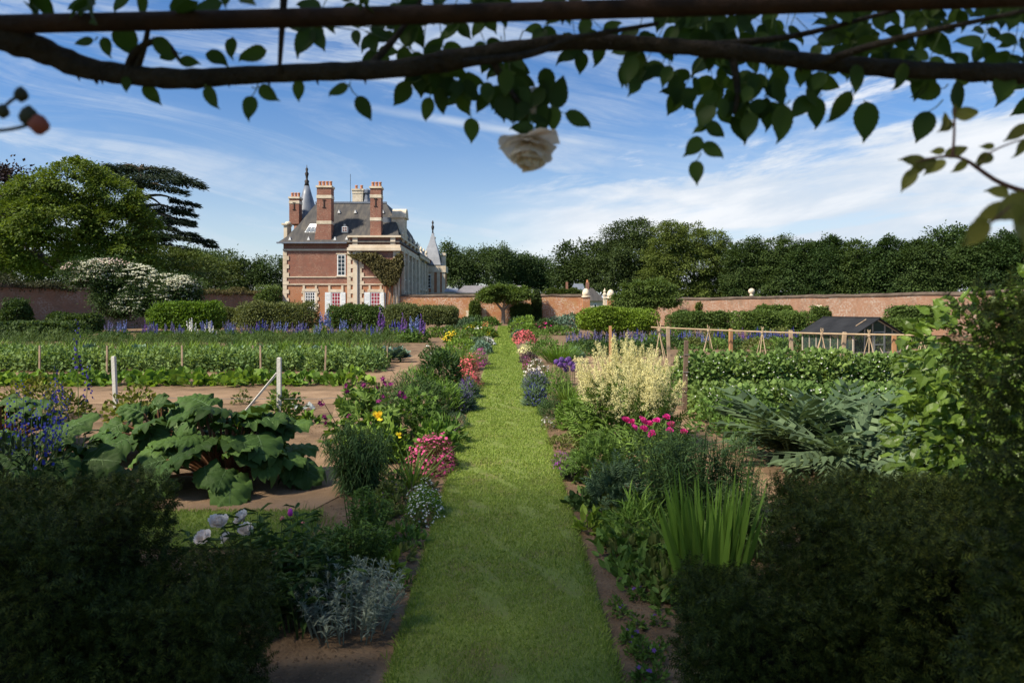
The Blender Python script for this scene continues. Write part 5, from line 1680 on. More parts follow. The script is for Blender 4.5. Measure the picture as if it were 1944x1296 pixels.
for k, (px, Y, lab) in enumerate(((1252, 17.0, 'large cane tripod at the left end of the rail, nearest the cream plumes'), (1345, 22.5, 'cane tripod between the grey and the orange brown post'), (1447, 22.0, 'cane tripod left of the grey post beside the greenhouse'), (1560, 21.6, 'cane tripod in front of the greenhouse roof'), (1650, 21.2, 'cane tripod in front of the greenhouse door'), (1750, 20.8, 'cane tripod half hidden by the glossy leaved shrub'))):
    zt = hz(621 + 3.0 * k, Y); x = hx(px, Y)
    t = thing('cane_tripod', lab, 'cane tripod', (x, Y, -.03), group='cane tripods under the rail')
    sp = .36 if k else .34
    for j in range(4):
        aa = j * pi / 2 + .5 + R.normal(0, .2); g = Geo()
        tube(g, [(cos(aa) * sp, sin(aa) * sp, 0), (-cos(aa) * .05, -sin(aa) * .05, zt + .09 + R.uniform(0, .08))], [.014, .010], 5)
        obj('cane', g, M_CANE, t)
    g = Geo(); lathe(g, [(.045, zt - .07), (.05, zt - .03), (.045, zt)], n=8); obj('string', g, M_WOOD, t)
# net on the right posts
# greenhouse
A = np.array([13.3, 26.0]); Bq = np.array([15.6, 27.5]); Cq = np.array([12.49, 28.4])
ux = unit(Bq - A); ln = 2.4; dep = np.linalg.norm(Cq - A)
# local frame: x along the gable (A to B), y into the depth (A to C made perpendicular)
ang = .35
t = thing('greenhouse', 'small greenhouse with dark felt roof and glazed wooden gable on the right', 'greenhouse', (A[0], A[1], -.03), ang)
ze, zr_ = 1.06, 1.64
M_FELT = surf('roofing_felt', (.014, .015, .017), (.028, .029, .032), 2, .85, .4, spec=.15)
g = Geo(); o_ = .14; th = .035
dd = 2.55
for s in (0, 1):
    xe = -o_ if s == 0 else ln + o_; zeo = ze - o_ * (zr_ - ze) / (ln / 2)
    g.add([(xe, -o_, zeo), (xe, dd + o_, zeo), (ln / 2, dd + o_, zr_), (ln / 2, -o_, zr_), (xe, -o_, zeo + th), (xe, dd + o_, zeo + th), (ln / 2, dd + o_, zr_ + th), (ln / 2, -o_, zr_ + th)],
          {4: [(0, 1, 2, 3), (7, 6, 5, 4), (0, 4, 5, 1), (1, 5, 6, 2), (3, 7, 4, 0)]})
rf = obj('roof', g, M_FELT, t)
g = Geo()
def rp_(f, y): return (ln / 2 * f, y, ze + (zr_ - ze) * f + th + .02)
tube(g, [rp_(.42, .35), rp_(.86, .35)], .022, 4); obj('vent_bar', g, M_WOOD, rf)
g = Geo(); tube(g, [(ln / 2, -o_, zr_ + th + .01), (ln / 2, dd + o_, zr_ + th + .01)], .03, 6); obj('ridge_cap', g, M_FELT, rf)
g = Geo(); f_ = .028
for x in (0, ln): box(g, x - f_, x + f_, -f_, f_, 0, ze); box(g, x - f_, x + f_, dd - f_, dd + f_, 0, ze)
for x in (ln * .23, ln * .40, ln * .66, ln * .82):
    zt_ = ze + (zr_ - ze) * (1 - abs(x - ln / 2) / (ln / 2)); box(g, x - f_ * .8, x + f_ * .8, -.024, .024, .0, zt_ - .02)
box(g, .03, ln * .4 - .025, -.022, .022, .32, .37); box(g, ln * .66 + .025, ln - .03, -.022, .022, .32, .37); box(g, .03, ln - .03, -.0215, .0215, ze - .03, ze + .02)
for s in (0, 1):
    x0 = 0 if s == 0 else ln; p = [(x0, 0, ze), (ln / 2, 0, zr_ - .03)]; tube(g, p, .032, 4)
for y in np.linspace(dd / 7, dd * 6 / 7, 6): box(g, -.02, .02, y - .016, y + .016, .3, ze)
box(g, -.023, .023, .03, dd - .03, .28, .33); box(g, -.024, .024, .03, dd - .03, ze - .05, ze)
M_GHW = surf('greenhouse_wood', (.30, .25, .19), (.46, .40, .32), 4, .8, .3)
obj('frame', g, M_GHW, t)
g = Geo(); box(g, -.05, .05, .035, dd - .035, 0, .28); box(g, .035, ln * .4 - .026, -.05, .05, 0, .32); box(g, ln * .66 + .026, ln - .035, -.05, .05, 0, .32); obj('base_wall', g, M_WOODD, t)
GL = glassmat('greenhouse_glass', (.05, .07, .07), .06, .6)
g = Geo()
for a, b in ((.0, .23), (.23, .40), (.66, .82), (.82, 1.0)):
    xa, xb = a * ln + .03, b * ln - .03; box(g, xa, xb, -.006, .006, .375, ze - .035)
g2 = [(.035, ze + .025), (ln - .035, ze + .025), (ln / 2, zr_ - .06)]
prism(g, g2, -.006, .006)
for k in range(7):
    y0 = dd * k / 7 + .03; y1 = dd * (k + 1) / 7 - .03; box(g, -.006, .006, y0, y1, .335, ze - .055)
obj('glazing', g, GL, t)
g = Geo(); xa, xb = ln * .40 + .03, ln * .66 - .03
box(g, xa, xa + .06, -.05, -.028, .02, ze + .1); box(g, xb - .06, xb, -.05, -.028, .02, ze + .1); box(g, xa + .06, xb - .06, -.05, -.028, ze + .04, ze + .1); box(g, xa + .06, xb - .06, -.05, -.028, .02, .35); box(g, xa + .06, xb - .06, -.05, -.028, .62, .67)
d = obj('door', g, surf('grey_door', (.16, .17, .16), (.24, .25, .23), 4, .7, .2), t)
g = Geo(); box(g, xa + .065, xb - .065, -.041, -.035, .36, .61); box(g, xa + .065, xb - .065, -.041, -.035, .68, ze + .03); obj('pane', g, GL, d)
# plants and bench inside
t = thing('potting_bench', 'wooden bench with seedlings seen through the greenhouse glass', 'bench', (A[0], A[1], -.03), ang)
g = Geo(); box(g, .15, .6, .3, dd - .3, .42, .46)
for y in (.35, dd - .35): box(g, .18, .23, y, y + .05, 0, .42); box(g, .52, .57, y, y + .05, 0, .42)
obj('bench_frame', g, M_WOOD, t)
leafy('tomato_plant', 'green plant standing inside the greenhouse behind the gable glass', 'plant', 14.35, 27.6, .3, .3, .8, T_DIA, 260, .11, .07, G_BRI)
leafy('tomato_plant', 'leafy plant standing inside the greenhouse right of the door', 'plant', 15.0, 28.0, .28, .28, .7, T_DIA, 220, .11, .07, G_MID)
# props leaning at the greenhouse
g = Geo(); tube(g, [(15.35, 26.3, 0), (15.75, 26.6, .62)], .022, 4); o = obj('timber_prop', g, M_GHW); tag(o, 'pale timber strut leaning at the right corner of the greenhouse', 'strut')
g = Geo(); tube(g, [(14.75, 26.3, 0), (14.45, 26.5, .75)], .022, 4); o = obj('timber_prop', g, M_GHW); tag(o, 'pale timber strut leaning against the greenhouse door post', 'strut')

# green beds behind the rail and below the clipped bushes
pr = [rowplant('leafy_perennial', 'plant', T_DIA, 420, .8, .6, .62, .16, .09, m, .4, .7, .4) for m in (G_MID, G_DRK, G_OLV)]
xs = np.arange(7.6, 22, 1.05); put_row(pr, xs, 34.6 + 0 * xs, 'leafy green perennial in the bed under the blue spikes behind the rail', 'leafy bed behind the rail', .8, 1.15, .2, .3)
xs = np.arange(8.4, 19, 1.05); put_row(pr, xs, 30.2 + 0 * xs, 'leafy green perennial in the near row of the bed behind the rail', 'leafy bed behind the rail, near row', .6, .85, .2, .3)
xs = np.arange(-26.5, -5.6, 1.1); put_row(pr, xs, 45.4 + 0 * xs, 'leafy green perennial between the blue spikes and the clipped bushes', 'leafy bed below the clipped bushes', .75, 1.1, .2, .3)
xs = np.arange(-25.5, -5.6, 1.1); put_row(pr, xs, 41.4 + 0 * xs, 'leafy green perennial at the front foot of the blue spikes', 'leafy bed at the foot of the blue spikes', .6, .9, .2, .3)
xs = np.arange(6.5, 30, 1.6); put_row(pr, xs, 47.5 + 0 * xs, 'leafy green perennial under the clipped bushes on the right', 'leafy bed under the right bushes', .9, 1.3, .3, .3)
# ================================================================== flower borders along the lawn path
def B(px, py): return gp(px, py)


def grassy(name, label, cat, x, y, r, h, n, L, W, mat, C=.9, lean=.55, fl=None, nfl=0, fs=.03, group=None):
    t = thing(name, label, cat, (x, y, -.03), group=group)
    g = Geo(); a = R.uniform(0, 2 * pi, n); q = np.sqrt(R.random(n))
    P = np.stack([q * r * .55 * np.cos(a), q * r * .55 * np.sin(a), R.uniform(0, .12, n) * h], -1)
    D = np.stack([np.cos(a) * lean * q, np.sin(a) * lean * q, np.ones(n)], -1) + R.normal(0, .12, (n, 3))
    N = -np.stack([np.cos(a), np.sin(a), 0 * a], -1) + np.array([0, 0, .2]) + R.normal(0, .2, (n, 3))
    scat(g, T_BLADE, P, D, N, L * R.uniform(.65, 1.15, n), W * R.uniform(.7, 1.2, n), C * R.uniform(.1, 1.2, n))
    obj('blades', g, mat, t)
    if fl:
        g = Geo(); blooms(g, T_FLOWER, nfl, r, r, h, fs); obj('blossom', g, fl, t)
    return t


def willowy(name, label, cat, x, y, r, h, n, per, L, W, mat, up=.35, C=1.2, group=None, r0=.55, hv=.12):
    t = thing(name, label, cat, (x, y, -.03), group=group)
    gs = Geo(); Bs, Ts = stems(gs, n, r * r0, r, h, .005, hv); obj('stem', gs, M_STEM, t)
    g = Geo(); stemleaves(g, T_OVAL if W > .018 else T_BLADE3, Bs, Ts, per, L, W, up, .12, 1.03, C); obj('leaves', g, mat, t)
    return t, Bs, Ts


def mound(label, px, py, rx, ry, h, lm, fm=None, nf=0, fs=.03, n=900, L=.05, W=.03, T=T_DIA, name='flower_clump', cat='flower', lo=.55, up=.5, rnd=.6, dy=0.0, fzlo=.1, T2=None, C=1.0):
    x, y = B(px, py)
    if abs(x) < .62 + .85 * rx and abs(x) < 3: x = math.copysign(.62 + .85 * rx, x)
    return leafy(name, label, cat, x, y + ry * .8 + dy, rx, ry, h, T, n, L, W, lm, up, rnd, lo, C, fm, int(nf * 1.25), fs * 1.2, T2, fzlo=fzlo)


def lavender(label, px, py, rx, ry, h, fm, lm=None, n=150, name='lavender', fs=.022):
    x, y = B(px, py); y += ry * .8
    t = thing(name, label, 'lavender', (x, y, -.03))
    g = Geo(); foliage(g, T_BLADE3, 800, rx, ry, h * .8, h * .35, .008 + .006 * h, lm or G_SIL, 1.0, .5, .4) if False else foliage(g, T_BLADE3, 900, rx, ry, h * .8, h * .4, .012 + .02 * h, .4, 1.0, .5)
    obj('foliage', g, lm or G_BLUE, t)
    d = rdir(n, .12); P = d * np.array([rx, ry, h]) * .75; Q = d * np.array([rx, ry, h]) * R.uniform(.95, 1.25, (n, 1)); Q[:, 2] += .05 * h
    gs = Geo()
    scat(gs, T_BLADE3, P, Q - P, R.normal(0, 1, (n, 3)), np.linalg.norm(Q - P, axis=1), .006); obj('stem', gs, M_STEM, t)
    g = Geo(); spikes(g, T_DOT, P * .35 + Q * .65, Q, 8, fs * .7, fs); obj('blossom', g, fm, t)
    return t


# ---------------- left border, near to far
x, y = -1.0, 4.35
t = thing('silver_artemisia', 'silver grey leafed clump in the left front corner beside the lawn', 'shrub', (x, y, -.03))
gs = Geo(); Bs, Ts = stems(gs, 88, .27, .40, .34, .004, .2); obj('stem', gs, leafmat('silver_stem', (.26, .30, .22), .2, 0), t)
g = Geo(); stemleaves(g, T_BLADE3, Bs, Ts, 24, .075, .012, .7, .2, 1.05, .5)
stemleaves(g, T_BLADE3, Bs, Ts, 14, .055, .011, 1.5, .9, 1.05, .3); obj('leaves', g, G_SIL, t)
leafy('primula_plant', 'lime yellow rosette on bare soil behind the silver clump', 'plant', *B(735, 1082), .085, .085, .13, T_OVAL, 34, .11, .055, G_LIME, .7)
leafy('primula_plant', 'small lime seedling on bare soil right of the lime rosette', 'plant', *B(757, 1112), .05, .05, .06, T_OVAL, 14, .06, .03, G_BRI, .6)
leafy('primula_plant', 'tiny lime seedling at the lawn edge beside the lime rosette', 'plant', *B(775, 1100), .04, .04, .05, T_OVAL, 10, .05, .028, G_BRI, .6)
# white peony
PX, PY = -1.62, 4.55
t, Bs, Ts = willowy('peony_plant', 'dark leaved peony with white blush double flowers behind the left hedge', 'peony', PX, PY, .52, .62, 34, 12, .17, .05, G_DRK, .25, 1.4)
T_PETAL = T_([(0, -.12, 0), (0, .12, 0), (.4, -.4, .10), (.4, 0, .04), (.4, .4, .10), (.85, -.42, .32), (.95, 0, .26), (.85, .42, .32), (1.02, -.15, .46), (1.0, .18, .44)],
             {4: [(0, 3, 2, 0) if False else (2, 3, 6, 5), (3, 4, 7, 6), (0, 1, 4, 3)], 3: [(0, 3, 2), (5, 6, 8), (6, 7, 9)]})


def bloom(g, c, ax, r, n=40, cupped=.6, T=T_PETAL):
    """double flower: whorls of cupped petals around the axis"""
    ax = unit(np.array(ax, float)); k = np.arange(n); a = k * 2.399
    e = .15 + 1.25 * ((n - k) / n) ** 1.0 * cupped + 0
    t1 = unit(np.cross(ax, [.3, .9, .21])); t2 = np.cross(ax, t1)
    rad_ = np.cos(a)[:, None] * t1 + np.sin(a)[:, None] * t2
    el = np.linspace(.05, 1.35, n)[:, None]
    D = rad_ * np.cos(el) + ax * np.sin(el)
    N = -rad_ * np.sin(el) + ax * np.cos(el) + R.normal(0, .12, (n, 3))
    s = r * np.linspace(1.0, .62, n) * R.uniform(.85, 1.1, n)
    scat(g, T, np.array(c) + D * r * .04 + ax * r * .1 * np.linspace(-.3, 1, n)[:, None], D, N, s, s * .95, R.uniform(.7, 1.2, n))


gs = Geo()
for px, py, Yb, rr in ((388, 1024, 4.45, .066), (416, 993, 4.6, .066), (461, 984, 4.75, .058), (468, 1008, 4.6, .06), (432, 1022, 4.7, .05)):
    c = np.array(at(px, py, Yb)) - np.array([PX, PY, -.03]); g = Geo()
    bloom(g, c, (R.normal(-.2, .4), -.45, .75), rr, 46); obj('peony_bloom', g, F_BLUSH, t, True)
    tube(gs, spline([(c[0] * .3, c[1] * .3, .1), c * [.7, .7, .8], c], 4), np.full(9, .005), 5)
for px, py, Yb in ((536, 985, 5.0), (575, 995, 5.1)):
    c = np.array(at(px, py, Yb)) - np.array([PX, PY, -.03]); g = Geo(); lathe(g, [(.004, -.02), (.017, -.008), (.019, .004), (.012, .018), (.002, .024)], c, 8); obj('peony_bud', g, petal('bud_petal', (.62, .22, .20)), t, True)
    tube(gs, spline([(c[0] * .6, c[1] * .6, .1), c * [.9, .9, .7], c], 4), np.full(9, .004), 5)
obj('flower_stalk', gs, M_STEM, t)
willowy('peony_plant', 'dark green flowerless leafy bush between the hedge block and the silver clump', 'shrub', -1.28, 4.35, .34, .55, 26, 13, .15, .04, G_DRK, .2, 1.5)
willowy('phlox_plant', 'fresh green upright young phlox behind the peony', 'plant', -1.12, 5.15, .27, .42, 54, 22, .075, .026, G_MID, .4, .8)
willowy('phlox_plant', 'taller green phlox shoots nearer the dark willow leaved mound', 'plant', -1.20, 5.75, .27, .50, 44, 24, .07, .024, G_MID, .4, .8)
leafy('cosmos_plant', 'feathery light green seedling patch at the bend of the soil walk', 'plant', -1.72, 5.9, .28, .22, .30, T_NEEDLE, 900, .09, .006, G_BRI, .9, .6, .2)
t = leafy('tulip_plant', 'single pink flower on a thin stalk at the lawn corner', 'flower', -1.66, 5.3, .06, .06, .12, T_OVAL, 10, .1, .02, G_MID, .8)
g = Geo(); lathe(g, [(.004, .42), (.018, .43), (.02, .45), (.014, .475), (.008, .48)], n=7); obj('flower', g, F_MAG, t, True); g = Geo(); tube(g, [(0, 0, 0), (0, 0, .425)], .003, 4); obj('flower_stalk', g, M_STEM, t)
# seedling tufts in rows
tp = []
for k in range(2):
    t = thing('seedling_tuft', 'x', 'seedling'); g = Geo(); foliage(g, T_BLADE3, 46, .05, .05, .07, .07, .007, .2, 1.0, .5); obj('blades', g, G_MID, t); tp.append(Proto(t))
for k in range(17):
    px = 700 + (k % 6) * 19 + R.normal(0, 5); py = 968 + (k // 6) * 33 + R.normal(0, 7)
    x, y = B(px, py); tp[k % 2].put((min(x, -.74), y, -.03), R.uniform(0, 6), R.uniform(.8, 1.4), 'small green seedling tuft on the bare soil left of the white flower cushion', 'seedling tufts of the left border')
mound('white star flower cushion spilling onto the lawn edge', 812, 990, .19, .30, .30, G_BRI, F_WHITE, 330, .020, 1500, .035, .012, lo=.5, fzlo=0.0)
mound('pink red airy flower mass over reddish leaves at the left lawn edge', 850, 900, .29, .42, .42, G_RED, petal('diascia_petal', (.64, .10, .27), .35), 420, .030, 900, .05, .03, lo=.45, fzlo=-.02, T2=T_DOT)
# dark willow mound
willowy('willow_leaf_clump', 'dark rounded clump of narrow drooping leaves beside the soil walk', 'shrub', -1.62, 7.55, .42, .74, 120, 30, .13, .015, G_DRK, .15, 2.2, r0=.3)
grassy('iris_clump', 'arching grassy leaves between the dark clump and the pink flowers', 'plant', -1.05, 7.7, .3, .5, 70, .6, .016, G_MID, 1.0, .9)
leafy('sedum_plant', 'low plant with faint purple buds before the grassy leaves', 'plant', -1.18, 7.1, .2, .16, .25, T_DIA, 260, .05, .03, G_OLV, fl=F_PLUM, nfl=20, fs=.02)
# hollyhock mallow
t = leafy('mallow_plant', 'big leaved mallow with dark purple flowers left of the yellow bloom', 'mallow', -2.05, 9.9, .52, .45, .85, T_LOBED, 230, .19, .19, G_MID, .35, .6, .5, .8)
gs = Geo(); Bs, Ts = stems(gs, 9, .25, .62, 1.12, .008, .15); obj('flower_stalk', gs, M_STEM, t)
g = Geo(); n = 34; i = R.integers(0, 9, n); u = R.uniform(.45, 1, (n, 1)); P = Bs[i] * (1 - u) + Ts[i] * u + R.normal(0, .03, (n, 3)); P[:, 1] -= .05
for p_ in P:
    g = Geo(); scat(g, T_FLOWER, p_[None], R.normal(0, 1, 3), np.array([0, -1, .35]) + R.normal(0, .4, 3), .10, .10); scat(g, T_FLOWER, p_[None] + [0, -.012, .006], R.normal(0, 1, 3), np.array([0, -1, .35]) + R.normal(0, .4, 3), .06, .06); obj('flower', g, F_PURP, t)
t = leafy('hibiscus_plant', 'broad leaved plant carrying two large yellow flowers', 'flower', -1.72, 9.2, .36, .3, .62, T_LOBED, 130, .19, .18, G_BRI, .35, .6, .5, .8)
for px, py, rr in ((719, 790, .085), (758, 826, .05)):
    c = np.array(at(px, py, 8.75)) - np.array([-1.72, 9.2, -.03]); g = Geo(); bloom(g, c, (.1, -.8, .5), rr, 9); obj('yellow_bloom', g, F_YEL, t, True)
leafy('geranium_mound', 'dense olive green leafy mound between the mallow and the lawn', 'plant', -1.38, 10.6, .55, .5, .72, T_LOBED, 900, .10, .09, G_OLV if False else G_MID, .3, .6, .6)
leafy('bergenia_plant', 'glossy broad oval leaves at the right of the mallow', 'plant', -.98, 9.6, .26, .26, .42, T_OVAL, 90, .17, .09, G_BRI, .5, .5, .4)
leafy('leafy_mound', 'dark green fine leaved dome behind the mallow', 'shrub', -1.75, 13.0, .72, .6, .78, T_BLADE3, 2600, .12, .016, G_DRK, .5, .7, .6)
leafy('leafy_mound', 'brighter green upright clump right of the dark dome', 'plant', -1.15, 13.3, .35, .35, .68, T_BLADE3, 700, .16, .02, G_BRI, 1.2, .5, .4)
lavender('blue grey catmint at the left lawn edge above the pink red mass', 876, 782, .24, .35, .42, F_LAV, G_BLUE)
lavender('dusky purple flowered catmint behind the blue grey one', 886, 757, .22, .3, .42, F_VIO, G_BLUE)
mound('grey green thyme cushion at the left lawn edge', 868, 815, .20, .35, .28, G_BLUE, F_LAV, 50, .02, 900, .035, .014)
mound('pale coral flowered clump above the catmint on the left', 900, 745, .22, .3, .34, G_OLV, F_ORA, 60, .025, 600, .05, .02)
leafy('peony_bush', 'dark green round peony bush with a white bloom left of the coral flowers', 'peony', *B(838, 740), .52, .5, .98, T_OVAL, 900, .15, .05, G_DRK, .3, .6, .55, 1.2, F_BLUSH, 7, .10, fzlo=.5)
t, Y_, _ = (None, None, None)
leafy('white_iris', 'white flowers low before the dark round peony bush', 'flower', *B(848, 752), .14, .1, .3, T_BLADE3, 60, .25, .02, G_MID, 1.2, fl=F_WHITE, nfl=8, fs=.07)
mound('coral pink airy flower mound at the left lawn edge, largest of its colour', 895, 735, .36, .55, .75, G_RED, F_CORAL, 520, .04, 600, .06, .03, fzlo=-.02, T2=T_DOT)
grassy('daylily_clump', 'arching grassy green mound behind the coral pink flowers', 'plant', *B(880, 700), .62, .75, 380, .95, .022, G_MID, 1.1, .9)
mound('magenta flower mound at the left lawn edge', 919, 694, .34, .5, .62, G_MID, F_MAG, 420, .045, 500, .06, .03, fzlo=-.02, T2=T_DOT)
leafy('leafy_mound', 'mid green leafy clump left of the grassy mound', 'plant', *B(852, 690), .6, .5, .6, T_DIA, 700, .11, .06, G_MID)
leafy('rose_bush', 'low bush with white roses above the dark peony bush', 'rose', *B(820, 680), .5, .4, .6, T_DIA, 500, .10, .06, G_DRK, fl=F_WHITE, nfl=9, fs=.12, fzlo=.4)
far_l = [('silver grey cushion at the left lawn edge above the magenta flowers', 925, 672, .45, .6, .5, G_CAB, None, 0, .05), ('white flower cushion at the left lawn edge, first of the far ones', 930, 656, .42, .5, .45, G_SIL, F_WHITE, 130, .10),
         ('bright yellow flower clump at the left lawn edge far down the path', 940, 641, .6, .8, .65, G_MID, F_YEL, 240, .11), ('orange pink flower clump beside the far yellow one', 926, 640, .7, .8, .85, G_MID, F_ORA, 300, .11),
         ('yellow flower clump away from the path near the bare legged bush', 864, 650, .75, .6, .7, G_MID, F_YEL, 220, .11), ('leafy bright green clump below the yellow flowers', 872, 668, .8, .6, .62, G_BRI, None, 0, .05),
         ('leafy green clump with pale pink dots in the left far border', 895, 652, .9, .7, .85, G_MID, F_BLUSH, 40, .10), ('blue green mound in the left far border', 902, 662, .6, .6, .5, G_BLUE, F_LBLU, 60, .07),
         ('white and green clump near the end of the path on the left', 921, 630, .8, .8, .7, G_MID, F_WHITE, 90, .14), ('yellow clump near the end of the path on the left', 905, 628, 1.2, .9, .7, G_MID, F_YEL, 130, .14),
         ('grey green tall clump before the orange wall on the left', 880, 627, 1.6, 1.0, 1.1, G_BLUE, None, 0, .05), ('dark green clump before the orange wall on the left', 895, 622, 1.8, 1.0, 1.2, G_DRK, None, 0, .05),
         ('deep green low clump right under the umbrella tree, left side', 930, 618, 1.6, 1.0, .9, G_MID, None, 0, .05), ('bushy green clump below the bare legged bush', 838, 640, 1.1, .8, .8, G_MID, F_LAV, 60, .1)]
for lab, px, py, rx, ry, h, lm, fm, nf, fs in far_l:
    Yk = F * 2 / (py - VY); mound(lab, px, py, rx, ry, h, lm, fm, nf, fs, 800, .03 + .0035 * Yk, .02 + .0018 * Yk)

# ---------------- right border, near to far
pv = []
for k in range(2):
    t = thing('pansy_plant', 'x', 'flower'); g = Geo(); foliage(g, T_DIA, 70, .055, .055, .075, .04, .02, .3, .6, .6); obj('foliage', g, G_MID, t)
    for _ in range(3 if k else 1):
        g = Geo(); blooms(g, T_FLOWER, 1, .05, .05, .085, .03, zlo=.6); obj('flower', g, F_VIO, t)
    pv.append(Proto(t))
for k in range(15):
    px = 1172 + (k % 3) * 36 + R.normal(0, 6) - (k // 3) * 0; py = 1140 + (k // 3) * 34 + R.normal(0, 7)
    x, y = B(px, py); pv[k % 2].put((max(.76, x), y, -.03), R.uniform(0, 6), R.uniform(.75, 1.1), 'small violet flowered bedding plant on the bare soil before the right hedge block', 'violet bedding plants of the right border')
wd = []
for k in range(3):
    t = thing('leafy_seedling', 'x', 'seedling'); g = Geo(); foliage(g, T_OVAL, 40, .10, .10, .11, .065, .035, .3, .5, .8); obj('foliage', g, (G_MID, G_BRI, G_OLV)[k], t); wd.append(Proto(t))
k = 0
while k < 115:
    y = R.uniform(4.55, 7.4); x = R.uniform(.80 + .02 * y, 1.60 + .06 * (y - 4))
    if R.random() < .22: continue
    wd[k % 3].put((x, y, -.03), R.uniform(0, 6), R.uniform(.85, 1.6), 'low leafy ground cover seedling in the weedy patch of the right border', 'ground cover seedlings of the right border'); k += 1
k = 0
while k < 44:
    y = R.uniform(4.9, 8.4); x = -R.uniform(.74, 1.55)
    wd[k % 3].put((x, y, -.03), R.uniform(0, 6), R.uniform(.6, 1.2), 'small leafy seedling scattered on the bare soil of the left border', 'scattered seedlings of the left border'); k += 1
for lab, px, py, rx, ry, h, lm, T, n, L, Wd in (('pale green feathery clump just outside the daisies', 1058, 728, .36, .36, .45, G_BRI, T_BLADE3, 500, .16, .014), ('broad leaved green clump below the alliums on the lawn side', 1062, 752, .32, .32, .40, G_MID, T_OVAL, 160, .14, .06),
        ('mid green clump between the goatsbeard and the soil walk', 1268, 742, .4, .4, .5, G_MID, T_DIA, 500, .08, .05), ('olive green clump left of the dark dome, toward the soil walk', 712, 770, .5, .4, .5, G_OLV, T_DIA, 600, .08, .045),
        ('fresh green clump between the dark peony bush and the dome', 800, 742, .5, .45, .55, G_BRI, T_BLADE3, 700, .2, .02), ('green leafy clump behind the pink red mass', 842, 838, .28, .28, .42, G_MID, T_OVAL, 200, .12, .05), ('yellow green clump at the foot of the hibiscus', 745, 868, .3, .25, .35, G_BRI, T_OVAL, 160, .12, .05),
        ('soft green clump under the coral flowers', 878, 722, .4, .4, .4, G_MID, T_DIA, 400, .08, .04), ('green clump left of the large cane tripod', 1185, 700, .5, .5, .55, G_OLV, T_DIA, 500, .1, .06)):
    x, y = B(px, py); leafy('leafy_mound', lab, 'plant', x, y, rx, ry, h, T, n, L, Wd, lm, .5, .6, .45)
leafy('hosta_plant', 'small yellow green hosta at the right lawn edge', 'plant', *B(1120, 1000), .11, .10, .15, T_OVAL, 44, .11, .06, G_LIME, .5, .5, .3)
leafy('heuchera_plant', 'dark leaved low plant behind the yellow green hosta', 'plant', *B(1105, 960), .16, .14, .15, T_ROUND, 70, .09, .08, G_DRK, .5, .6, .3)
leafy('heuchera_plant', 'nearly black leaved small plant below the purple cushion', 'plant', *B(1085, 905), .10, .1, .12, T_ROUND, 40, .07, .06, leafmat('leaf_blackish', (.03, .03, .025), .3, .1), .5)
mound('purple flower cushion at the right lawn edge below the white starry one', 1070, 893, .15, .30, .20, G_MID, F_MAG if False else petal('aubrieta_petal', (.30, .06, .36), .35), 330, .018, 700, .03, .012, fzlo=0.0)
mound('low green thyme mat right of the purple cushion', 1100, 880, .16, .25, .14, G_OLV, None, 0, .02, 500, .04, .02)
mound('small cream white starry flowers at the right lawn edge', 1035, 815, .13, .25, .18, G_OLV, F_WHITE, 34, .04, 260, .04, .015)
mound('yellowish low weeds around the starry flowers', 1075, 850, .28, .35, .15, G_OLV, None, 0, .02, 500, .05, .03)
# gladiolus fan
g = Geo(); x, y = 1.43, 4.75
t = thing('gladiolus_clump', 'tall fan of broad sword shaped leaves behind the right hedge blocks', 'plant', (x, y, -.03))
n = 96; a = R.uniform(0, 2 * pi, n); q = np.sqrt(R.random(n))
P = np.stack([q * .18 * np.cos(a), q * .18 * np.sin(a), np.zeros(n)], -1)
D = np.stack([np.cos(a) * .24 * q + R.normal(0, .06, n), np.sin(a) * .2 * q, np.ones(n)], -1)
N = np.stack([-np.cos(a) * .4, -np.ones(n), 0 * a], -1) + R.normal(0, .45, (n, 3))
scat(g, T_BLADE, P, D, N, R.uniform(.55, .98, n), R.uniform(.028, .044, n), R.uniform(-.18, .18, n)); obj('blades', g, leafmat('gladiolus_leaf', (.085, .17, .028), .3, .35, .45), t)
# helenium / lily mass
t, Bs, Ts = willowy('lily_clump', 'dark green mass of leafy upright lily stems beside the pink peonies', 'plant', 1.72, 6.35, .50, .90, 105, 32, .12, .0175, G_DRK, .35, 1.3)
willowy('lily_clump', 'leafy upright stems nearest the right soil walk', 'plant', 2.16, 6.55, .38, .80, 64, 30, .115, .017, leafmat('leaf_lily', (.06, .11, .03), .35), .35, 1.2)
willowy('lily_clump', 'lower leafy stems between the sword leaves and the soil walk', 'plant', 2.0, 5.6, .36, .64, 60, 28, .11, .017, leafmat('leaf_lily', (.06, .11, .03), .35), .35, 1.2)
leafy('poppy_foliage', 'soft grey green leafy plant left of the lily mass', 'plant', 1.12, 6.9, .26, .3, .42, T_PINN, 220, .13, .1, G_BLUE, .5, .5, .4)
leafy('poppy_foliage', 'yellow green ferny plant in front of the lily mass', 'plant', 1.22, 6.1, .24, .22, .34, T_BLADE3, 420, .16, .014, G_BRI, .9, .6, .3)
grassy('daylily_clump', 'low strappy leaves at the foot of the lily mass', 'plant', 1.42, 5.6, .24, .34, 90, .42, .016, G_MID, 1.0, .9)
leafy('poppy_foliage', 'green leafy plant behind the purple cushion', 'plant', 1.12, 8.2, .34, .4, .45, T_PINN, 420, .12, .1, G_MID, .4, .5, .5)
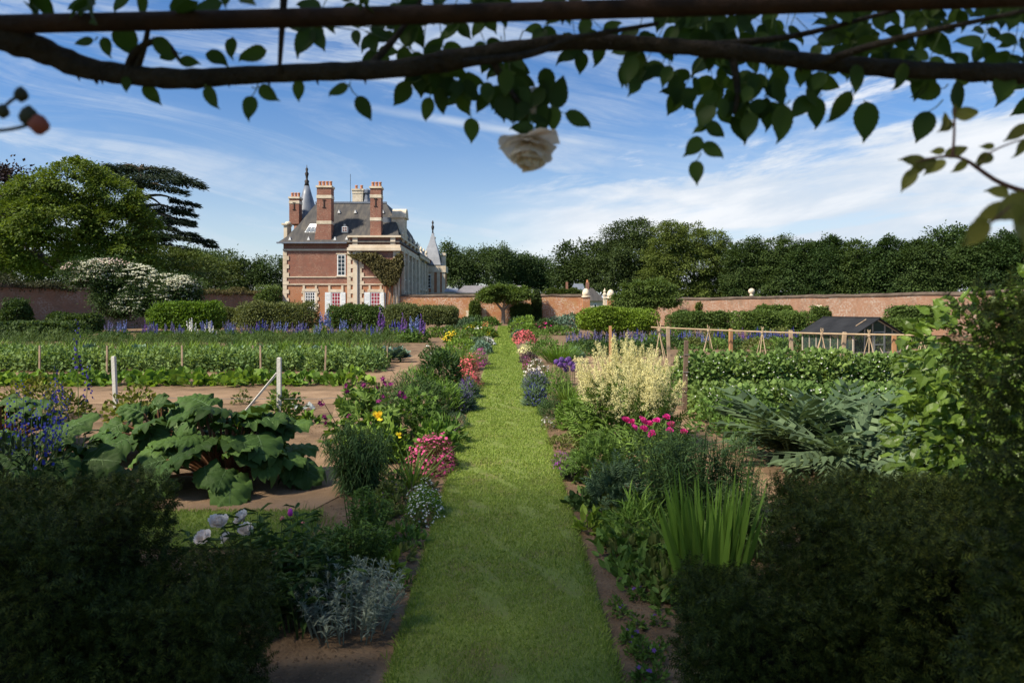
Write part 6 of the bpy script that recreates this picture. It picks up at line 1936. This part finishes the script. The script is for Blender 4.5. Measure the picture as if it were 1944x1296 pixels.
# pink peony
PX, PY = 1.72, 7.35
t, Bs, Ts = willowy('peony_plant', 'peony with bright pink flowers in front of the cream plumes', 'peony', PX, PY, .45, .70, 34, 14, .15, .04, G_DRK, .3, 1.2)
gs = Geo()
for px, py, rr, dY in ((1187, 799, .05, 0), (1200, 802, .042, .1), (1218, 800, .06, 0), (1203, 812, .04, -.1), (1232, 806, .05, .15), (1247, 800, .045, .1), (1265, 793, .045, .3), (1221, 815, .05, -.2), (1240, 825, .05, -.4), (1273, 808, .052, 0), (1270, 819, .045, -.1), (1298, 821, .042, 0), (1218, 797, .035, .3)):
    c = np.array(at(px, py, 7.3 + dY)) - np.array([PX, PY, -.03]); g = Geo()
    bloom(g, c, (R.normal(0, .35), -.4, .85), rr * 1.05, 26); obj('peony_bloom', g, F_PINK, t, True)
    tube(gs, spline([(c[0] * .4, c[1] * .4, .1), c * [.75, .75, .8], c], 4), np.full(9, .005), 5)
obj('flower_stalk', gs, M_STEM, t)
# goatsbeard with cream plumes
t = leafy('goatsbeard', 'large cream plumed goatsbeard, the tallest plant of the right border', 'flower', 1.82, 10.1, .74, .6, .92, T_PINN, 560, .24, .2, G_MID, .3, .5, .55)
gs = Geo(); Bs, Ts = stems(gs, 84, .4, .80, 1.40, .005, .14); obj('flower_stalk', gs, M_STEM, t)
g = Geo()
for b, e in zip(Bs, Ts):
    ax = e - b; m = 32
    u = np.linspace(.48, 1.05, m); rl = .17 * (1.10 - (u - .50) / .55)
    aa = R.uniform(0, 2 * pi, m)
    s0 = b + ax * u[:, None]; d = np.stack([np.cos(aa), np.sin(aa), .55 + 0 * aa], -1)
    k = 20; w = np.linspace(.08, 1, k)
    P = (s0[:, None] + d[:, None] * (rl[:, None] * w[None])[..., None]).reshape(-1, 3); P[:, 2] -= np.tile(w ** 2 * .05, m)
    P += R.normal(0, .011, P.shape)
    scat(g, T_DIA, P, R.normal(0, 1, P.shape), R.normal(0, 1, P.shape), .018 * R.uniform(.6, 1.3, len(P)), .011)
obj('plumes', g, F_CRM, t)
leafy('leafy_mound', 'fresh green leafy clump at the foot of the cream plumes', 'plant', 1.75, 8.6, .42, .35, .62, T_BLADE3, 900, .13, .022, G_MID, .6, .7, .5)
leafy('leafy_mound', 'rounded dark box ball beside the post and the cream plumes', 'shrub', *B(1290, 765), .24, .24, .34, T_DIA, 700, .03, .02, G_DRK)
# balls and lavender along the edge
mound('dark green dome at the right lawn edge, lowest of the row', 1048, 792, .25, .32, .36, G_DRK, None, 0, .02, 1500, .07, .010, T=T_BLADE3, name='leafy_mound', cat='shrub', up=.9)
lavender('deep blue lavender above the dark green dome', 1018, 772, .24, .35, .42, F_BLU, G_BLUE, 170)
lavender('grey blue catmint above the deep blue lavender', 1018, 742, .30, .4, .45, F_LAV, G_BLUE, 170)
mound('white and pink daisies above the catmint at the right lawn edge', 1012, 715, .40, .5, .48, G_OLV, F_BLUSH, 170, .05, 700, .06, .025)
# alliums
t = grassy('allium_clump', 'purple ball headed alliums on tall stalks behind the daisies', 'flower', 1.36, 14.6, .42, .35, 160, .5, .022, G_BRI, .9, .7)
gs = Geo()
for px, py in ((1056, 687), (1066, 683), (1077, 684), (1063, 692), (1072, 694), (1083, 690), (1080, 682), (1092, 694), (1088, 700), (1075, 701)):
    Yb = 14.6 + R.uniform(-.3, .3); c = np.array(at(px, py, Yb)) - np.array([1.36, 14.6, -.03])
    tube(gs, [(c[0] * .7, c[1], 0), c], .006, 5); g = Geo(); d = rdir(150); scat(g, T_DOT, c + d * .062 * R.uniform(.75, 1.05, (150, 1)), np.cross(d, R.normal(0, 1, d.shape)), d, .024, .024)
    obj('allium_head', g, F_VIO, t)
obj('flower_stalk', gs, M_STEM, t)
leafy('leafy_mound', 'yellow green clump between the alliums and the goatsbeard', 'plant', 1.25, 11.6, .36, .4, .5, T_PINN, 420, .13, .1, G_BRI, .5, .6, .5)
leafy('leafy_mound', 'dark blue green clump behind the goatsbeard on the lawn side', 'plant', 1.85, 13.0, .35, .4, .62, T_DIA, 600, .08, .05, G_BLUE)
mound('dark purple leaved cushion at the right lawn edge', 998, 690, .36, .5, .42, leafmat('leaf_plum', (.06, .035, .05), .35, .15), F_PLUM, 60, .05, 900, .06, .03)
mound('wine red flowered clump just below the dark purple cushion', 1000, 703, .26, .4, .38, G_RED, F_MAG, 70, .04, 500, .05, .025)
mound('cream white santolina cushion above the dark purple one', 992, 672, .44, .6, .55, G_SIL, F_CRM, 420, .05, 600, .05, .02, T2=T_DOT)
grassy('daylily_clump', 'arching green grass mound right of the santolina', 'plant', *B(1060, 688), .85, .8, 420, 1.0, .024, G_BRI, 1.1, .9)
leafy('leafy_mound', 'broad mid green leafy clump between santolina and grass mound', 'plant', *B(1035, 672), .8, .6, .72, T_DIA, 800, .12, .07, G_MID)
mound('raspberry pink flower mound at the right lawn edge', 990, 652, .75, .8, .75, G_RED, F_CORAL, 420, .075, 600, .09, .05, fzlo=0.0, T2=T_DOT)
mound('dark green dome right of the raspberry pink mound', 1022, 648, .85, .8, .85, G_MID, None, 0, .05, 900, .14, .03, T=T_BLADE3, name='leafy_mound', cat='shrub')
far_r = [('dusky mauve cushion at the right lawn edge above the raspberry pink mound', 982, 642, .6, .8, .5, G_BLUE, F_LAV, 160, .07), ('dusky pink clump at the right lawn edge far down the path', 980, 633, .8, .9, .7, G_OLV, F_LAV, 140, .08),
         ('large leaved bright green clump of the right far border', 1000, 640, .9, .8, .9, G_BRI, None, 0, .05), ('light green clump near the end of the path on the right', 990, 628, 1.3, 1.0, 1.2, G_BRI, None, 0, .05),
         ('pink peony clump in front of the orange wall on the right', 1036, 627, 1.3, .8, .9, G_DRK, F_PINK, 40, .22), ('blue green tall cabbages before the orange wall on the right', 1068, 626, 1.8, 1.0, 1.35, G_CAB, None, 0, .05),
         ('low green leafy bed before the tall cabbages', 1062, 636, 1.7, .9, .6, G_MID, None, 0, .05), ('second blue green clump nearer the gateway', 1090, 622, 1.8, 1.0, 1.5, G_BLUE, None, 0, .05),
         ('lavender haze clump near the end of the path on the right', 975, 626, .9, 1.0, .8, G_BLUE, F_LAV, 120, .1), ('dark low clump under the umbrella tree, right side', 985, 617, 1.5, 1.0, .9, G_DRK, None, 0, .05), ('grey green cushion beside the soil patch of the right far border', 1090, 678, .4, .4, .4, G_CAB, None, 0, .05)]
for lab, px, py, rx, ry, h, lm, fm, nf, fs in far_r:
    Yk = F * 2 / (py - VY); mound(lab, px, py, rx, ry, h, lm, fm, nf, fs, 800, .03 + .0035 * Yk, .02 + .0018 * Yk)
# dark flower row below the bright hedge, foliage
for k, (px, lab) in enumerate(((1105, 'dark leafy clump behind the soil patch, left of the orange brown post'), (1145, 'dark leafy clump left of the orange brown end post'), (1190, 'dark leafy clump just right of the orange brown end post'), (1240, 'dark leafy clump seen through the large cane tripod'))):
    leafy('leafy_mound', lab, 'plant', hx(px, 29.5), 29.5, .75, .5, .8, T_DIA, 800, .11, .06, G_DRK)

# ================================================================== the yew hedge at both sides of the viewpoint
L_YEW = leafmat('yew_needle', (.034, .052, .010), .55, .1, .7, tip=(.085, .100, .014))
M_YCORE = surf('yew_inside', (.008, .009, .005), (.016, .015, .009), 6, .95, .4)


def hedge(label, blocks, inner, n_per=4200):
    """stepped clipped yew; blocks = (x0, x1, y0, y1, z1)"""
    x0 = blocks[0][0]; y0 = blocks[0][2]
    t = thing('yew_hedge', label, 'hedge', (x0, y0, -.1))
    gc, gf = Geo(), Geo()
    for (xa, xb, ya, yb, z1, dens) in blocks:
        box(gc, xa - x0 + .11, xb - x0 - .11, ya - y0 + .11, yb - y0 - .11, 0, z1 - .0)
        faces = [((xa, ya, z1), (xb - xa, 0, 0), (0, yb - ya, 0), (0, 0, 1)), ((xa, ya, 0), (xb - xa, 0, 0), (0, 0, z1), (0, -1, 0)), ((xa, yb, 0), (xb - xa, 0, 0), (0, 0, z1), (0, 1, 0)),
                 ((xa, ya, 0), (0, yb - ya, 0), (0, 0, z1), (-1, 0, 0)), ((xb, ya, 0), (0, yb - ya, 0), (0, 0, z1), (1, 0, 0))]
        for fi, (o, a, b, nn) in enumerate(faces):
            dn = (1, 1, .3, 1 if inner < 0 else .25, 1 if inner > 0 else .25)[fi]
            o, a, b, nn = map(lambda q: np.array(q, float), (o, a, b, nn))
            m = int(n_per * dens * dn * np.linalg.norm(a) * np.linalg.norm(b))
            P = o + R.random((m, 1)) * a + R.random((m, 1)) * b
            P += nn * (.018 * np.sin(P @ np.array([7.1, 5.3, 6.7]) + 1) + .012 * np.sin(P @ np.array([-15, 11, 13])) + 0)[:, None]
            P += nn * (.012 - .15 * R.random(m) ** 1.7)[:, None]
            D = nn * .55 + R.normal(0, .6, (m, 3)) + np.array([0, 0, .25])
            Nn = np.array([0, 0, .6]) + nn * .6 + R.normal(0, .5, (m, 3))
            s = R.uniform(.55, 1.25, m) * .050
            P -= np.array([x0, y0, -.1])
            scat(gf, T_SPRIG, P, D, Nn, s, s * .72)
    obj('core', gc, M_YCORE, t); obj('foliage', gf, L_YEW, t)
    return t


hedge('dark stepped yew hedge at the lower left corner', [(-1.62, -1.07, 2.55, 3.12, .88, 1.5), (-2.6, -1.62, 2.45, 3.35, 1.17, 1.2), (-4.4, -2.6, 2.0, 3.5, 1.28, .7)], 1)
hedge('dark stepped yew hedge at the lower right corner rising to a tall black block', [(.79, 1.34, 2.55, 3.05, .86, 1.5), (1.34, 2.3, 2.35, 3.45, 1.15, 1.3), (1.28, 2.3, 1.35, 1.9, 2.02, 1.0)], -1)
# glossy pear beside the tall hedge
L_PEAR = leafmat('pear_leaf', (.115, .19, .03), .34, .32, .4, spec=.4)
t = thing('pear_tree', 'bushy young pear with glossy bright leaves in front of the tall dark hedge', 'tree', (3.07, 3.75, -.05))
g = Geo()
bl = [(-.42, 0, 1.72, .42, .4, .40), (-.52, 0, 1.32, .38, .35, .40), (.3, 0, 2.0, .6, .4, .32), (-.1, 0, 1.55, .5, .42, .45), (.35, 0, 1.75, .55, .45, .5), (-.3, -.05, 1.2, .42, .36, .40), (.3, -.1, 1.2, .55, .4, .5), (-.2, 0, .85, .36, .35, .35), (.5, 0, 1.0, .5, .4, .5), (.75, 0, 1.9, .45, .4, .45)]
Bb = np.array(bl); n = 5600; k = R.integers(0, len(bl), n); d = rdir(n, -.8); P = Bb[k, :3] + d * Bb[k, 3:] * (.6 + .45 * R.random((n, 1)) ** .7)
D = d + R.normal(0, .5, (n, 3)); D[:, 2] -= .25; N = d * .5 + np.array([0, -.2, 1]) + R.normal(0, .4, (n, 3)); s = R.uniform(.6, 1.2, n)
scat(g, T_OVAL, P, D, N, .086 * s, .050 * s, 1.4); obj('foliage', g, L_PEAR, t)
g = Geo(); tube(g, spline([(.3, .05, 0), (.28, .02, .7), (.3, 0, 1.9)], 4), np.linspace(.04, .015, 9), 6)
for c in Bb[:, :3]: tube(g, spline([(.29, .02, max(.3, c[2] - .6)), c * .5 + np.array([.15, 0, c[2] * .5 - .15]), c], 4), np.linspace(.018, .005, 9), 5)
for px, py in ((1893, 520), (1900, 528), (1835, 545)):
    pass
obj('trunk', g, M_BARK, t)

# ================================================================== rose arch overhead
D0 = 1.22
M_RUST = surf('rusty_rod', (.020, .010, .006), (.045, .021, .011), 14, .8, .3)
M_ROSEB = surf('rose_bark', (.020, .015, .011), (.048, .036, .026), 30, .9, .9, bscale=70)
L_ROSE = leafmat('rose_leaf', (.034, .068, .013), .35, .42, .5)
L_YOUNG = leafmat('young_rose_leaf', (.16, .15, .035), .35, .35, .45)
g = Geo(); tube(g, spline([at(-60, 48, 1.16), at(620, 33, 1.16), at(1300, 14, 1.16), at(2000, -6, 1.16)], 6), .0155, 12)
o = obj('arch_rod', g, M_RUST, smooth=True); tag(o, 'straight rusty iron rod of the rose arch along the top', 'rod')
g = Geo(); tube(g, spline([at(-60, 70, 1.5), at(700, -20, 1.5), at(1500, -40, 1.5)], 6), .012, 10)
t = thing('climbing_rose', 'climbing rose with thick dark stem and hanging leaves overhead', 'climber', (0, D0, 2.4))
OFF = np.array([0, D0, 2.4])
bp = [(-70, 40, 64, 1.16), (20, 72, 62, 1.18), (90, 100, 54, 1.2), (160, 128, 44, 1.22), (250, 143, 40, 1.22), (350, 150, 38, 1.22), (450, 144, 36, 1.22), (600, 137, 35, 1.22), (750, 131, 36, 1.22), (870, 112, 40, 1.22), (1000, 90, 34, 1.22), (1100, 80, 30, 1.22), (1250, 86, 30, 1.22), (1400, 100, 31, 1.22), (1550, 118, 33, 1.22), (1700, 131, 35, 1.22), (1850, 137, 36, 1.22), (2000, 142, 38, 1.22)]
pts = np.array([at(a, b, d) for a, b, w, d in bp]) - OFF
sp = spline(pts, 5); rr = np.interp(np.linspace(0, 1, len(sp)), np.linspace(0, 1, len(bp)), [w / 2 * d / F for a, b, w, d in bp])
rr = rr * .94 * (1 + R.normal(0, .07, len(rr)))
g = Geo(); tube(g, sp, rr, 12)
for k in range(40):     # thorns
    i = R.integers(3, len(sp) - 3); a = R.uniform(pi, 2 * pi); p = sp[i] + np.array([0, cos(a), sin(a)]) * rr[i] * .9
    tube(g, [p, p + np.array([.002, cos(a) * .008, sin(a) * .009])], [.003, .0006], 4)
obj('main_stem', g, M_ROSEB, t, True)
for path in ([(880, 120, 1.2), (1000, 105, 1.19), (1100, 72, 1.17), (1250, 45, 1.17)], [(1300, 90, 1.25), (1500, 70, 1.27), (1700, 20, 1.27)], [(540, -20, 1.2), (535, 60, 1.2), (530, 140, 1.2)], [(255, 143, 1.22), (275, 85, 1.2), (285, 30, 1.18)], [(240, 138, 1.22), (260, 95, 1.2), (310, 78, 1.2), (345, 120, 1.2)],
             [(1550, 120, 1.2), (1700, 75, 1.15), (1950, 20, 1.1)], [(700, 130, 1.22), (760, 60, 1.25), (800, 0, 1.25)], [(1390, 100, 1.22), (1400, 170, 1.22), (1395, 215, 1.22)], [(930, 105, 1.22), (960, 160, 1.22), (1005, 220, 1.22)]):
    q = spline(np.array([at(*p) for p in path]) - OFF, 5); g = Geo(); tube(g, q, np.linspace(.0075, .0035, len(q)), 6); obj('side_stem', g, M_ROSEB, t, True)
g, gs = Geo(), Geo()
S1 = D0 / F


def hang(px, py, ln, ang=None, Yd=None, T=T_ROSE, gg=None, fat=.62, stalk=None):
    """one leaf with its middle at px, py; ang = picture direction of the tip in degrees (270 = down)"""
    Yd = Yd or (D0 + R.normal(0, .03)); ang = rad(R.normal(270, 28) if ang is None else ang)
    L = ln * Yd / F * 1.12
    d = np.array([cos(ang), R.normal(0, .18), sin(ang)]); n = np.array([R.normal(0, .3), -1.0, R.normal(.15, .25)])
    c = np.array(at(px, py, Yd)) - OFF
    base = c - unit(d) * L * .5
    scat(gg if gg is not None else g, T, base[None], d, n, L, L * fat * R.uniform(.9, 1.08), R.uniform(.4, 1.3))
    if stalk is not None:
        e = np.array(at(stalk[0], stalk[1], Yd)) - OFF
        tube(gs, spline([e, (e + base) / 2 + [0, 0, -.003], base], 3), np.linspace(.0012, .0008, 7), 4)
    return base


keyl = [(475, 205, 42, 262, (490, 160)), (510, 178, 40, 325, (478, 165)), (567, 172, 36, 270, (566, 150)), (643, 172, 38, 205, (665, 155)), (691, 205, 44, 300, (662, 160)), (763, 178, 46, 235, (800, 150)), (812, 207, 40, 255, (818, 165)), (845, 165, 34, 255, (835, 140)),
        (895, 247, 42, 270, (890, 195)), (1097, 228, 50, 335, (1048, 200)), (1051, 225, 42, 270, (1046, 200)), (1021, 228, 34, 350, (1005, 205)), (991, 244, 40, 180, (1010, 228)), (1061, 176, 56, 75, (1046, 200)), (1026, 240, 24, 200, (1010, 225)),
        (1022, 275, 36, 280, (1008, 250)), (980, 195, 46, 262, (985, 165)), (1030, 190, 46, 260, (1030, 160)), (1196, 135, 52, 255, (1215, 100)), (1185, 143, 40, 260, (1195, 110)), (1203, 165, 42, 240, (1220, 130)), (1237, 140, 42, 225, (1262, 110)), (1265, 145, 40, 250, (1270, 112)), (1283, 172, 54, 265, (1285, 135)),
        (1322, 327, 44, 268, (1331, 290)), (1353, 286, 42, 325, (1330, 278)), (1316, 279, 44, 225, (1332, 262)), (1357, 247, 40, 325, (1342, 232)), (1340, 223, 48, 240, (1355, 195)), (1328, 246, 28, 210, (1342, 240)), (1405, 245, 54, 285, (1398, 205)), (1422, 240, 46, 260, (1420, 205)), (1483, 234, 64, 262, (1500, 190)), (1520, 203, 50, 230, (1545, 175)),
        (1549, 214, 52, 275, (1560, 180)), (1594, 203, 60, 235, (1618, 170)), (1643, 230, 66, 268, (1640, 190)), (1452, 205, 36, 260, (1460, 180)), (1570, 158, 44, 340, (1545, 140)), (1752, 240, 54, 250, (1790, 190)), (1760, 176, 46, 195, (1800, 160)), (1815, 186, 56, 275, (1815, 150)), (1903, 168, 60, 250, (1930, 140)), (1708, 145, 46, 250, None), (1625, 150, 50, 265, None),
        (402, 185, 42, 300, (390, 160)), (289, 180, 40, 310, (268, 155)), (240, 160, 26, 270, None), (310, 92, 44, 300, (290, 70)), (360, 118, 36, 350, (335, 110)), (413, 112, 44, 325, None), (440, 92, 38, 275, (442, 70)), (203, 90, 36, 290, (195, 70)), (160, 80, 30, 200, (185, 70)), (320, 105, 34, 195, (345, 100)), (480, 105, 50, 200, None), (155, 10, 46, 200, None), (272, 10, 38, 265, None), (345, 10, 40, 260, None), (230, 5, 40, 240, None), (395, 15, 50, 200, None)]
for px, py, ln, an, stk in keyl:
    hang(px, py, ln, an, stalk=stk)
# the thick tangle: denser to the right
n = 0


def spray(px, py, ang, ln, Yd):
    """one compound rose leaf: two or three pairs of leaflets and one at the tip on a thin stalk"""
    a_ = rad(ang); dx_s, dy_s = cos(a_), -sin(a_)
    k = R.choice([1, 2, 2]); L0 = ln * (1.1 + .75 * k)
    e = np.array(at(px, py, Yd)) - OFF; f = np.array(at(px + dx_s * L0, py + dy_s * L0, Yd + R.normal(0, .015))) - OFF
    tube(gs, [e, (e + f) / 2 + [0, 0, .002], f], [.0011, .0009, .0006], 4)
    hang(px + dx_s * (L0 + ln * .55), py + dy_s * (L0 + ln * .55), ln * 1.12, ang + R.normal(0, 8), Yd)
    for j in range(k):
        q = L0 * (1 - .42 * (j + .12) / max(1, k * .62))
        for s_ in (-1, 1):
            a2 = ang + s_ * R.uniform(48, 72); r2 = rad(a2)
            hang(px + dx_s * q + cos(r2) * ln * .55, py + dy_s * q - sin(r2) * ln * .55, ln * R.uniform(.8, 1.0), a2, Yd + R.normal(0, .012))


while n < 96:
    px = R.uniform(390, 1990)
    w = np.interp(px, [390, 520, 700, 900, 1300, 1990], [.2, .5, .7, .9, 1, 1])
    if R.random() > w: continue
    bot = np.interp(px, [390, 600, 820, 860, 1050, 1075, 1180, 1280, 1300, 1440, 1470, 1600, 1700, 1990], [95, 110, 120, 165, 165, 105, 100, 125, 160, 160, 130, 135, 115, 125])
    spray(px, R.uniform(-70, bot - 50), R.normal(270, 55), R.uniform(32, 50), 1.26 + abs(R.normal(0, .07))); n += 1
n = 0
while n < 46:
    c = [(870, 175, 50, 35), (930, 185, 45, 35), (1000, 185, 40, 35), (1370, 190, 60, 40), (1400, 200, 40, 35), (1500, 165, 60, 25)][n % 6]
    px, py = c[0] + R.normal(0, c[2] * .55), c[1] + R.normal(0, c[3] * .5); hang(px, py, R.uniform(34, 52)); n += 1
obj('leaves', g, L_ROSE, t, True)
# canopy of the arch running back over the viewpoint
g = Geo(); n = 3200
P = np.stack([R.uniform(-2.0, 2.0, n), R.uniform(-1.4, 1.25, n), np.zeros(n)], -1)
P[:, 2] = 2.58 + .10 * np.sin(P[:, 0] * 3) + np.abs(R.normal(0, .10, n)) + .06 * np.maximum(0, 1.2 - P[:, 1])
D = R.normal(0, 1, (n, 3)); D[:, 2] -= .4
scat(g, T_OVAL, P - OFF, D, np.array([0, 0, 1]) + R.normal(0, .5, (n, 3)), R.uniform(.045, .075, n), R.uniform(.03, .045, n)); obj('canopy_leaves', g, L_ROSE, t)
# young shoots at the right
gy = Geo(); gst = Geo()
def yl(px, py, ln, an, Yd=1.02, fat=.5): hang(px, py, ln, an, Yd, gg=gy, fat=fat)
def shoot(pts, r0, r1, Yd=1.02):
    q = spline(np.array([at(a, b, Yd) for a, b in pts]) - OFF, 5); tube(gst, q, np.linspace(r0, r1, len(q)), 6)
shoot([(2000, 372), (1944, 363), (1895, 345), (1860, 322), (1835, 305), (1808, 297), (1770, 300), (1740, 308)], .0042, .0014)
shoot([(1808, 297), (1811, 265), (1812, 225), (1812, 205)], .0022, .0014)
shoot([(1855, 318), (1880, 290), (1925, 270), (1960, 262)], .0016, .001)
for a in ((1733, 305, 44, 175), (1760, 310, 40, 20), (1775, 318, 40, 215), (1725, 342, 42, 240), (1738, 322, 34, 215), (1780, 287, 24, 185), (1815, 288, 42, 20), (1795, 240, 36, 215), (1835, 216, 46, 10), (1822, 316, 32, 215), (1868, 302, 42, 205), (1862, 304, 30, 250), (1874, 278, 24, 180), (1930, 252, 46, 215), (1938, 280, 40, 235), (1893, 364, 40, 175), (1812, 212, 26, 95), (1795, 228, 26, 100)): yl(*a)
for a in ((1888, 403, 60, 200, .8), (1920, 395, 70, 215, .78), (1852, 442, 60, 225, .75), (1935, 430, 90, 300, .7), (1955, 395, 60, 240, .7)): yl(*a, fat=.6)
shoot([(1925, 385), (1880, 425), (1850, 455)], .0012, .0008, .76)
obj('young_leaves', gy, L_YOUNG, t, True); obj('young_shoot', gst, leafmat('red_shoot', (.09, .045, .035), .2, 0), t, True)
obj('leaf_stalk', gs, M_STEM, t)
# buds at the left edge
gb = Geo(); gq = Geo()
def bud(px, py, r, Yd=.85):
    c = np.array(at(px, py, Yd)) - OFF; s = Yd / F * r; return c, s
for pts in ([(-40, 250), (10, 247), (45, 240), (60, 232)], [(-40, 235), (-5, 215), (20, 192), (38, 182)], [(-30, 225), (0, 214)]):
    q = spline(np.array([at(a, b, .85) for a, b in pts]) - OFF, 4); tube(gq, q, .0022, 6)
for px, py, r, an in ((40, 180, 13, 60), (55, 222, 18, 60), (5, 212, 12, 40)):
    c, s = bud(px, py, r); lathe(gq, [(s * .2, -s * 1.1), (s * .85, -s * .5), (s, 0), (s * .7, s * .7), (s * .15, s * 1.2)], c, 9)
obj('bud_stalk', gq, leafmat('bud_green', (.05, .05, .03), .2, 0), t, True)
c, s = bud(74, 238, 19); lathe(gb, [(s * .3, -s * .9), (s * .9, -s * .3), (s * .95, s * .2), (s * .5, s * .9), (s * .1, s * 1.1)], c, 10)
obj('rose_bud', gb, petal('rose_bud_petal', (.34, .11, .08)), t, True)
# hanging cream rose
L_BL = petal('cream_rose_petal', (.86, .76, .66), .08, .5)
def rosebloom(px, py, r, n, Yd, down=(0.05, -.25, -1)):
    g = Geo(); c = np.array(at(px, py, Yd)) - OFF; rr_ = r * Yd / F; ax = unit(np.array(down, float))
    t1 = unit(np.cross(ax, [.3, .9, .2])); t2 = np.cross(ax, t1)
    k = np.arange(n); a = k * 2.399
    el = np.linspace(-.15, 1.25, n)[:, None]
    ra = np.cos(a)[:, None] * t1 + np.sin(a)[:, None] * t2
    Dd = ra * np.cos(el) + ax * np.sin(el); N = -(-ra * np.sin(el) + ax * np.cos(el)) * -1 + R.normal(0, .15, (n, 3))
    s = rr_ * np.linspace(1.05, .75, n) * R.uniform(.9, 1.12, n)
    scat(g, T_BIGPETAL, c + ax * rr_ * np.linspace(0, .45, n)[:, None], Dd, N, s, s * 1.05, R.uniform(.7, 1.3, n))
    o = obj('rose_bloom', g, L_BL, t, True)
    return o
uvp, qp = [], []
for i in range(6):
    u = i / 5; hw = .5 * (.25 + .75 * sin(pi * min(1, u * .62 + .05)))
    for j in range(5):
        s = j / 2 - 1; uvp.append((u * (1 - .10 * s * s) + .03 * sin(5 * s) * u, s * hw, .16 * s * s * u + .22 * u * u - .30 * max(0, u - .78) * (1 + .4 * sin(7 * s))))
for i in range(5):
    for j in range(4): qp.append((i * 5 + j, i * 5 + j + 1, i * 5 + 6 + j, i * 5 + 5 + j))
T_BIGPETAL = T_(uvp, {4: qp})
rosebloom(1003, 260, 54, 24, 1.2)
rosebloom(1000, 178, 36, 14, 1.27)
g = Geo(); c = np.array(at(1003, 256, 1.2)) - OFF; e = np.array(at(1005, 215, 1.21)) - OFF
tube(g, [e, c], .0025, 6); lathe(g, [(.002, .012), (.006, .006), (.007, -.002), (.003, -.008)], c, 8)
for k in range(5):
    a = k * 1.257; scat(g, T_DIA, c[None], np.array([cos(a), sin(a), .25]), np.array([0, 0, 1.0]), .026, .010)
obj('rose_calyx', g, M_STEM, t)

# unseen tree added out of frame, behind left, to darken the foreground
t = thing('added_shade_tree', 'unseen leafy tree added beside the viewpoint to shade the near hedges and lawn', 'tree', (-9.5, -1.2, -.1))
bl = [(0, 0, 8.5, 4.2, 4.2, 2.6), (-2.5, 1.0, 8.0, 3.2, 3.4, 2.4), (2.2, 1.4, 9.5, 3.0, 3.0, 2.4), (0.5, -2.5, 9.5, 3.2, 3.2, 2.8), (0, 0, 11, 3.4, 3.4, 2.4), (2.8, -1.5, 7.6, 2.8, 2.8, 2.0), (4.2, -0.4, 9.2, 1.3, 1.8, 1.6)]
g, C = crown(bl, 188, 60, 1.3, .26, .5, .3, lo=.2); obj('crown', g, L_LIME, t)
g = Geo(); trunk(g, (0, 0, 0), (.3, .2, 10), .45, C, nl=16); obj('trunk', g, M_BARK, t)
